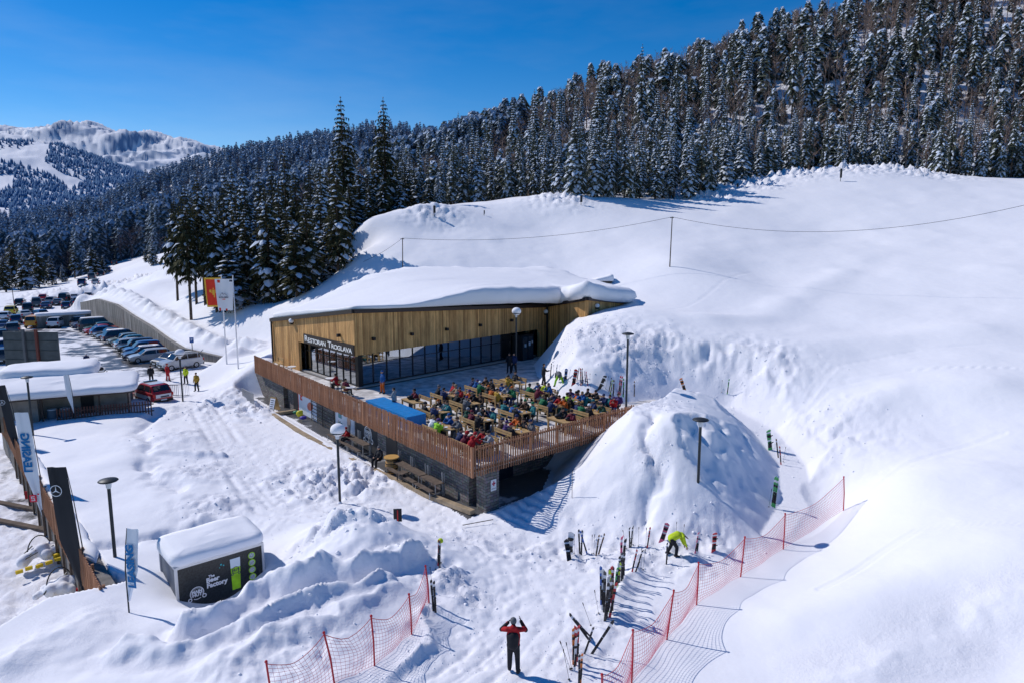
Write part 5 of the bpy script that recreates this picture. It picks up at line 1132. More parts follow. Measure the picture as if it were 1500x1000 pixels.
for u in (3.6, 5.6, 7.4, 9.4):
    p = sa+sd*u+sbk*.15; MB().box((p.x, p.y, .9), (.12, .12, 2.4), math.atan2(sd.y, sd.x)).build('post', M['shedwood'], S)
mb = MB(); q = [sa-sd*.3-sbk*.15, sb+sd*.2-sbk*.15, sb+sd*.2+sbk*3.5, sa-sd*.3+sbk*3.5]
for dz in (0,): mb.poly([(*q[0], 2.1), (*q[1], 2.1), (*q[2], 2.65), (*q[3], 2.65)]); mb.poly([(*q[3], 2.5), (*q[2], 2.5), (*q[1], 1.95), (*q[0], 1.95)]); mb.poly([(*q[0], 1.95), (*q[1], 1.95), (*q[1], 2.1), (*q[0], 2.1)]); mb.poly([(*q[1], 1.95), (*q[2], 2.5), (*q[2], 2.65), (*q[1], 2.1)])
rf = mb.build('roof', M['shedwood'], S)
sl_ = lambda x, y: 2.1+.15*((Vector((x, y))-sa).dot(sbk))
snow_cap([tuple(p) for p in q], sl_, lambda x, y: .55, lambda x, y: .22, 'roof_snow', rf, None, .4, 8, 11)
q2 = [sa+sd*.3+sbk*3.7, sa+sd*6.6+sbk*3.7, sa+sd*6.6+sbk*8.2, sa+sd*.3+sbk*8.2]
mb = MB(); mb.prism([tuple(p) for p in q2], -.4, 2.7); mb.build('wall', M['shedwall'], S)
snow_cap([tuple(p) for p in q2], lambda x, y: 2.72, lambda x, y: .95, lambda x, y: .30, 'roof_snow', S, None, .5, 9, 15)
q3 = [q2[1]+sd*.1, q2[1]+sd*2.6, q2[2]+sd*2.6-sbk*1.2, q2[2]+sd*.1-sbk*1.2]; mb = MB(); mb.prism([tuple(p) for p in q3], -.4, 1.9); mb.build('wall', M['shedwall'], S); snow_cap([tuple(p) for p in q3], lambda x, y: 1.92, lambda x, y: .5, lambda x, y: .2, 'roof_snow', S, None, .4, 6, 18)
p = sa-sd*-.9-sbk*.5; mb = MB(); mb.tube([(p.x, p.y, -.2), (p.x, p.y, 2.6), (p.x-.1, p.y, 2.9), (p.x-.5, p.y, 3.0)], .17, 10); mb.build('flue', M['black'], S)
for u in (4.1, 5.0):
    p = sa+sd*u+sbk*.9; t = empty('barrel', (p.x, p.y, -.1), 0, 'white lidded plastic barrel under the shed roof', 'barrel', 'barrels under the shed roof'); MB().lathe((0, 0, 0), [(0, 0), (.33, 0), (.38, .5), (.34, 1.0)], 16).build('drum', mat('barrel_blue_grey', (.12, .16, .2), .5), t, True); MB().lathe((0, 0, 1.0), [(.34, 0), (.34, .06), (0, .07)], 16).build('lid', M['white'], t)
# picket fence in front of the shed
pf = empty('picket_fence', (0, 0, 0), 0, 'dark red brown picket fence in front of the shed porch', 'fence'); mb = MB(); pa = sa+sd*4.6-sbk*.3; u = 0
while u < 6.6: p = pa+sd*u; mb.box((p.x, p.y, .55), (.09, .03, 1.25), math.atan2(sd.y, sd.x)); u += .2
mb.build('pickets', mat('red_brown_pickets', (.14, .06, .045), .8), pf); mb = MB(); [mb.bar((*(pa-sbk*-.03), z), (*(pa+sd*6.6+sbk*.03), z), .05, .08) for z in (.35, .9)]; mb.build('rail', M['shedwood'], pf)
# ------------------------------------------------------------------ billboard seen from behind
bx_, by_ = -45.6, 64.; Bb = empty('billboard', (bx_, by_, 0), -.08, 'large grey billboard seen from behind on two posts, above the shed roof', 'billboard')
mb = MB(); mb.box((0, 0, 3.6), (5.5, .12, 3.5)); mb.build('panel', mat('billboard_back', (.085, .10, .105), .8, noise=(1.5, .2)), Bb)
mb = MB(); [mb.box((0, -.09, z), (5.5, .04, .04)) for z in (2.7, 3.6, 4.5)]; mb.build('batten', mat('batten_grey', (.05, .06, .065), .8), Bb)
for xx, mt in ((-.55, mat('post_grey', (.12, .13, .14), .6)), (.75, mat('post_red_brown', (.16, .05, .04), .6))): MB().box((xx, -.20, 2.4), (.22, .2, 6.4)).build('post', mt, Bb)
# ------------------------------------------------------------------ things up on the hill
def hill(px, py, Y0, Y1):
    """where the sight line first meets the ground between two distances"""
    Ys = np.linspace(Y0, Y1, 140); P = [atY(px, py, y) for y in Ys]; X = np.array([p[0] for p in P]); Z = np.array([p[2] for p in P]); G = terrain(X, Ys); k = np.argmax(Z <= G)
    if Z[k] > G[k]: k = int(np.argmin(Z-G))
    return X[k], Ys[k], G[k]
wires = []
for px, py, pt, lab in [(590, 415, 349, 'thin cable pole on the slope behind the restaurant roof'), (981, 391, 318, 'thin cable pole high on the open slope, carrying the long sagging cable')]:
    x, y, z = hill(px, py, 60, 110); zt2 = CZ-slope(pt)*y; t = empty('cable_pole', (x, y, z), 0, lab, 'pole'); MB().tube([(0, 0, -.5), (.1, 0, zt2-z)], [.07, .05], 6).build('pole', M['bark'], t); MB().tube([(-.15, 0, zt2-z-.1), (.3, 0, zt2-z-.1)], .04, 5).build('crossbar', M['black'], t); wires.append(Vector((x+.1, y, zt2)))
def wire(a, b, sag, r, label, n=24, mt='black'):
    P = [a.lerp(b, i/n)-Vector((0, 0, sag*4*(i/n)*(1-i/n))) for i in range(n+1)]; o = MB().tube(P, r, 4).build('cable', M[mt]); tag(o, label, 'cable'); return o
wire(wires[0], wires[1], 1.1, .018, 'thin dark cable sagging between the two slope poles'); wire(wires[1], Vector(atY(1560, 286, 62)), 2.4, .018, 'long sagging cable running off to the right over the open slope'); wire(wires[0], Vector(atY(525, 386, 88)), .3, .018, 'short cable running from the left slope pole into the firs')
M['boxdark'] = mat('dark_box', (.02, .022, .025), .5)
for px, py, Y0, h, lab in [(636, 317, 95, 1.5, 'small dark snow capped marker on the left of the ridge'), (851, 301, 105, 1.5, 'dark marker box below the firs on the ridge'), (987, 292, 115, 1.4, 'dark marker box on the ridge track'), (1080, 276, 120, .9, 'small dark box beside the ploughed ridge bank'), (1231, 266, 130, 2.4, 'dark upright board at the top of the ridge track'), (709, 316, 100, .8, 'tiny stake on the ridge line')]:
    x, y, z = hill(px, py, Y0-8, Y0+22); t = empty('slope_marker', (x, y, z), .3, lab, 'marker'); MB().tube([(0, 0, -.3), (0, 0, h)], .05, 6).build('stake', M['black'], t); MB().box((.05, 0, h*.62), (.32 if h > .8 else .12, .22, h*.7)).build('box', M['boxdark'], t)
# ------------------------------------------------------------------ safety nets
M['netred'] = mat('net_red', (.50, .05, .10), .6); M['postred'] = mat('net_post_red', (.52, .02, .03), .4)
def net(pts, Hs, label, leans):
    t = empty('safety_net_fence', (0, 0, 0), 0, label, 'net fence', 'red safety nets'); T3 = []; B3 = []
    for (px, py), H, ln in zip(pts, Hs, leans):
        x, y = at(px, py, .4); z = gz(x, y); x, y = at(px, py, z); z = gz(x, y); b = Vector((x, y, z)); tp = b+Vector((ln, 0, H)); T3.append(tp-Vector((0, 0, .06))); B3.append(b+Vector((ln*.1, 0, .12)))
        MB().tube([b-Vector((0, 0, .4)), b.lerp(tp, .5)+Vector((.02, 0, 0)), tp], .028, 7).ball(tp, .045, 7, 5).build('post', M['postred'], t)
    mb = MB(); rp = MB(); cell = .135
    for i in range(len(T3)-1):
        L = (T3[i+1]-T3[i]).length; nu = max(4, int(L/cell)); nv = 12; G = []
        for a in range(nu+1):
            u = a/nu; sg = 4*u*(1-u); top = T3[i].lerp(T3[i+1], u)-Vector((0, 0, .36*sg)); bot = B3[i].lerp(B3[i+1], u); gzv = gz(bot.x, bot.y); bot.z = max(gzv+.03, bot.z-.1) if abs(gzv-bot.z) < .6 else bot.z
            bow = Vector((.0, .0, 0)); G.append([top.lerp(bot, v/nv)+Vector((.16*math.sin(PI*v/nv)*sg, .05*math.sin(u*9+v*.5)*sg, 0)) for v in range(nv+1)])
        for a in range(0, nu+1): mb.tube([G[a][v] for v in range(0, nv+1, 2)], .0045, 3, False)
        for v in range(nv+1): (mb if v else rp).tube([G[a][v] for a in range(0, nu+1, 2 if nu % 2 == 0 else 1)], .0055 if v else .012, 3, False)
    mb.build('net', M['netred'], t); rp.build('top_rope', M['postred'], t); return t
net([(1236, 746), (1147, 803), (1084, 842), (1020, 885), (975, 936), (925, 1000), (880, 1075)], [1.75, 1.7, 1.75, 1.7, 1.8, 1.75, 1.75], 'right hand run of red safety net on red poles along the open slope', [-.12, .0, .12, .02, .22, .0, 0])
net([(629, 876), (603, 924), (549, 978), (492, 1006), (400, 1050)], [1.45, 1.45, 1.65, 1.6, 1.6], 'left hand run of red safety net on red poles in front of the ploughed snow', [-.12, -.06, -.06, -.28, -.1])
# ------------------------------------------------------------------ small signs
x, y = at(583, 772, .8); z = gz(x, y); t = empty('trail_sign', (x, y, z), .1, 'small black sign with a red figure strip on a post in the snow pile', 'sign'); MB().tube([(0, 0, -.5), (0, 0, .55)], .03, 6).build('post', M['postred'], t); MB().box((0, -.03, .45), (.38, .03, .62)).build('board', M['boxdark'], t); MB().box((.0, -.055, .42), (.05, .02, .55)).build('strip', M['red'], t)
x, y = at(283, 529, .2); z = 0.; t = empty('parking_sign', (x, y, z), .1, 'blue parking sign on a thin grey post in front of the concrete wall', 'sign'); MB().tube([(0, 0, 0), (0, 0, 2.9)], .04, 6).build('post', M['darksteel'], t); pl = MB().box((0, -.05, 2.65), (.45, .03, .62)).build('plate', mat('sign_blue', (.03, .12, .4), .5), t); put_text('P', .42, M['fwhite'], (0, -.07, 2.68), (1, 0, 0), (0, 0, 1), pl, bold=.01)
x, y = at(290, 530, .2); t = empty('tilted_sign', (x+.3, y, 0), .1, 'small tilted sign plate on a thin post beside the parking sign', 'sign'); MB().tube([(0, 0, 0), (0, 0, 1.3)], .03, 6).build('post', M['darksteel'], t); MB().bar((0, -.05, 1.2), (.35, -.05, 1.65), .25, .03).build('plate', mat('sign_back', (.15, .18, .22), .5), t)
x, y = at(402, 600, .1); t = empty('sandwich_board', (x, y, .05), -.5, 'wooden folding chalkboard sign at the far end of the lower storey', 'sign board')
for s in (-1, 1): mb = MB(); mb.bar((0, s*.35, 0), (0, s*.05, 1.15), .65, .04) if False else mb.poly([(-.33, s*.36, 0), (.33, s*.36, 0), (.33, s*.04, 1.15), (-.33, s*.04, 1.15)]); mb.build('board', M['pine'], t)
mb = MB(); mb.poly([(-.27, -.345, .12), (.27, -.345, .12), (.27, -.09, 1.04), (-.27, -.09, 1.04)]); w = mb.build('poster', M['fwhite'], t)
for k in range(5): mb = MB(); z = .25+k*.16; yy = -.36*(1-z/1.15)-.045*z-.02; mb.bar((-.18, yy, z), (.18-.05*(k % 2), yy, z), .02, .05); mb.build('text_line', M['ink'], w)
# metal railing in the snow near the far end of the terrace
x, y = at(372, 590, .5); t = empty('metal_railing', (x, y, gz(x, y)), 2.25, 'short grey metal railing buried in snow beyond the terrace end', 'railing'); mb = MB(); [mb.bar((k*.14, 0, -.2), (k*.14, 0, .9), .03) for k in range(22)]; mb.build('bars', M['steel'], t); mb = MB(); mb.bar((0, 0, .9), (3, 0, .9), .05); mb.build('handrail', M['steel'], t)
# crowd barriers by the red car
for k, (px, py, rz) in enumerate([(246, 580, .15), (262, 580, .1)]):
    x, y = at(px, py, 0); t = empty('crowd_barrier', (x, y, gz(x, y)), rz, ['steel crowd barrier touching the rear of the red car', 'steel crowd barrier beside the lamp post'][k], 'barrier'); mb = MB(); [mb.bar((i*.15-.9, 0, .1), (i*.15-.9, 0, 1.05), .02) for i in range(13)]; mb.build('bars', M['steel'], t); mb = MB(); mb.bar((-.95, 0, 1.08), (.95, 0, 1.08), .04); mb.bar((-.95, 0, .1), (.95, 0, .1), .04); mb.build('frame', M['steel'], t)
# ------------------------------------------------------------------ people
M['skin'] = mat('skin', (.50, .29, .20), .6); M['body_dark'] = mat('dark_glove', (.02, .02, .025), .7)
CLR = {'black': (.012, .013, .018), 'dark blue': (.015, .03, .10), 'blue': (.01, .12, .42), 'red': (.50, .012, .02), 'green': (.02, .22, .09), 'lime green': (.30, .62, .03), 'yellow green': (.52, .66, .02), 'orange': (.72, .16, .02),
       'grey': (.16, .17, .19), 'light grey': (.42, .44, .47), 'purple': (.10, .05, .20), 'maroon': (.18, .015, .04), 'teal': (.02, .22, .24), 'white': (.72, .74, .78), 'brown': (.11, .06, .035), 'dark green': (.015, .07, .045), 'beige': (.42, .33, .22), 'mustard': (.55, .33, .04)}
CM = {k: mat('cloth_'+k.replace(' ', '_'), tuple(c*(.72 if max(v) > .1 and k not in ('white', 'yellow green', 'lime green') else 1) for c in v), .75, noise=(6, .22), bump=(22, .35, .01)) for k, v in CLR.items()}
HAIRC = [mat('hair_brown', (.05, .028, .015), .7), mat('hair_dark', (.015, .012, .010), .7), mat('hair_fair', (.28, .18, .08), .7)]
def capsule(mb, a, b, ra, rb, seg=12):
    a, b = Vector(a), Vector(b); d = b-a; n = 5
    if d.length < 1e-5: mb.ball(a, ra, seg, 8); return
    dn = d.normalized(); P = []; Rr = []
    for i in range(n): t = PI/2*i/n; P.append(a-dn*ra*math.cos(t)); Rr.append(max(.001, ra*math.sin(t)))
    P.append(a); Rr.append(ra); P.append(b); Rr.append(rb)
    for i in range(1, n+1): t = PI/2*i/n; P.append(b+dn*rb*math.sin(t)); Rr.append(max(.001, rb*math.cos(t)))
    mb.tube(P, Rr, seg)
def fused(mb, name, voxel, mats, smooth=2):
    o = obj(name, mb.mesh(name, mats)); m = o.modifiers.new('r', 'REMESH'); m.mode = 'VOXEL'; m.voxel_size = voxel; m.use_smooth_shade = True
    if smooth: s = o.modifiers.new('s', 'SMOOTH'); s.iterations = smooth; s.factor = .5
    bake(o); me = o.data; bpy.data.objects.remove(o); me.name = name
    if not me.materials: me.materials.append(mats)
    return me
def hand(mb, wrist, dirv, palm, side, curl=.5, s=1.):
    """palm, four unequal jointed fingers and a thumb from the side of the palm"""
    w = Vector(wrist); d = Vector(dirv).normalized(); p = Vector(palm); p = (p-d*p.dot(d)).normalized(); x = d.cross(p)*side
    k = w+d*.085*s
    for i, (o, L) in enumerate(((-.030, .070), (-.010, .080), (.011, .075), (.030, .060))):
        a = k+x*o*s; capsule(mb, w+x*o*.6*s+d*.02*s, a, .016*s, .0125*s, 8)
        j1 = a+(d*math.cos(curl*.6)+p*math.sin(curl*.6))*L*.48*s; j2 = j1+(d*math.cos(curl*1.5)+p*math.sin(curl*1.5))*L*.32*s; j3 = j2+(d*math.cos(curl*2.1)+p*math.sin(curl*2.1))*L*.25*s
        capsule(mb, a, j1, .0105*s, .0095*s, 8); capsule(mb, j1, j2, .0095*s, .0085*s, 8); capsule(mb, j2, j3, .0085*s, .0075*s, 8)
    t0 = w+d*.025*s-x*.028*s; t1 = t0+(d*.6-x*.75+p*.3)*.045*s; t2 = t1+(d*.85-x*.2+p*.4)*.032*s
    capsule(mb, t0, t1, .014*s, .012*s, 8); capsule(mb, t1, t2, .012*s, .009*s, 8)
def rigs(J, voxel=.014, jvox=.022, hood=False, gloves=False, longcoat=False):
    """body (one surface), jacket, trousers, boots, hair, hat from a joint table. Facing +Y"""
    J = {k: Vector(v) for k, v in J.items()}; H = J['head']; hd = J.get('face', Vector((0, 1, 0))).normalized(); up = (H-J['neck']).normalized(); rt = hd.cross(up).normalized()
    b = MB(); R3 = Matrix((rt, hd, up)).transposed()
    b.ball(H, (.078, .095, .115), 16, 12, M3=R3); b.ball(H-up*.055+hd*.02, (.062, .075, .07), 14, 8, M3=R3)          # skull, jaw
    capsule(b, H+hd*.092-up*.002, H+hd*.112-up*.028, .012, .016, 8)                                                       # nose
    for s in (-1, 1):
        b.ball(H+rt*.080*s-up*.01, (.014, .024, .034), 8, 6, M3=R3); b.ball(H+rt*.032*s+hd*.082+up*.018, (.016, .012, .010), 8, 6, M3=R3)
    b.ball(H+hd*.088-up*.060, (.026, .012, .010), 8, 6, M3=R3)
    capsule(b, J['neck']-up*.02, H-up*.06, .058, .052); sp = J['chest']
    capsule(b, J['pelvis'], sp, .135, .15); capsule(b, sp, J['neck']-Vector((0, 0, .03)), .14, .07)
    for s in ('l', 'r'):
        capsule(b, J['neck']-up*.05, J['sh'+s], .06, .058); capsule(b, J['sh'+s], J['el'+s], .052, .040); capsule(b, J['el'+s], J['wr'+s], .039, .027)
        hand(b, J['wr'+s], J['hd'+s]-J['wr'+s], J.get('palm'+s, Vector((0, 0, -1))), 1 if s == 'r' else -1, J.get('curl', Vector((.5, 0, 0))).x)
        capsule(b, J['pelvis'], J['hip'+s], .12, .095); capsule(b, J['hip'+s], J['kn'+s], .085, .058); capsule(b, J['kn'+s], J['an'+s], .055, .038); capsule(b, J['an'+s], J['to'+s], .038, .034)
    out = {'body': fused(b, 'person', voxel, M['skin'], 1)}
    j = MB(); p = J['pelvis']; capsule(j, p+Vector((0, 0, -.02)), p, .165, .165); capsule(j, p, sp, .160, .178, 14); capsule(j, sp, J['neck']-up*.045, .172, .085, 14); capsule(j, J['neck']-up*.03, J['neck']+up*.035, .078, .074)
    rx = (J['shr']-J['shl']).normalized()
    for k in (-1, 1): capsule(j, p+rx*.05*k, sp+rx*.075*k, .145, .14)
    if hood: j.ball(J['neck']-hd*.07+up*.02, (.11, .08, .09), 12, 8, M3=R3)
    for s in ('l', 'r'):
        capsule(j, J['neck']-up*.06, J['sh'+s], .09, .082); capsule(j, J['sh'+s], J['el'+s], .080, .064); capsule(j, J['el'+s], J['wr'+s]-(J['wr'+s]-J['el'+s]).normalized()*.02, .064, .047)
    out['jacket'] = fused(j, 'jacket', jvox, CM['black'], 2)
    t = MB()
    for s in ('l', 'r'): capsule(t, p, J['hip'+s], .142, .118); capsule(t, J['hip'+s], J['kn'+s], .108, .082); a_ = J['an'+s]; capsule(t, J['kn'+s], J['kn'+s].lerp(a_, .86), .082, .070)
    out['trousers'] = fused(t, 'trousers', jvox, CM['black'], 2)
    out['boot'] = []
    for s in ('l', 'r'):
        q = MB(); a_ = J['an'+s]; capsule(q, a_+(J['kn'+s]-a_).normalized()*.10, a_, .062, .062); capsule(q, a_, J['to'+s], .060, .050); capsule(q, a_-(J['to'+s]-a_).normalized()*.05, a_, .052, .055); out['boot'].append(fused(q, 'boot', .022, M['body_dark'], 1))
    q = MB(); q.ball(H+up*.028-hd*.012, (.094, .104, .108), 16, 10, M3=R3); cut = MB()
    # hat: dome above the brow; hair: the same dome lower at the nape
    def dome(low, fwd, r, nm, mt):
        V = []; Fs = []; n = 20; m = 7
        for i in range(m+1):
            for k in range(n):
                a = 2*PI*k/n; fr_ = .5+.5*math.sin(a); ph = (PI*(.50+low*(1-fr_)+fwd*fr_))*i/m; V.append(H+up*.03-hd*.012+R3 @ Vector((r[0]*math.sin(ph)*math.cos(a), r[1]*math.sin(ph)*math.sin(a), r[2]*math.cos(ph))))
        for i in range(m):
            for k in range(n): Fs.append((i*n+k, (i+1)*n+k, (i+1)*n+(k+1) % n, i*n+(k+1) % n))
        me = bpy.data.meshes.new(nm); me.from_pydata([tuple(v) for v in V], [], Fs); me.materials.append(mt); me.polygons.foreach_set('use_smooth', [True]*len(Fs)); me.update(); return me
    out['hat'] = dome(.12, -.04, (.098, .112, .112), 'hat', CM['black']); out['hair'] = dome(.26, -.13, (.092, .106, .104), 'hair', HAIRC[0]); out['helmet'] = dome(.16, -.03, (.118, .132, .125), 'helmet', CM['black'])
    return out
def sit(lean=.1, arms='table', look=0., legs=0., head=0.):
    y = lean; J = {'pelvis': (0, 0, .53), 'hipl': (-.09, .02, .52), 'hipr': (.09, .02, .52), 'knl': (-.13-legs, .43, .53), 'knr': (.13, .43, .54), 'anl': (-.13-legs, .42+legs, .10), 'anr': (.14, .46, .10), 'tol': (-.15-legs, .56+legs, .055), 'tor': (.17, .60, .055),
         'chest': (0, y*.5, .80), 'neck': (0, y, 1.04), 'head': (0, y+.04+head*.5, 1.21-head*.35), 'shl': (-.18, y-.0, .99), 'shr': (.18, y, .99)}
    if arms == 'table': J.update(ell=(-.24, y+.20, .80), elr=(.24, y+.20, .80), wrl=(-.10, y+.40, .86), wrr=(.12, y+.40, .86), hdl=(-.02, y+.45, .86), hdr=(.04, y+.46, .86))
    elif arms == 'face': J.update(ell=(-.22, y+.22, .82), elr=(.20, y+.26, .84), wrl=(-.08, y+.40, .88), wrr=(.06, y+.20, 1.06), hdl=(0, y+.45, .88), hdr=(.04, y+.16, 1.13), palmr=(0, -1, 0))
    elif arms == 'phone': J.update(ell=(-.21, y+.12, .78), elr=(.21, y+.12, .78), wrl=(-.07, y+.30, .92), wrr=(.07, y+.30, .92), hdl=(-.03, y+.34, .98), hdr=(.03, y+.34, .98), palml=(0, -1, 0), palmr=(0, -1, 0))
    else: J.update(ell=(-.27, y+.06, .76), elr=(.27, y+.08, .76), wrl=(-.20, y+.26, .64), wrr=(.20, y+.28, .64), hdl=(-.15, y+.33, .61), hdr=(.15, y+.35, .61))
    J['face'] = (math.sin(look), math.cos(look), -.25-head); return J
def stand(stride=.1, arms='down', look=0.):
    J = {'pelvis': (0, 0, .96), 'hipl': (-.09, 0, .92), 'hipr': (.09, 0, .92), 'knl': (-.11, .02-stride*.2, .51), 'knr': (.12, .06+stride*.3, .51), 'anl': (-.12, -stride, .09), 'anr': (.14, stride, .09), 'tol': (-.14, .12-stride, .05), 'tor': (.18, .13+stride, .05),
         'chest': (0, .02, 1.22), 'neck': (0, .01, 1.48), 'head': (0, .03, 1.65), 'shl': (-.19, 0, 1.42), 'shr': (.19, 0, 1.42)}
    if arms == 'down': J.update(ell=(-.26, -.03, 1.15), elr=(.26, -.02, 1.15), wrl=(-.27, .10, .92), wrr=(.27, .08, .92), hdl=(-.27, .13, .84), hdr=(.27, .11, .84), palml=(1, 0, 0), palmr=(-1, 0, 0))
    elif arms == 'reach': J.update(ell=(-.25, .08, 1.17), elr=(.22, .22, 1.20), wrl=(-.16, .30, 1.14), wrr=(.10, .46, 1.22), hdl=(-.10, .37, 1.15), hdr=(.06, .54, 1.23))
    elif arms == 'phone': J.update(ell=(-.355, .13, 1.33), elr=(.36, .13, 1.35), wrl=(-.17, .21, 1.53), wrr=(.22, .21, 1.58), hdl=(-.10, .23, 1.60), hdr=(.19, .22, 1.68), palml=(1, -.2, 0), palmr=(-1, -.2, 0), curl=(.22, 0, 0))
    J['face'] = (math.sin(look), math.cos(look), -.12); return J
BEND = {'pelvis': (0, -.05, .86), 'hipl': (-.10, -.05, .82), 'hipr': (.10, -.05, .82), 'knl': (-.16, .02, .46), 'knr': (.15, .16, .47), 'anl': (-.18, -.16, .09), 'anr': (.17, .12, .09), 'tol': (-.20, -.01, .05), 'tor': (.19, .27, .05), 'chest': (0, .22, .98), 'neck': (0, .46, .98), 'head': (0, .60, .88),
        'shl': (-.18, .42, .94), 'shr': (.18, .42, .94), 'ell': (-.20, .48, .68), 'elr': (.20, .50, .68), 'wrl': (-.12, .58, .46), 'wrr': (.12, .62, .46), 'hdl': (-.09, .60, .39), 'hdr': (.09, .64, .39), 'face': (0, .6, -.8)}
WIDE = dict(BEND); WIDE.update(knl=(-.26, 0, .47), knr=(.26, .02, .47), anl=(-.36, -.06, .09), anr=(.36, -.06, .09), tol=(-.40, .08, .05), tor=(.40, .08, .05))
POSES = {'sit_table': rigs(sit(.14, 'table', .2)), 'sit_face': rigs(sit(.12, 'face', -.2), hood=True), 'sit_phone': rigs(sit(.06, 'phone', 0, .0, .06)), 'sit_lap': rigs(sit(-.03, 'lap', .6, .06)), 'sit_lean': rigs(sit(.24, 'table', -.4, .05, .08), hood=True), 'sit_back': rigs(sit(-.10, 'lap', -.7)),
         'stand': rigs(stand(.06, 'down', .2)), 'walk': rigs(stand(.20, 'down')), 'reach': rigs(stand(.08, 'reach')), 'photo': rigs(stand(-.07, 'phone'), .0105, .018, hood=True), 'bend': rigs(BEND, .012, .02), 'wide': rigs(WIDE)}
def oset(o, m): o.material_slots[0].link = 'OBJECT'; o.material_slots[0].material = m
def person(x, y, z, rz, pose, jacket, trousers, top, topc, label, group=None, s=1., gloves=False):
    P = POSES[pose]; o = obj('person', P['body']); o.location = (x, y, z); o.rotation_euler = (0, 0, rz); o.scale = (s, s, s); tag(o, label, 'person', group)
    if gloves: oset(o, M['skin'])
    j = obj('jacket', P['jacket'], o); oset(j, CM[jacket]); t = obj('trousers', P['trousers'], o); oset(t, CM[trousers])
    for b in P['boot']: obj('boot', b, o)
    if top == 'hair': h = obj('hair', P['hair'], o); oset(h, topc)
    else: h = obj(top, P[top], o); oset(h, topc if not isinstance(topc, str) else CM[topc])
    return o
# ------------------------------------------------------------------ terrace tables and benches
ang = math.atan2(-UL[1], -UL[0])       # long axis of the tables
bm_top = MB().box((0, 0, .74), (1.75, .78, .045)).mesh('tabletop', M['pine'])
leg_ms = []
for i, j in ((-1, -1), (1, -1), (1, 1), (-1, 1)): leg_ms.append(MB().box((i*.80, j*.32, .359), (.09, .09, .715)).mesh('leg', M['pine']))
apr = MB(); [apr.box((0, j*.32, .66), (1.5, .035, .10)) for j in (-1, 1)]; apr_m = apr.mesh('apron', M['pine'])
def table(x, y, label, rz=ang):
    t = empty('terrace_table', (x, y, FL), rz, label, 'table', 'pine tables on the terrace'); obj('tabletop', bm_top, t); obj('apron', apr_m, t)
    for m in leg_ms: obj('leg', m, t)
    return t
bs = MB(); [bs.box((0, -.13+k*.13, .44), (1.6, .115, .035)) for k in range(3)]; bs_m = bs.mesh('seat', M['pine'])
bb = MB(); bb.box((0, -.26, .70), (1.6, .03, .12)); bb.box((0, -.27, .84), (1.6, .03, .10)); bb_m = bb.mesh('backrest', M['pine'])
bl_m = []
for i in (-1, 1): bl_m.append(MB().box((i*.72, .16, .21), (.08, .08, .42)).mesh('leg', M['pine'])); bl_m.append(MB().box((i*.72, -.23, .44), (.08, .06, .88)).mesh('leg', M['pine']))
def bench(x, y, rz, label):
    t = empty('terrace_bench', (x, y, FL), rz, label, 'bench', 'pine benches on the terrace'); obj('seat', bs_m, t); obj('backrest', bb_m, t)
    for m in bl_m: obj('leg', m, t)
    return t
gl_m = MB().lathe((0, 0, 0), [(0, 0), (.033, .0), (.038, .15), (.034, .15), (.03, .01)], 10).mesh('drinking_glass', mat('beer_glass', (.55, .32, .05), .1)); mug_m = MB().lathe((0, 0, 0), [(0, .0), (.04, 0), (.042, .09), (.036, .09), (.03, .01), (0, .01)], 10).mesh('cup', M['white']); plate_m = MB().lathe((0, 0, 0), [(0, .0), (.08, 0), (.13, .018), (.12, .022), (.07, .006), (0, .006)], 14).mesh('plate', M['white'])
bot_m = MB().lathe((0, 0, 0), [(0, 0), (.03, 0), (.031, .15), (.012, .20), (.012, .25), (0, .25)], 10).mesh('bottle', mat('green_glass', (.03, .22, .06), .1)); bag_b = MB(); bag_b.ball((0, 0, .14), (.22, .17, .15), 12, 8); bag_b.ball((.1, .04, .22), (.12, .12, .08), 10, 6); bag_m = fused(bag_b, 'bag', .025, M['black'], 2)
hel_m = POSES['stand']['helmet']
ac, as_ = math.cos(ang), math.sin(ang)
def tl(x, y, a, b): return x+a*ac-b*as_, y+a*as_+b*ac
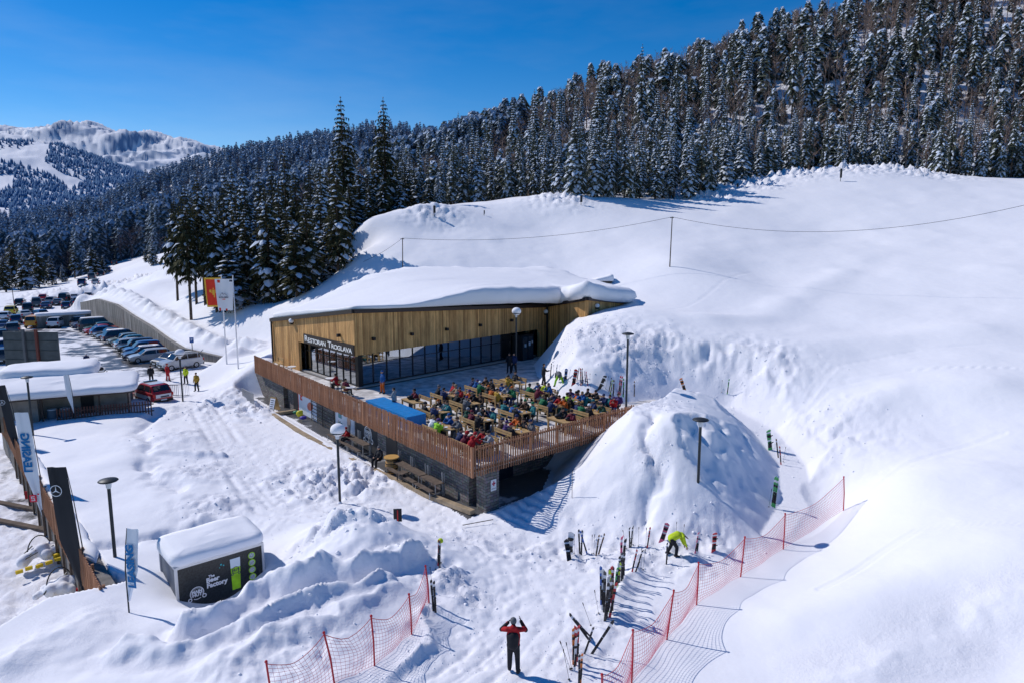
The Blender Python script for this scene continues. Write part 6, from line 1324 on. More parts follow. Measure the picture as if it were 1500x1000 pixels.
TBL = [ # centre in the photograph, seats (side, place, pose, jacket, top, topcolour), where it stands
 (604, 586, 'the table nearest the blue tarpaulin', [(-1, -.5, 'sit_table', 'maroon', 'hair', 1)], 'bag'),
 (641, 600, 'the crowded table left of the hooded blue jacket', [(-1, -.45, 'sit_lean', 'black', 'hat', 'orange'), (1, -.3, 'sit_lap', 'black', 'helmet', 'black'), (-1, .35, 'sit_table', 'teal', 'hair', 0)], 'plates'),
 (651, 624, 'the table beside the left railing with the hooded blue figure', [(-1, -.35, 'sit_face', 'blue', 'hat', 'blue'), (1, .3, 'sit_phone', 'lime green', 'helmet', 'purple'), (1, -.4, 'sit_table', 'white', 'hair', 2)], 'plates'),
 (657, 577, 'the small table holding a white helmet', [(-1, -.5, 'sit_back', 'red', 'hair', 1), (-1, .2, 'sit_table', 'beige', 'hat', 'beige'), (1, -.5, 'sit_table', 'black', 'hat', 'grey'), (1, .3, 'sit_phone', 'dark blue', 'hair', 1)], 'helmet'),
 (686, 588, 'the long central table littered with glasses', [(1, -.5, 'sit_table', 'black', 'helmet', 'grey'), (1, .1, 'sit_lean', 'black', 'hair', 1), (-1, .4, 'sit_lap', 'brown', 'hair', 0)], 'plates'),
 (706, 566, 'the table beside the shadow edge', [(-1, -.3, 'sit_face', 'brown', 'hair', 0), (1, -.5, 'sit_table', 'dark blue', 'hair', 1), (1, .5, 'sit_table', 'green', 'hat', 'white'), (-1, .4, 'sit_table', 'black', 'hat', 'black')], 'plates'),
 (747, 557, 'the pale table farthest back near the entrance', [(-1, -.3, 'sit_back', 'black', 'hair', 1), (1, .5, 'sit_face', 'mustard', 'hair', 1)], 'bag'),
 (733, 577, 'the table with teal cloth and a grey jacket', [(-1, .1, 'sit_lean', 'light grey', 'hat', 'grey'), (1, -.2, 'sit_table', 'orange', 'hair', 0), (-1, -.6, 'sit_phone', 'blue', 'hat', 'dark blue'), (1, .5, 'sit_lap', 'mustard', 'hair', 1)], 'plates'),
 (704, 612, 'the white topped table in the middle with a maroon jacket', [(-1, -.4, 'sit_lean', 'black', 'hair', 1), (1, -.1, 'sit_table', 'maroon', 'hat', 'maroon'), (-1, .35, 'sit_lap', 'teal', 'helmet', 'dark blue')], 'plates'),
 (759, 601, 'the table with the bright blue jacket', [(1, .1, 'sit_table', 'blue', 'hair', 1), (-1, -.4, 'sit_table', 'black', 'hair', 1), (1, -.55, 'sit_phone', 'teal', 'hat', 'dark blue')], 'plates'),
 (696, 645, 'the table in the railing corner', [(1, -.2, 'sit_lean', 'maroon', 'helmet', 'red'), (1, .45, 'sit_lean', 'red', 'hat', 'red'), (-1, -.4, 'sit_lap', 'black', 'hair', 1)], 'bag'),
 (757, 628, 'the front table with a green bottle', [(1, -.2, 'sit_phone', 'purple', 'hat', 'purple'), (1, .4, 'sit_lap', 'black', 'hat', 'red')], 'bottle'),
 (788, 573, 'the rear table left of the lime green trousers', [(-1, .2, 'sit_table', 'yellow green', 'hair', 0), (-1, -.45, 'sit_lean', 'blue', 'hat', 'grey'), (1, -.3, 'sit_table', 'green', 'hat', 'black')], 'plates'),
 (808, 592, 'the table under the red jacket', [(-1, .1, 'sit_table', 'red', 'hair', 1), (-1, -.5, 'sit_face', 'dark blue', 'hair', 1), (1, -.3, 'sit_table', 'green', 'hair', 2), (1, .5, 'sit_table', 'dark blue', 'hair', 1)], 'plates'),
 (836, 586, 'the crowded table below the snowboards', [(-1, 0, 'sit_table', 'blue', 'hat', 'black'), (1, -.5, 'sit_back', 'black', 'hat', 'beige'), (1, .2, 'sit_table', 'lime green', 'hair', 0), (-1, -.6, 'sit_phone', 'purple', 'hair', 1), (1, .65, 'sit_lap', 'black', 'hair', 1)], 'plates'),
 (822, 614, 'the empty topped table by the right railing', [(-1, -.3, 'sit_lean', 'black', 'hair', 1), (-1, .35, 'sit_table', 'maroon', 'hat', 'black')], 'bag'),
 (858, 583, 'the table with the orange jacket', [(1, -.1, 'sit_table', 'orange', 'hair', 1), (-1, -.3, 'sit_table', 'black', 'hair', 1), (-1, .45, 'sit_face', 'black', 'hat', 'black')], 'plates'),
 (866, 601, 'the rightmost table beside the railing', [(-1, -.3, 'sit_table', 'dark blue', 'hat', 'teal'), (1, -.2, 'sit_phone', 'green', 'hair', 0), (-1, .4, 'sit_lean', 'dark green', 'hair', 1), (1, .5, 'sit_lap', 'black', 'hat', 'white')], 'plates')]
PG = 'guests sitting on the terrace'
TRS = ['black', 'dark blue', 'grey', 'black', 'teal', 'black', 'brown', 'light grey']
npn = 0
for k, (px, py, where, seats, stuff) in enumerate(TBL):
    x, y = at(px, py, FL+.74); short = where.replace('the ', '', 1); table(x, y, 'pine table: '+short)
    sides = [-1, 1] if k not in (0, 6, 15) else sorted({s[0] for s in seats})
    for sd_ in sides:
        bx, by = tl(x, y, 0, -.74*sd_); bench(bx, by, ang+(0 if sd_ > 0 else PI), ' '.join(('pine bench %s of %s' % ('right' if sd_ < 0 else 'left', where)).split()[:16]))
    cnt = {}; used = [(s[0], s[1]) for s in seats]; seats = list(seats); EX = ['black', 'dark blue', 'black', 'grey', 'dark green', 'blue', 'brown', 'black', 'maroon', 'teal', 'purple', 'red', 'black', 'orange', 'light grey', 'green']
    if k not in (0, 6, 15):
        for s_ in (-1, 1):
            for u_ in (-.6, -.02, .58):
                if all(a != s_ or abs(b-u_) > .33 for a, b in used) and rnd.random() < .93: seats.append((s_, u_, rnd.choice(['sit_table', 'sit_lean', 'sit_phone', 'sit_face', 'sit_lap']), EX[(k*5+len(seats)*3) % 16], rnd.choice(['hair', 'hat', 'hat']), None)); used.append((s_, u_))
    seats = [q if q[5] is not None else q[:5]+((rnd.randint(0, 2) if q[4] == 'hair' else EX[(k+len(seats)) % 16]),) for q in seats]
    for (s, u, pose, jc, tp_, tc) in seats:
        qx, qy = tl(x, y, u*1.05, -.70*s+rnd.uniform(-.04, .04)); topc = HAIRC[tc] if tp_ == 'hair' else tc; npn += 1
        w = 'bareheaded ' if tp_ == 'hair' else ''
        if (jc, tp_, tc if tp_ != 'hair' else 0) in cnt: w = 'another '+w
        cnt[(jc, tp_, tc if tp_ != 'hair' else 0)] = 1
        lab = '%sperson in %s jacket%s at %s' % (w, jc, '' if tp_ == 'hair' else ', %s %s,' % (tc, tp_), where)
        lab = ' '.join(lab.split()[:16]); key = (jc, tp_); person(qx, qy, FL-.07, ang+(0 if s > 0 else PI)+rnd.uniform(-.25, .25), pose, jc, TRS[npn % 8], tp_, topc, lab, PG, rnd.uniform(1.03, 1.12))
    def put(nm, me, a, b, lab, cat, grp, m=None, z=.765, rz=0):
        qx, qy = tl(x, y, a, b); o = obj(nm, me); o.location = (qx, qy, FL+z); o.rotation_euler = (0, 0, rz); tag(o, lab, cat, grp)
        if m: oset(o, m)
        return o
    if stuff in ('plates', 'bottle'):
        for i in range(5):
            a, b = rnd.uniform(-.75, .75), rnd.uniform(-.28, .28); c = i % 3
            put(*[('drinking_glass', gl_m), ('plate', plate_m), ('cup', mug_m)][c], a, b, ['amber drinking glass', 'white plate', 'white cup'][c]+' on '+where, ['glass', 'plate', 'cup'][c], 'tableware on the terrace tables')
    if stuff == 'bottle': put('bottle', bot_m, -.1, .1, 'green bottle standing on the front table by the right railing', 'bottle', None)
    if stuff == 'bag': put('bag', bag_m, -.3, 0, 'dark bag and gloves lying on '+where, 'bag', 'bags on the tables'); put('bag', bag_m, .45, .1, 'second, smaller dark bag on '+where, 'bag', 'bags on the tables').scale = (.7, .7, .7)
    if stuff == 'helmet': put('helmet', hel_m, .0, 0, 'white helmet lying on the small terrace table', 'helmet', None, CM['white'], z=.70-1.62)
# single figures: px, py of the feet, ground height, turn, pose, jacket, trousers, headgear, colour, label
for px, py, z, rz, pose, jc, tc, tp_, tpc, lab in [
 (752, 986, None, -.05, 'photo', 'red', 'black', 'hat', 'grey', 'person in red and black ski jacket seen from behind, both hands raised to the face'),
 (984, 819, None, -1.45, 'bend', 'yellow green', 'black', 'hat', 'black', 'person in bright yellow jacket bending over skis by the snow mound'),
 (222, 561, 0, .4, 'walk', 'black', 'black', 'hat', 'black', 'person in black walking behind the red and white car'),
 (246, 558, 0, -.5, 'stand', 'red', 'red', 'hat', 'red', 'person in an all red ski suit beside the parked cars'),
 (273, 561, 0, 2.9, 'stand', 'yellow green', 'black', 'hair', HAIRC[1], 'person in bright yellow jacket by the front of the silver car'),
 (289, 575, 0, 2.9, 'stand', 'mustard', 'black', 'hair', HAIRC[1], 'person with a mustard sweater standing right of the lamp post'),
 (561, 576, 2.6, 2.2, 'stand', 'blue', 'orange', 'hat', 'blue', 'person in blue top and orange trousers standing in front of the restaurant glass'),
 (746, 546, 2.6, 3.0, 'stand', 'black', 'black', 'hat', 'black', 'person in black standing left, in the shade at the entrance'),
 (753, 546, 2.6, 2.6, 'walk', 'dark blue', 'black', 'hair', HAIRC[1], 'person in dark blue beside the entrance lamp post'),
 (796, 566, 2.6, -1.4, 'reach', 'black', 'black', 'hair', HAIRC[1], 'person in black reaching for skis at the snowbank'),
 (819, 568, 2.55, 0.1, 'wide', 'grey', 'lime green', 'hat', 'grey', 'person with neon green trousers bending legs apart at the snowbank'),
 (556, 683, .12, 2.5, 'sit_lap', 'black', 'black', 'hat', 'grey', 'person in black sitting on a bench left of the barrel table'),
 (580, 672, .12, 1.3, 'reach', 'light grey', 'grey', 'hair', HAIRC[1], 'person in light grey jacket standing at the barrel table'),
 (511, 652, .12, 2.2, 'sit_table', 'red', 'black', 'hat', 'red', 'person in red sitting at the long dark bench by the pale poster'),
 (495, 572, 2.6, 1.2, 'sit_table', 'red', 'black', 'hair', HAIRC[1], 'left one of two people in red at the bistro tables by the glass'),
 (507, 580, 2.6, -.4, 'sit_lap', 'maroon', 'black', 'hair', HAIRC[1], 'right one of two people in red at the bistro tables by the glass'),
 (886, 604, 2.55, 2.4, 'sit_table', 'dark blue', 'black', 'hat', 'dark blue', 'person in dark blue hood sitting against the snowbank, leftmost of the group'),
 (893, 606, 2.55, 2.6, 'sit_lap', 'teal', 'black', 'hair', HAIRC[1], 'person in teal sitting against the snowbank'),
 (899, 608, 2.55, 2.8, 'sit_phone', 'red', 'dark blue', 'hat', 'purple', 'person in red sitting lowest in the snowbank group'),
 (905, 604, 2.55, 2.7, 'sit_back', 'purple', 'black', 'hair', HAIRC[0], 'person in purple leaning on the snowbank beside the tall lamp post'),
 (70, 475, 0, .8, 'stand', 'black', 'black', 'hat', 'black', 'distant person in black standing between the far parked cars'),
 (128, 541, 0, .8, 'walk', 'dark blue', 'black', 'hat', 'white', 'person in dark clothes beside the puddle, behind the shed roof')]:
    x, y = at(px, py, z if z is not None else .5)
    if pose in ('wide', 'reach') and z: x, y, z = [float(q) for q in hill(px, py, 44, 62)]; z = max(z, 2.6)
    zz = gz(x, y) if z is None or z == 0 else z
    if z is None: x, y = at(px, py, zz); zz = gz(x, y)
    if pose == 'photo':
        P = person(x, y, zz, rz, pose, jc, tc, tp_, tpc, lab, None, 1.03)
        # black lower back of the two tone jacket, and gloves
        pl = MB(); capsule(pl, (0, -.030, .955), (0, -.022, 1.22), .170, .176, 16); capsule(pl, (-.05, -.03, .95), (-.07, -.02, 1.20), .142, .140, 14); capsule(pl, (.03, -.03, .95), (.05, -.02, 1.20), .142, .140, 14); pm_ = fused(pl, 'jacket_panel', .018, CM['black'], 2); obj('jacket_panel', pm_, P)
        for s_ in (-1, 1):
            g_ = MB(); capsule(g_, (s_*.365, .13, 1.335), (-.17 if s_ < 0 else .22, .205, 1.515 if s_ < 0 else 1.565), .070, .052, 12); obj('sleeve', fused(g_, 'sleeve', .018, CM['black'], 1), P)
        oset(P, M['body_dark']); hn = MB(); capsule(hn, (0, .03, 1.56), (0, .05, 1.60), .06, .055); ph_ = MB(); ph_.box((-.02, .25, 1.66), (.15, .012, .08)); o = ph_.build('smartphone', M['black']); o.location = (x, y, zz); o.rotation_euler = (0, 0, rz); tag(o, 'black smartphone held up by the person in red and black', 'phone')
    else: person(x, y, zz, rz, pose, jc, tc, tp_, tpc, lab)
# seats that carry the single sitters
def bistro(x, y, z, label):
    t = empty('bistro_table', (x, y, z), 0, label, 'table'); MB().lathe((0, 0, 0), [(.0, .76), (.36, .76), (.36, .73), (.0, .73)], 20).build('tabletop', M['white'], t); mb = MB(); mb.tube([(0, 0, .02), (0, 0, .74)], .025, 8); mb.lathe((0, 0, 0), [(0, .04), (.2, .02), (.2, 0), (0, 0)], 14); mb.build('pedestal', M['darksteel'], t)
chm = MB(); chm.box((0, 0, .44), (.42, .42, .04)); chs = chm.mesh('seat', M['pine']); chb = MB().box((0, -.2, .72), (.42, .03, .2)).mesh('backrest', M['pine']); chl = [MB().box((i*.18, j*.18, .22), (.04, .04, .44)).mesh('leg', M['darksteel']) for i in (-1, 1) for j in (-1, 1)]
def chair(x, y, z, rz, label):
    t = empty('chair', (x, y, z), rz, label, 'chair', 'chairs by the bistro tables'); obj('seat', chs, t); obj('backrest', chb, t); [obj('leg', m, t) for m in chl]
x, y = at(495, 572, 2.6); chair(x, y, FL, 1.2, 'small chair under the left one of the two people in red'); x, y = at(507, 580, 2.6); chair(x, y, FL, -.4, 'small chair under the right one of the two people in red')
x, y = at(484, 567, 2.6); bistro(x, y, FL, 'round white bistro table left of the two people in red'); x, y = at(514, 581, 2.6); bistro(x, y, FL, 'round white bistro table right of the two people in red'); x, y = at(428, 549, 2.6); bistro(x, y, FL, 'round white bistro table at the far left end of the terrace')
x, y = at(408, 538, 2.6); bench(x, y, ang+PI, 'pine bench against the timber wall at the far left end of the terrace')
# long dark benches with tall uprights under the overhang
def dark_bench(px, label):
    u = lw(px, .5); p = Vector(RA+UL*u+VR*.10); t = empty('dark_bench', (p.x, p.y, .05), math.atan2(UL[1], UL[0]), label, 'bench', 'dark metal framed benches')
    for zz, yy, w, nm in ((.75, .0, .55, 'tabletop'), (.44, .55, .28, 'seat')): MB().box((0, yy, zz), (1.7, w, .05)).build(nm, M['oldtimber'], t)
    for i in (-1, 1): mb = MB(); [mb.bar((i*.75, yy, 0), (i*.75+.05*s, yy, h), .045) for yy, h, s in ((.62, .45, 0), (.25, .75, 0), (-.22, 1.35, 1), (-.30, 1.30, -1))]; mb.bar((i*.75, .62, .2), (i*.75, -.22, .2), .04); mb.build('leg_frame', M['steel'], t)
for px, lab in ((512, 'dark bench farthest from the corner, by the pale poster'), (527, 'second dark bench, left of the ring badge on the wall'), (543, 'dark bench directly left of the barrel table'), (603, 'dark bench next right of the barrel table'), (624, 'middle dark bench between barrel table and stone corner'), (648, 'dark bench nearest the stone corner')): dark_bench(px, lab)
x, y = at(574, 690, .1); t = empty('barrel_table', (x, y, .06), 0, 'wooden barrel used as a standing table under the overhang', 'barrel'); MB().lathe((0, 0, 0), [(0, 0), (.30, 0), (.37, .25), (.39, .45), (.37, .68), (.30, .92), (0, .92)], 18).build('barrel', mat('barrel_oak', (.46, .26, .09), .6, noise=(8, .3)), t, True)
for z_, r_ in ((.10, .345), (.30, .388), (.60, .388), (.82, .345)): MB().lathe((0, 0, z_), [(r_, -.025), (r_+.008, 0), (r_, .025)], 18).build('hoop', M['black'], t)
MB().lathe((0, 0, .92), [(0, .06), (.46, .06), (.46, 0), (0, 0)], 20).build('tabletop', mat('barrel_top', (.55, .32, .10), .5), t)
x, y = at(590, 705, .1); t = empty('stool_table', (x, y, .06), .9, 'small dark square stool beside the barrel table', 'stool'); MB().box((0, 0, .6), (.55, .55, .05)).build('seat', M['oldtimber'], t); mb = MB(); [mb.bar((i*.22, j*.22, 0), (i*.22, j*.22, .6), .05) for i in (-1, 1) for j in (-1, 1)]; mb.build('leg_frame', M['oldtimber'], t)
for nm, c_, dx, lab in (('green_bag', (.05, .25, .12), 0, 'green bag on the paving under the red poster'), ('yellow_bag', (.7, .6, .03), 1, 'yellow sledge leaning under the sausage poster'), ('purple_bag', (.08, .05, .35), 2, 'purple sledge lying under the sausage poster')):
    x, y = at(434+dx*5, 604+dx*4, .15); o = obj('sledge' if dx else 'bag', bag_m); o.location = (x, y, .05); o.scale = (1.3, 1., 1.8 if dx == 1 else 1); oset(o, mat(nm, c_, .4)); tag(o, lab, 'sledge' if dx else 'bag')
# ------------------------------------------------------------------ cars
def paint(name, c): m = mat('paint_'+name.replace(' ', '_'), c, .32, spec=.5, coat=.5, noise=(1.2, .12)); return m
PT = {'silver': (.42, .44, .46), 'white': (.66, .68, .70), 'dark blue': (.012, .03, .10), 'blue': (.02, .09, .25), 'black': (.012, .013, .016), 'dark grey': (.07, .075, .085), 'red': (.42, .015, .02), 'teal': (.02, .12, .14), 'orange': (.75, .32, .02), 'yellow': (.75, .55, .03), 'maroon': (.12, .015, .03), 'grey green': (.20, .25, .24), 'light blue': (.25, .36, .48)}
PT = {k: paint(k, v) for k, v in PT.items()}
M['cglass'] = mat('car_glass', (.012, .018, .026), .06, spec=.9); M['tyre'] = mat('tyre_rubber', (.02, .02, .02), .85); M['rim'] = mat('alloy_rim', (.35, .36, .38), .35, .7); M['hlight'] = mat('headlight_glass', (.6, .63, .66), .1, spec=.8); M['tlight'] = mat('tail_light_red', (.45, .01, .01), .2)
def car_model(L, W, H, hood, a0, a1, r1, r0, tail):
    """profile: hood height, windscreen foot/top x, roof end x, rear glass foot x, tail height"""
    h = L/2
    prof = [(h, .42), (h-.04, .60), (h-.22, hood-.16), (h-.55, hood-.06), (a0, hood), (a1, H-.05), (a1-.35, H), ((a1+r1)/2, H+.015), (r1+.3, H-.01), (r1, H-.06), (r0, tail+.02), (-h+.10, tail-.05), (-h+.01, tail-.28), (-h, .42)]
    belt = lambda x: hood+.0 if x > 0 else hood+(tail-hood)*min(1, -x/h)
    xs = sorted({round(p[0], 3) for p in prof}|{round(-h+i*L/22, 3) for i in range(23)}, reverse=True)
    def top(x):
        for (xa, za), (xb, zb) in zip(prof[:-1], prof[1:]):
            if xa >= x >= xb: return za+(zb-za)*((xa-x)/(xa-xb) if xa != xb else 0)
        return .42
    def sec(x):
        t = top(x); e = abs(x)/h; w = W/2*(1-.16*max(0, (e-.72)/.28)**1.8); b = min(belt(x), t); bt = .24+.10*max(0, (e-.8)/.2); g = max(0, t-b); wr = w-.04-.20*min(1, g/(H-hood+1e-6))
        return [(0, bt), (w*.88, bt), (w*.99, bt+.12), (w, min(.62, b-.02)), (w*.985, b-.03), (w*.95, b), (wr+.02, b+g*.93), (wr-.10, t), (0, t+.012)]
    mb = MB(); S = []
    for x in xs:
        s = sec(x); S.append([(x, y, z) for y, z in s]+[(x, -y, z) for y, z in s[-2:0:-1]])
    n = len(S[0]); base = 0
    for s in S: mb.v += s
    for i in range(len(S)-1):
        for k in range(n): a, b = i*n+k, (i+1)*n+k; k2 = (k+1) % n; mb.f.append((a, b, (i+1)*n+k2, i*n+k2)); mb.uv.append([(0, 0)]*4); mb.mi.append(0)
    mb.f.append(tuple(range(n))); mb.uv.append([(0, 0)]*n); mb.mi.append(0); e0 = (len(S)-1)*n; mb.f.append(tuple(range(e0, e0+n))[::-1]); mb.uv.append([(0, 0)]*n); mb.mi.append(0)
    me = mb.mesh('body', PT['silver'], False); bm = bmesh.new(); bm.from_mesh(me); bmesh.ops.recalc_face_normals(bm, faces=bm.faces); bm.to_mesh(me); bm.free()
    me.polygons.foreach_set('use_smooth', [True]*len(me.polygons)); me.set_sharp_from_angle(angle=math.radians(32))
    out = {'body': me}
    # side glass: strips over the loft, split by pillars
    def side_pt(x, f, off=.012): s = sec(x); (y0, z0), (y1, z1) = s[5], s[6]; return (y0+(y1-y0)*f+off, z0+(z1-z0)*f)
    cuts = [(a0-.25, (a1+r1)/2+.12), ((a1+r1)/2+.04, r1+.10 if r1-r0 > .25 or True else r1)]
    if L > 4.35: cuts.append((r1+.02, r0+.22))
    out['side_window'] = []
    for sg in (1, -1):
        for xa, xb in cuts:
            g = MB(); N_ = 6; up = []; lo = []
            for i in range(N_+1):
                x = xa+(xb-xa)*i/N_; t = top(x); b = belt(x)
                if t-b < .06: continue
                y, z = side_pt(x, .10); lo.append((x, sg*y, z)); y, z = side_pt(x, .88); up.append((x, sg*y, z))
            for i in range(len(lo)-1): q = [lo[i], lo[i+1], up[i+1], up[i]]; g.poly(q if sg < 0 else q[::-1])
            if g.f: out['side_window'].append(g.mesh('side_window', M['cglass']))
    def cross(xa, xb, m0=.12):
        g = MB(); sa, sb = sec(xa), sec(xb); wa, wb = sa[5][0]-m0, sb[7][0]+.02; za, zb = top(xa)+.018, top(xb)+.018; s_ = 1 if xa > xb else -1
        q = [(xa, -wa, za), (xa, wa, za), (xb, wb, zb), (xb, -wb, zb)]; g.poly(q if s_ > 0 else q[::-1]); return g
    out['windscreen'] = cross(a0-.05, a1+.03).mesh('windscreen', M['cglass']); g = cross(r0+.04, r1-.02).mesh('rear_window', M['cglass']); out['rear_window'] = g
    out['headlight'] = [MB().box((h-.13, s*(W/2-.24), hood-.26), (.16, .32, .14)).mesh('headlight', M['hlight']) for s in (-1, 1)]
    out['tail_light'] = [MB().box((-h+.05, s*(W/2-.16), tail-.20), (.10, .20, .26)).mesh('tail_light', M['tlight']) for s in (-1, 1)]
    out['bumper'] = [MB().box((s*(h-.03), 0, .40), (.12, W*.86, .20)).mesh('bumper', M['black']) for s in (-1, 1)]
    out['plate'] = [MB().box((s*(h+.035), 0, .46), (.02, .50, .11)).mesh('number_plate', M['white']) for s in (-1, 1)]
    out['mirror'] = [MB().ball((a0-.35, s*(W/2+.07), hood+.06), (.07, .10, .07), 8, 6).mesh('mirror', M['black'], True) for s in (-1, 1)]
    out['grille'] = MB().box((h-.01, 0, .62), (.06, W*.5, .13)).mesh('grille', M['black'])
    out['wx'] = (.31*L, -.295*L); out['W'] = W; out['dim'] = (L, W, H, a1, r1)
    return out
CARM = {'suv': car_model(4.5, 1.86, 1.72, 1.06, 1.15, .55, -1.65, -2.05, 1.08), 'hatch': car_model(4.0, 1.72, 1.47, .93, .95, .30, -1.40, -1.85, .98), 'estate': car_model(4.65, 1.78, 1.46, .92, 1.20, .50, -1.75, -2.15, .98), 'sedan': car_model(4.5, 1.76, 1.42, .92, 1.05, .35, -.95, -1.55, 1.0), 'van': car_model(4.8, 1.9, 1.95, 1.12, 1.75, 1.15, -2.05, -2.3, 1.12)}
tyre = MB().lathe((0, 0, 0), [(.20, -.11), (.30, -.11), (.335, -.07), (.335, .07), (.30, .11), (.20, .11)], 20).mesh('tyre', M['tyre'], True)
rim = MB(); rim.lathe((0, 0, 0), [(0, .09), (.05, .09), (.06, .075), (.19, .075), (.205, .10), (.21, .10)], 18); rim_m = rim.mesh('rim', M['rim'], True)
spk = MB(); [spk.bar((.05*math.cos(a), .05*math.sin(a), .088), (.19*math.cos(a), .19*math.sin(a), .088), .035, .02) for a in [k*2*PI/5 for k in range(5)]]; rim2 = spk.mesh('spokes', M['rim'])
PROTO = {}
def car(kind, x, y, rz, col, label, group=None, snow=.0, z=0.):
    C_ = CARM[kind]
    if kind not in PROTO: PROTO[kind] = C_
    r = empty('parked_car', (x, y, z), rz, label, 'car', group); b = obj('body', C_['body'], r); oset(b, PT[col])
    for m in C_['side_window']: obj('side_window', m, r)
    obj('windscreen', C_['windscreen'], r); obj('rear_window', C_['rear_window'], r); obj('grille', C_['grille'], r)
    for nm in ('headlight', 'tail_light', 'bumper', 'mirror'):
        for m in C_[nm]: obj(nm, m, r)
    for m in C_['plate']: obj('number_plate', m, r)
    for wx in C_['wx']:
        for s in (-1, 1):
            w = empty('wheel', (wx, s*(C_['W']/2-.09), .335)); w.parent = r; w.rotation_euler = (s*-PI/2, 0, 0); obj('tyre', tyre, w); obj('rim', rim_m, w)
    if snow:
        L, W_, H, a1, r1 = C_['dim']; o = snow_cap([(a1, -W_*.36), (a1, W_*.36), (r1+.1, W_*.36), (r1+.1, -W_*.36)], lambda a, b: H-.02, lambda a, b: snow, lambda a, b: .02, 'snow_cap', r, None, .3, 4, int(x*7) % 50)
    return r
# first row, noses out of the concrete wall
cum = [0.]; WL = [Vector(p) for p in WALLC[::-1]]
for a, b in zip(WL[:-1], WL[1:]): cum.append(cum[-1]+(b-a).length)
def along(s):
    for i in range(len(WL)-1):
        if s <= cum[i+1] or i == len(WL)-2: d = (WL[i+1]-WL[i]).normalized(); return WL[i]+d*(s-cum[i]), d
ROW = [('suv', 'silver', 'large silver SUV with roof rails at the near end of the row', 0), ('hatch', 'dark grey', 'dark grey hatchback next to the large silver SUV', 0), ('estate', 'silver', 'silver estate car, third from the near end of the wall row', 0), ('estate', 'dark blue', 'dark blue estate car behind the person in red ski suit', .06), ('suv', 'blue', 'blue SUV between the dark estate and the black SUV', 0), ('suv', 'black', 'black SUV, sixth from the near end of the wall row', 0),
       ('estate', 'silver', 'silver estate car, seventh from the near end of the wall row', .0), ('hatch', 'teal', 'teal hatchback right behind the silver estate car', 0), ('hatch', 'grey green', 'pale grey green hatchback in the middle of the wall row', 0), ('suv', 'dark blue', 'dark blue SUV in the middle of the wall row', .1), ('estate', 'dark grey', 'dark grey estate car in the middle of the wall row', 0), ('sedan', 'dark grey', 'dark grey sedan in the far half of the wall row', 0),
       ('hatch', 'blue', 'blue hatchback in the far half of the wall row', 0), ('sedan', 'red', 'red sedan in the far half of the wall row', 0), ('hatch', 'teal', 'teal hatchback beyond the red sedan', 0), ('van', 'dark grey', 'dark grey van near the far end of the wall row', .12), ('suv', 'dark blue', 'dark blue SUV near the far end of the wall row', 0), ('sedan', 'dark blue', 'dark blue sedan near the far end of the wall row', 0), ('hatch', 'black', 'black hatchback, last but one of the wall row', .1), ('estate', 'maroon', 'maroon estate car at the far end of the wall row', 0)]
for i, (kd, c, lab, sn) in enumerate(ROW):
    p, d = along(3.6+i*2.75+rnd.uniform(-.12, .12)); n = Vector((-d.y, d.x)); n = n if n.dot(Vector((-1, -1))) > 0 else -n; q = p+n*(3.6+rnd.uniform(-.35, .35)); hd = math.atan2(n.y, n.x)+(0 if i % 3 else PI)*(0 if i in (0, 3) else 1)+rnd.uniform(-.06, .06)
    if i == 0: q = p+n*4.6; hd = math.atan2(n.y, n.x)-.22
    car(kd, q.x, q.y, hd, c, lab, 'cars parked under the concrete wall', sn)
    if i == 0:
        r = [o for o in COL.objects if o.name.startswith('parked_car')][-1]
        for s in (-1, 1): MB().bar((.4, s*.66, 1.78), (-1.5, s*.66, 1.78), .04).build('roof_rail', M['black'], r)
for k, (i, c, lab) in enumerate([(2.5, 'silver', 'silver car squeezed behind the first row, close to the concrete wall'), (9.5, 'white', 'white car half hidden behind the middle of the wall row')]):
    p, d = along(3.6+i*2.75); n = Vector((-d.y, d.x)); n = n if n.dot(Vector((-1, -1))) > 0 else -n
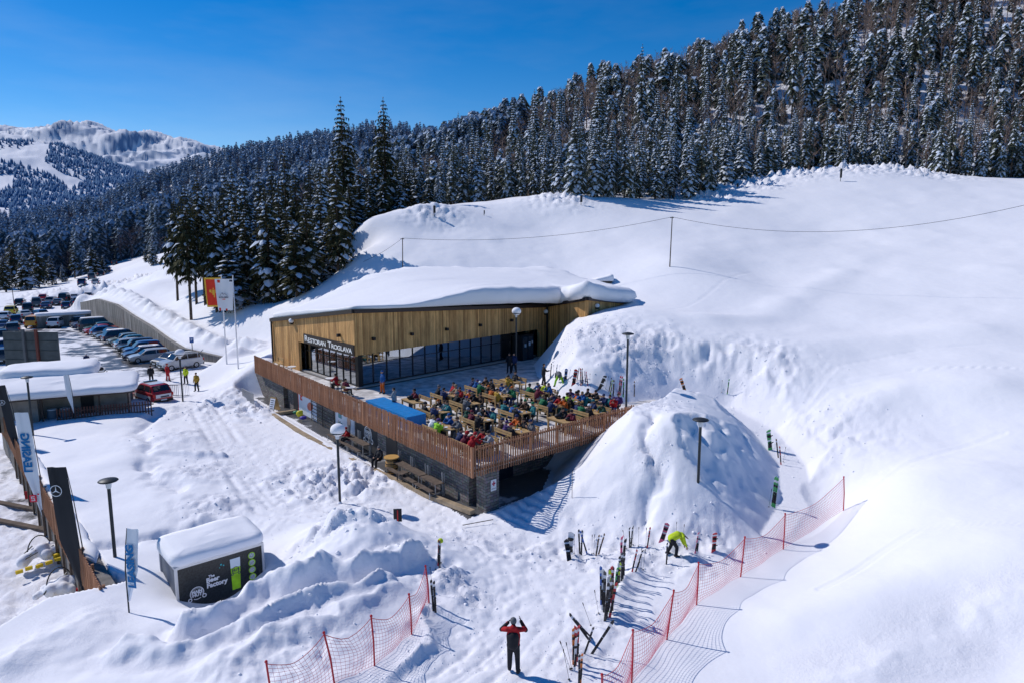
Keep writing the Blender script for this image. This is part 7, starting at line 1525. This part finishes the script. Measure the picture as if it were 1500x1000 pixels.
# the outer groups
for px, py, kd, c, rz, sn, lab in [
 (17, 461, 'suv', 'yellow', .5, 0, 'yellow SUV by the snowbank at the far left'), (8, 468, 'estate', 'white', .5, 0, 'white estate car left of the yellow SUV'), (41, 456, 'suv', 'black', .6, 0, 'black SUV right of the yellow one by the snowbank'), (54, 449, 'van', 'dark grey', .6, 0, 'dark grey van in the far row by the snowbank'), (58, 465, 'hatch', 'blue', 1.0, 0, 'small blue car standing in the open lane'), (52, 479, 'van', 'orange', 1.9, 0, 'orange yellow van seen from behind in the lane'),
 (77, 446, 'suv', 'silver', .3, .15, 'silver SUV with snow on its roof in the far row'), (95, 442, 'van', 'black', .4, 0, 'black van right of the snow topped silver SUV'), (110, 441, 'hatch', 'white', .5, 0, 'white hatchback in the far row'), (110, 449, 'sedan', 'black', .5, 0, 'black sedan in front of the white hatchback in the far row'), (122, 434, 'suv', 'dark blue', .5, .1, 'dark blue SUV farther along the far row'), (137, 428, 'van', 'dark grey', .5, 0, 'farthest dark van before the bend of the road'),
 (150, 422, 'suv', 'black', .5, 0, 'black SUV at the bend of the road'), (68, 452, 'sedan', 'dark blue', .5, 0, 'dark blue sedan between the vans of the far row'), (84, 479, 'suv', 'white', .3, 0, 'white SUV standing alone before the concrete block'),
 (4, 482, 'sedan', 'dark blue', .6, 0, 'dark blue sedan at the left margin, uppermost of four'), (3, 497, 'hatch', 'black', .6, 0, 'black hatchback at the left margin, second of four'), (4, 513, 'estate', 'blue', .6, .1, 'blue estate car at the left margin, third of four'), (2, 530, 'suv', 'dark grey', .6, 0, 'dark grey SUV at the left margin, lowest of four'), (-14, 476, 'suv', 'silver', .6, 0, 'silver SUV cut by the left margin'),
 (20, 488, 'suv', 'dark grey', .6, 0, 'dark grey SUV in the second left column, above the billboard'), (24, 473, 'hatch', 'dark blue', .6, 0, 'dark blue hatchback just below the white estate car at the left'), (30, 447, 'estate', 'black', .5, 0, 'black estate car between snowbank and yellow SUV'), (64, 441, 'hatch', 'red', .5, 0, 'red hatchback at the foot of the far snowbank'), (86, 447, 'sedan', 'dark grey', .4, 0, 'dark grey sedan in front of the snow topped SUV'), (98, 452, 'hatch', 'dark blue', .5, 0, 'dark blue hatchback near the concrete block end'),
 (130, 440, 'sedan', 'black', .5, .1, 'black sedan close to the far end of the concrete wall'), (142, 434, 'hatch', 'silver', .5, 0, 'silver hatchback before the bend beside the wall end'), (160, 418, 'hatch', 'dark blue', .5, 0, 'dark blue hatchback farthest along the road bend'), (117, 456, 'suv', 'dark blue', .5, 0, 'dark blue SUV beside the wall end'), (170, 414, 'sedan', 'black', .5, 0, 'black sedan, last car visible on the road'), (36, 466, 'sedan', 'silver', .8, 0, 'silver sedan in the lane right of the yellow SUV')]:
    x, y = at(px, py, 0); car(kd, x, y, rz+PI*.5 if kd != 'van' or c != 'orange' else rz, c, lab, 'cars in the outer rows of the car park', sn, max(0, gz(x, y)-.02))
x, y = at(223, 583, 0); r = car('suv', x, y, math.atan2(.62, -.78), 'red', 'red and white liveried SUV seen from behind beside the shed', None, 0, gz(x, y)-.22)
for s in (-1, 1): o = MB().box((-.3, s*.935, .62), (3.0, .012, .34)).build('door_stripe', PT['white'], r)
MB().box((-2.262, 0, .80), (.02, 1.3, .30)).build('tailgate_stripe', PT['white'], r); MB().box((-.4, 0, 1.742), (1.9, 1.25, .012)).build('roof_panel', PT['white'], r); MB().box((.1, 0, 1.80), (.25, 1.1, .10)).build('light_bar', M['cglass'], r); mbx = MB().box((-2.274, -.1, .74), (.02, .7, .13)).build('rear_lettering', M['ink'], r)
x, y = at(95, 478, 0); mb = MB(); t = empty('concrete_block', (x, y, 0), .65, 'long grey concrete block at the end of the wall row, capped with snow', 'concrete block'); MB().box((0, 0, .8), (7.5, .8, 2.0)).build('block', M['concrete'], t); snow_cap([(-3.8, -.45), (3.8, -.45), (3.8, 1.6), (-3.8, 1.6)], lambda a, b: 1.8, lambda a, b: .5, lambda a, b: .12, 'snow_cap', t, None, .5, 5, 9)
x, y = at(134, 548, 0); t = empty('snowmobile', (x, y, 0), .7, 'dark snowmobile parked by the puddle behind the shed roofs', 'snowmobile'); b = MB(); capsule(b, (-.9, 0, .55), (.3, 0, .6), .26, .28); capsule(b, (.3, 0, .6), (1.0, 0, .5), .30, .18); capsule(b, (-1.0, 0, .3), (.2, 0, .25), .2, .2); obj('body', fused(b, 'body', .05, M['black'], 2), t)
for s in (-1, 1): MB().tube([(.2, s*.42, .08), (1.2, s*.42, .08), (1.4, s*.42, .25)], .05, 6).build('ski', M['black'], t)
MB().bar((.35, -.4, 1.05), (.35, .4, 1.05), .04).build('handlebar', M['darksteel'], t); MB().poly([(.55, -.28, .85), (.55, .28, .85), (.35, .22, 1.2), (.35, -.22, 1.2)]).__class__
# far lane lamps
for px, py, pt in ((20, 442, 390), (137, 416, 392)):
    x, y = at(px, py, .5); zz = gz(x, y); H = CZ-slope(pt)*y-zz; t = empty('lane_lamp', (x, y, zz), 0, ['thin lane lamp before the dark firs at the far left', 'thin lane lamp on the snowbank at the bend'][px > 100], 'lamp'); MB().tube([(0, 0, -.5), (0, 0, max(3, H))], .07, 6).build('pole', M['darksteel'], t); MB().box((.2, 0, max(3, H)), (.6, .2, .1)).build('lamp_head', M['darksteel'], t)
# ------------------------------------------------------------------ skis, boards and poles stuck in the snow
def skimesh(L, w, nm, m):
    """ski standing on its tail, tip at the top curving forward (-y), length along z"""
    V = []; Fs = []; N_ = 16
    for i in range(N_+1):
        t = i/N_; z = -.25+L*t; cur = -.14*max(0, (t-.86)/.14)**2-.02*math.sin(t*PI); ww = w*(.5+.12*abs(t-.45)*1.6)*(1 if t < .93 else max(.08, math.sqrt(max(0, 1-((t-.93)/.07)**2)))); 
        V += [(-ww, cur-.009, z), (ww, cur-.009, z), (ww, cur+.009, z), (-ww, cur+.009, z)]
    for i in range(N_): a = i*4; b = a+4; Fs += [(a, a+1, b+1, b), (a+1, a+2, b+2, b+1), (a+2, a+3, b+3, b+2), (a+3, a, b, b+3)]
    Fs += [(3, 2, 1, 0), (N_*4, N_*4+1, N_*4+2, N_*4+3)]
    me = bpy.data.meshes.new(nm); me.from_pydata(V, [], Fs); me.materials.append(m); me.materials.append(M['black']); me.materials.append(M['white'])
    me.polygons.foreach_set('material_index', [(1 if k//4 in (4, 5, 11) else 2 if k//4 in (8, 13) else 0) if k < N_*4 else 0 for k in range(len(Fs))]); me.update(); return me
SKC = {'red': (.55, .02, .03), 'black': (.012, .012, .015), 'white': (.7, .72, .75), 'green': (.03, .35, .08), 'lime': (.5, .7, .03), 'orange': (.75, .20, .02), 'blue': (.02, .12, .45), 'dark grey': (.06, .065, .07), 'brown': (.18, .10, .05), 'pink': (.65, .12, .22)}
SKC = {k: mat('ski_'+k.replace(' ', '_'), v, .35, spec=.5) for k, v in SKC.items()}
ski_m = skimesh(1.72, .082, 'ski', SKC['black']); sb_m = skimesh(1.55, .27, 'snowboard', SKC['black'])
bd = MB(); bd.box((0, -.045, .48), (.075, .05, .22)); bd.box((0, -.06, .66), (.08, .06, .08)); bd.box((0, -.05, .36), (.07, .07, .09)); bd_m = bd.mesh('binding', M['black'])
bb1 = MB(); bb1.ball((0, -.06, 0), (.13, .07, .07), 10, 6); bb1.bar((-.1, -.04, .0), (-.1, -.20, .1), .05); bb1.bar((.1, -.04, .0), (.1, -.20, .1), .05); bb_b = bb1.mesh('binding', M['black'])
pol = MB().tube([(0, 0, -.15), (0, 0, 1.15)], [.006, .009], 6).mesh('shaft', M['darksteel']); grp = MB().tube([(0, 0, 1.13), (0, 0, 1.27)], [.020, .022], 8).mesh('grip', M['black']); bsk = MB().lathe((0, 0, .06), [(.0, .01), (.05, 0), (.05, -.01), (0, -.01)], 10).mesh('basket', M['black'])
def orient(o, x, y, z, ln, fw, rz): o.location = (x, y, z); o.rotation_mode = 'XYZ'; o.rotation_euler = (Matrix.Rotation(ln, 4, 'Y') @ Matrix.Rotation(fw, 4, 'X') @ Matrix.Rotation(rz, 4, 'Z')).to_euler()
def ski(px, py, pt, col, lean, grp_, place, z=None, kind='ski', rz=0., fw=0.):
    """px,py foot; pt top row in the photo; lean in metres sideways"""
    x, y = at(px, py, .4)
    x, y, z0 = [float(q) for q in (hill(px, py, max(12, y-16), y+14) if z is None else hill(px, py, 43, 62))]
    H = CZ-slope(pt)*y-z0; L = 1.45 if kind == 'ski' else 1.28; s = max(.72, min(1.15, math.hypot(H, lean)/L)); ln = math.atan2(lean, max(.3, H))
    if kind == 'ski':
        o = obj('ski', ski_m); oset(o, SKC[col]); obj('binding', bd_m, o); tag(o, ' '.join(('%s ski %s' % (col, place)).split()[:16]), 'ski', grp_)
    elif kind == 'board':
        o = obj('snowboard', sb_m); oset(o, SKC[col]); tag(o, '%s snowboard %s' % (col, place), 'snowboard', grp_)
        for zz in (.40, .82): b = obj('binding', bb_b, o); b.location = (0, 0, zz)
    else:
        o = empty('ski_pole', (0, 0, 0), 0, ' '.join(('%s ski pole %s' % (col, place)).split()[:16]), 'ski pole', grp_); obj('shaft', pol, o); obj('grip', grp, o); obj('basket', bsk, o); s = max(.75, min(1.1, math.hypot(H, lean)/1.27))
    orient(o, x, y, z0, ln, fw, rz+rnd.uniform(-.5, .5)); o.scale = (s, s, s); return o
def pair(px, py, pt, col, lean, g_, place, z=None): ski(px-.8, py, pt, col, lean-.05, g_, place+', left one of the pair', z); ski(px+1.6, py+.5, pt+1, col, lean+.06, g_, place+', right one of the pair', z)
GA = 'skis standing left of the path below the mound'; GB = 'skis standing at the foot of the mound'; GC = 'dense clump of skis on the path edge'; GD = 'skis and poles nearest the camera'; GE = 'skis beside the left safety net'; GT = 'skis leaning on the terrace snowbank'; GM = 'skis on the right flank of the mound'
ski(835, 812, 777, 'white', .05, GA, 'leftmost at the foot of the mound', kind='board'); ski(834, 823, 800, 'black', -.1, GA, 'lying low before the white snowboard', kind='board', fw=-.6); ski(841, 812, 790, 'dark', 0, GA, 'between white snowboard and dark skis', kind='pole')
pair(850, 812, 773, 'dark grey', -.02, GA, 'right of the white snowboard'); ski(860, 815, 775, 'blue', -.35, GA, 'leaning back beside the dark pair'); ski(867, 812, 786, 'grey', 0, GA, 'thin, right of the blue ski', kind='pole'); ski(869.5, 812, 787, 'grey', .03, GA, 'its twin right of the blue ski', kind='pole'); ski(873, 814, 782, 'brown', .12, GA, 'tilting right, left one of a crossed pair'); ski(877, 813, 781, 'brown', .25, GA, 'tilting right, outer one of a crossed pair')
for px, py, pt, c, ln, k in [(909, 838, 782, 'pink', .0, 'ski'), (911, 842, 786, 'black', .1, 'ski'), (924, 804, 773, 'dark grey', .05, 'ski'), (922, 804, 775, 'black', -.03, 'ski'), (927, 800, 778, 'grey', 0, 'pole'), (935, 803, 786, 'grey', 0, 'pole'), (948, 803, 774, 'red', .10, 'ski'), (946, 803, 786, 'dark', 0, 'pole'), (926, 838, 812, 'red', .14, 'ski'), (931, 838, 810, 'black', .22, 'ski'), (939, 835, 815, 'dark', 0, 'pole'), (942, 836, 816, 'dark', .04, 'pole'), (969, 797, 770, 'pink', .2, 'board'), (990, 800, 777, 'dark', 0, 'pole'), (1000, 800, 779, 'dark', .02, 'pole'), (1018, 811, 786, 'pink', .08, 'ski'), (1020.5, 811, 787, 'white', .08, 'ski'), (1045, 809, 782, 'red', .02, 'board'), (976, 826, 804, 'black', .0, 'ski'), (918, 806, 790, 'green', -.1, 'pole')]:
    ski(px, py, pt, c, ln, GB, {'pole': 'stuck in the snow', 'ski': 'standing', 'board': 'standing'}[k]+' at the foot of the mound, '+('left of' if px < 975 else 'right of')+' the bending person', kind=k)
for px, py, pt, c, ln in [(883, 893, 812, 'white', -.02), (885, 900, 832, 'dark grey', .0), (888, 903, 826, 'white', .05), (890, 898, 828, 'lime', .06), (892, 890, 830, 'black', .0), (894, 884, 826, 'red', .02), (896, 880, 827, 'black', .03), (899, 872, 828, 'green', .12), (901, 868, 830, 'dark grey', .1), (903, 862, 822, 'lime', .16), (905, 858, 825, 'white', .0), (907, 855, 812, 'black', -.02), (910, 852, 806, 'dark grey', .0), (912, 848, 808, 'black', .05), (914, 843, 806, 'black', -.06), (887, 908, 838, 'dark grey', .2), (893, 905, 850, 'red', .22), (886, 912, 850, 'black', .1), (897, 895, 845, 'brown', .0), (881, 888, 826, 'blue', -.05)]:
    ski(px, py, pt, c, ln, GC, 'in the dense clump at the right edge of the path')
for px, py, pt, ln in [(877, 903, 874, -.12), (884, 885, 835, -.1), (900, 870, 833, .15), (906, 845, 815, .2), (889, 906, 862, .1)]: ski(px, py, pt, 'dark', ln, GC, 'among the dense clump of skis', kind='pole')
for px, py, pt, c, ln, k, pl in [(864, 938, 896, 'black', -.75, 'ski', 'leaning far left in the crossed group nearest the camera'), (867, 936, 900, 'dark grey', -.72, 'ski', 'leaning left beside its twin in the crossed group'), (867, 957, 906, 'black', .72, 'ski', 'leaning right, crossing the others nearest the camera'), (856, 960, 918, 'dark grey', .28, 'ski', 'steep in the crossed group nearest the camera'), (866, 918, 895, 'lime', -.2, 'pole', 'with lime grip in the crossed group'),
 (840, 973, 916, 'orange', -.03, 'ski', 'with grey tail, left one of the upright red group'), (843, 976, 913, 'red', .0, 'ski', 'in the upright group nearest the camera'), (844.5, 970, 912, 'red', .04, 'ski', 'right one of the upright red group'), (841, 985, 930, 'white', .05, 'ski', 'low in the upright red group'), (836, 984, 938, 'dark', -.35, 'pole', 'leaning left of the upright red group'), (838, 981, 940, 'dark', -.2, 'pole', 'thin, close to the upright red group'), (834, 1000, 950, 'orange', -.2, 'pole', 'with orange grip near the bottom edge'), (850, 1000, 966, 'orange', .03, 'ski', 'with orange tip near the bottom edge'), (848, 1006, 985, 'black', .0, 'ski', 'cut by the bottom edge')]: ski(px, py, pt, c, ln, GD, pl, kind=k)
for px, py, pt, c, ln, k, pl in [(642, 830, 788, 'red', .05, 'ski', 'under the yellow gear above the left net'), (644, 832, 789, 'dark grey', .02, 'ski', 'right of the red ski above the left net'), (638, 838, 800, 'dark', .15, 'pole', 'leaning on the skis above the left net'), (646, 826, 789, 'dark', .0, 'pole', 'upright behind the red ski above the left net'), (635, 895, 846, 'black', -.08, 'ski', 'left one of the dark pair by the left net'), (638, 897, 848, 'black', -.05, 'ski', 'right one of the dark pair by the left net'), (634, 870, 845, 'dark', -.05, 'pole', 'beside the dark pair by the left net')]: ski(px, py, pt, c, ln, GE, pl, kind=k)
hx, hy, hz = hill(643, 790, 26, 34) if False else (*at(645, 800, 1.4), 0); x, y = at(644, 831, .6); z = gz(x, y); o = obj('helmet', POSES['stand']['helmet']); o.location = (x+.05, y, CZ-slope(793)*y-1.66); oset(o, CM['yellow green']); tag(o, 'bright yellow helmet hung on top of the skis above the left net', 'helmet')
for px, py, pt, c, ln, k in [(806, 553, 531, 'dark grey', .1, 'ski'), (811, 553, 534, 'grey', 0, 'pole'), (814, 552, 535, 'white', .1, 'ski'), (828, 557, 540, 'blue', .08, 'board'), (833, 560, 543, 'teal', .1, 'pole'), (840, 563, 540, 'red', .2, 'board'), (845, 558, 545, 'white', .1, 'ski'), (851, 564, 538, 'red', -.05, 'ski'), (853, 565, 538, 'black', -.05, 'ski'), (858, 564, 543, 'white', -.1, 'ski'), (861, 567, 544, 'red', -.15, 'ski'), (864, 567, 551, 'grey', 0, 'pole'), (877, 573, 549, 'black', .45, 'board'), (892, 577, 553, 'dark grey', .15, 'ski'), (894, 580, 556, 'lime', .12, 'ski'), (898, 585, 555, 'brown', .05, 'ski'), (906, 579, 549, 'red', .12, 'ski'), (908, 580, 550, 'red', .14, 'ski'), (913, 582, 553, 'green', .0, 'ski'), (929, 580, 557, 'brown', -.02, 'ski'), (887, 573, 560, 'dark', .1, 'pole'), (819, 553, 537, 'grey', .05, 'pole')]:
    x, y = at(px, py, 3.); SY = y; ski(px, py, pt, c if c not in ('teal', 'grey', 'dark') or k == 'pole' else 'dark grey', ln, GT, 'leaning on the snowbank behind the terrace guests', z=2.75, kind=k)
for px, py, pt, c, ln, k, pl in [(1003, 572, 557, 'orange', -.25, 'board', 'on the snowbank just beyond the mound top'), (1065, 579, 554, 'green', .1, 'ski', 'alone in the rough snowbank behind the mound'), (1057, 576, 565, 'pink', .0, 'pole', 'beside the lone green ski'), (1128, 660, 628, 'green', -.2, 'board', 'on the right flank of the mound'), (1140, 672, 641, 'brown', -.2, 'ski', 'right of the green snowboard'), (1144, 680, 652, 'red', -.15, 'ski', 'low beside the trench right of the mound'), (1147, 678, 655, 'dark', .1, 'pole', 'at the trench right of the mound'), (1131, 742, 695, 'green', .08, 'ski', 'left one of the green pair above the net'), (1134, 744, 696, 'green', .1, 'ski', 'right one of the green pair above the net'), (1126, 745, 715, 'dark', .1, 'pole', 'left of the green pair above the net'), (1136, 740, 712, 'dark', .05, 'pole', 'right of the green pair above the net')]: ski(px, py, pt, c, ln, GM, pl, kind=k)
# fallen pole, thin bamboo stick, yellow bits
x, y = at(700, 762, .2); z = gz(x, y); o = MB().tube([(x-.75, y-.2, z+.1), (x+.75, y+.25, z+.2)], .02, 6).build('fallen_pole', M['bark']); tag(o, 'thin dark pole lying on the snow in front of the stone pillar', 'pole')
x, y = at(838, 720, 1.2); z = gz(x, y); o = MB().tube([(x, y, z-.2), (x, y, z+1.5)], .014, 6).build('marker_stick', M['bark']); tag(o, 'thin upright stick on the left flank of the mound', 'stick')
# ------------------------------------------------------------------ lower level at the left: boardwalk, heaps with hoops and yellow edging
x, y = at(30, 768, -2.35); t = empty('boardwalk', (x, y, -2.35), -.35, 'brown wooden walkway crossing the lower snow at the left', 'walkway'); MB().box((-1.5, 0, .0), (9, .35, .14)).build('edge_board', M['oldtimber'], t); MB().box((-1.5, 1.9, .0), (9, .35, .14)).build('edge_board', M['oldtimber'], t)
for k, (px, py, lab) in enumerate([(62, 812, 'left snow heap with black hoop and yellow edging on the lower level'), (92, 862, 'right snow heap with black hoop and yellow edging on the lower level')]):
    x, y = at(px, py, -2.0); t = empty('snow_heap', (x, y, -2.3), .9, lab, 'snow heap'); b = MB()
    for q in range(26): a = rnd.uniform(0, 6.28); r_ = rnd.uniform(0, .9); b.ball((r_*math.cos(a)*1.2, r_*math.sin(a)*.7, .25+.45*(1-r_)), rnd.uniform(.16, .34), 7, 5)
    obj('snow', fused(b, 'snow', .07, M['snow'], 1), t); h_ = [(.9*math.cos(a)*.6, .35, .35+.9*math.sin(a)) for a in [i*PI/12 for i in range(13)]]; MB().tube(h_, .03, 6).build('hoop', M['black'], t)
    for q in range(9): a0_ = rnd.uniform(-.9, .7), rnd.uniform(-.5, .5); MB().bar((a0_[0], a0_[1], .5), (a0_[0]+rnd.uniform(.2, .6), a0_[1]+rnd.uniform(-.3, .3), .75), .05).build('strut', M['darksteel'], t)
    for q in range(6): MB().box((-1.3+q*.42, -1.0+.06*math.sin(q*2), .22), (.30, .14, .16), rnd.uniform(-.3, .3)).build('yellow_block', mat('yellow_plastic', (.72, .50, .02), .5) if q == 0 and k == 0 else bpy.data.materials['yellow_plastic'], t)
    mb = MB(); mb.box((.4, -.7, .3), (.25, .2, .25)); mb.build('red_cushion' if k else 'yellow_cushion', M['postred'] if k else bpy.data.materials['yellow_plastic'], t)
x, y = at(42, 725, -2.); t = empty('red_shovel', (x, y, -2.2), .5, 'red shovel leaning below the slatted fence', 'shovel'); MB().tube([(0, 0, .3), (.15, .2, 2.6)], .03, 6).build('shaft', M['postred'], t); MB().box((0, -.02, .25), (.4, .05, .5)).build('blade', M['postred'], t)
# ------------------------------------------------------------------ loose snow clods on churned ground
def clods():
    r_ = np.random.RandomState(9); ico = []; bm = bmesh.new(); bmesh.ops.create_icosphere(bm, subdivisions=1, radius=1); bv = np.array([v.co[:] for v in bm.verts]); bf = np.array([[v.index for v in f.verts] for f in bm.faces]); bm.free()
    P = []
    for (x, y, r, a, hh) in ROUGH:
        if y > 70: continue
        n = int(r*r*a*(2+42*max(0, min(hh, .6)-.12))); q = r_.normal(0, r*.55, (n, 2)); P.append(np.column_stack([q[:, 0]+x, q[:, 1]+y, r_.uniform(.02, .06, n)*(1+hh*1.2*(r_.rand(n) < .2))]))
    xs_ = r_.uniform(-26, 16, 9000); ys_ = r_.uniform(12, 62, 9000); d = poly_dist(xs_, ys_, PLAZ); k = (d < 1.0); P.append(np.column_stack([xs_[k], ys_[k], r_.uniform(.012, .032, k.sum())]))
    P = np.concatenate(P); d1 = poly_dist(P[:, 0], P[:, 1], TERR); d2 = poly_dist(P[:, 0], P[:, 1], SERV); P = P[(d1 > .25) & (d2 > .1)]; Z = terrain(P[:, 0], P[:, 1]); n = len(P)
    V = np.empty((n, len(bv), 3)); jit = 1+r_.uniform(-.35, .35, (n, len(bv), 1)); an = r_.uniform(0, 6.28, n); B = bv[None]*jit*P[:, 2][:, None, None]; B[:, :, 2] *= .75
    c, s = np.cos(an)[:, None], np.sin(an)[:, None]; V[:, :, 0] = B[:, :, 0]*c-B[:, :, 1]*s+P[:, 0:1]; V[:, :, 1] = B[:, :, 0]*s+B[:, :, 1]*c+P[:, 1:2]; V[:, :, 2] = B[:, :, 2]+Z[:, None]+P[:, 2:3]*.15
    Fs = (bf[None]+np.arange(n)[:, None, None]*len(bv)).reshape(-1, 3); o = obj('snow_clods', np_mesh('snow_clods', V.reshape(-1, 3), Fs, np.zeros(len(Fs), int), [M['snow']])); tag(o, 'loose clods of snow on the churned ground and banks', 'snow clods', kind='stuff')
clods()
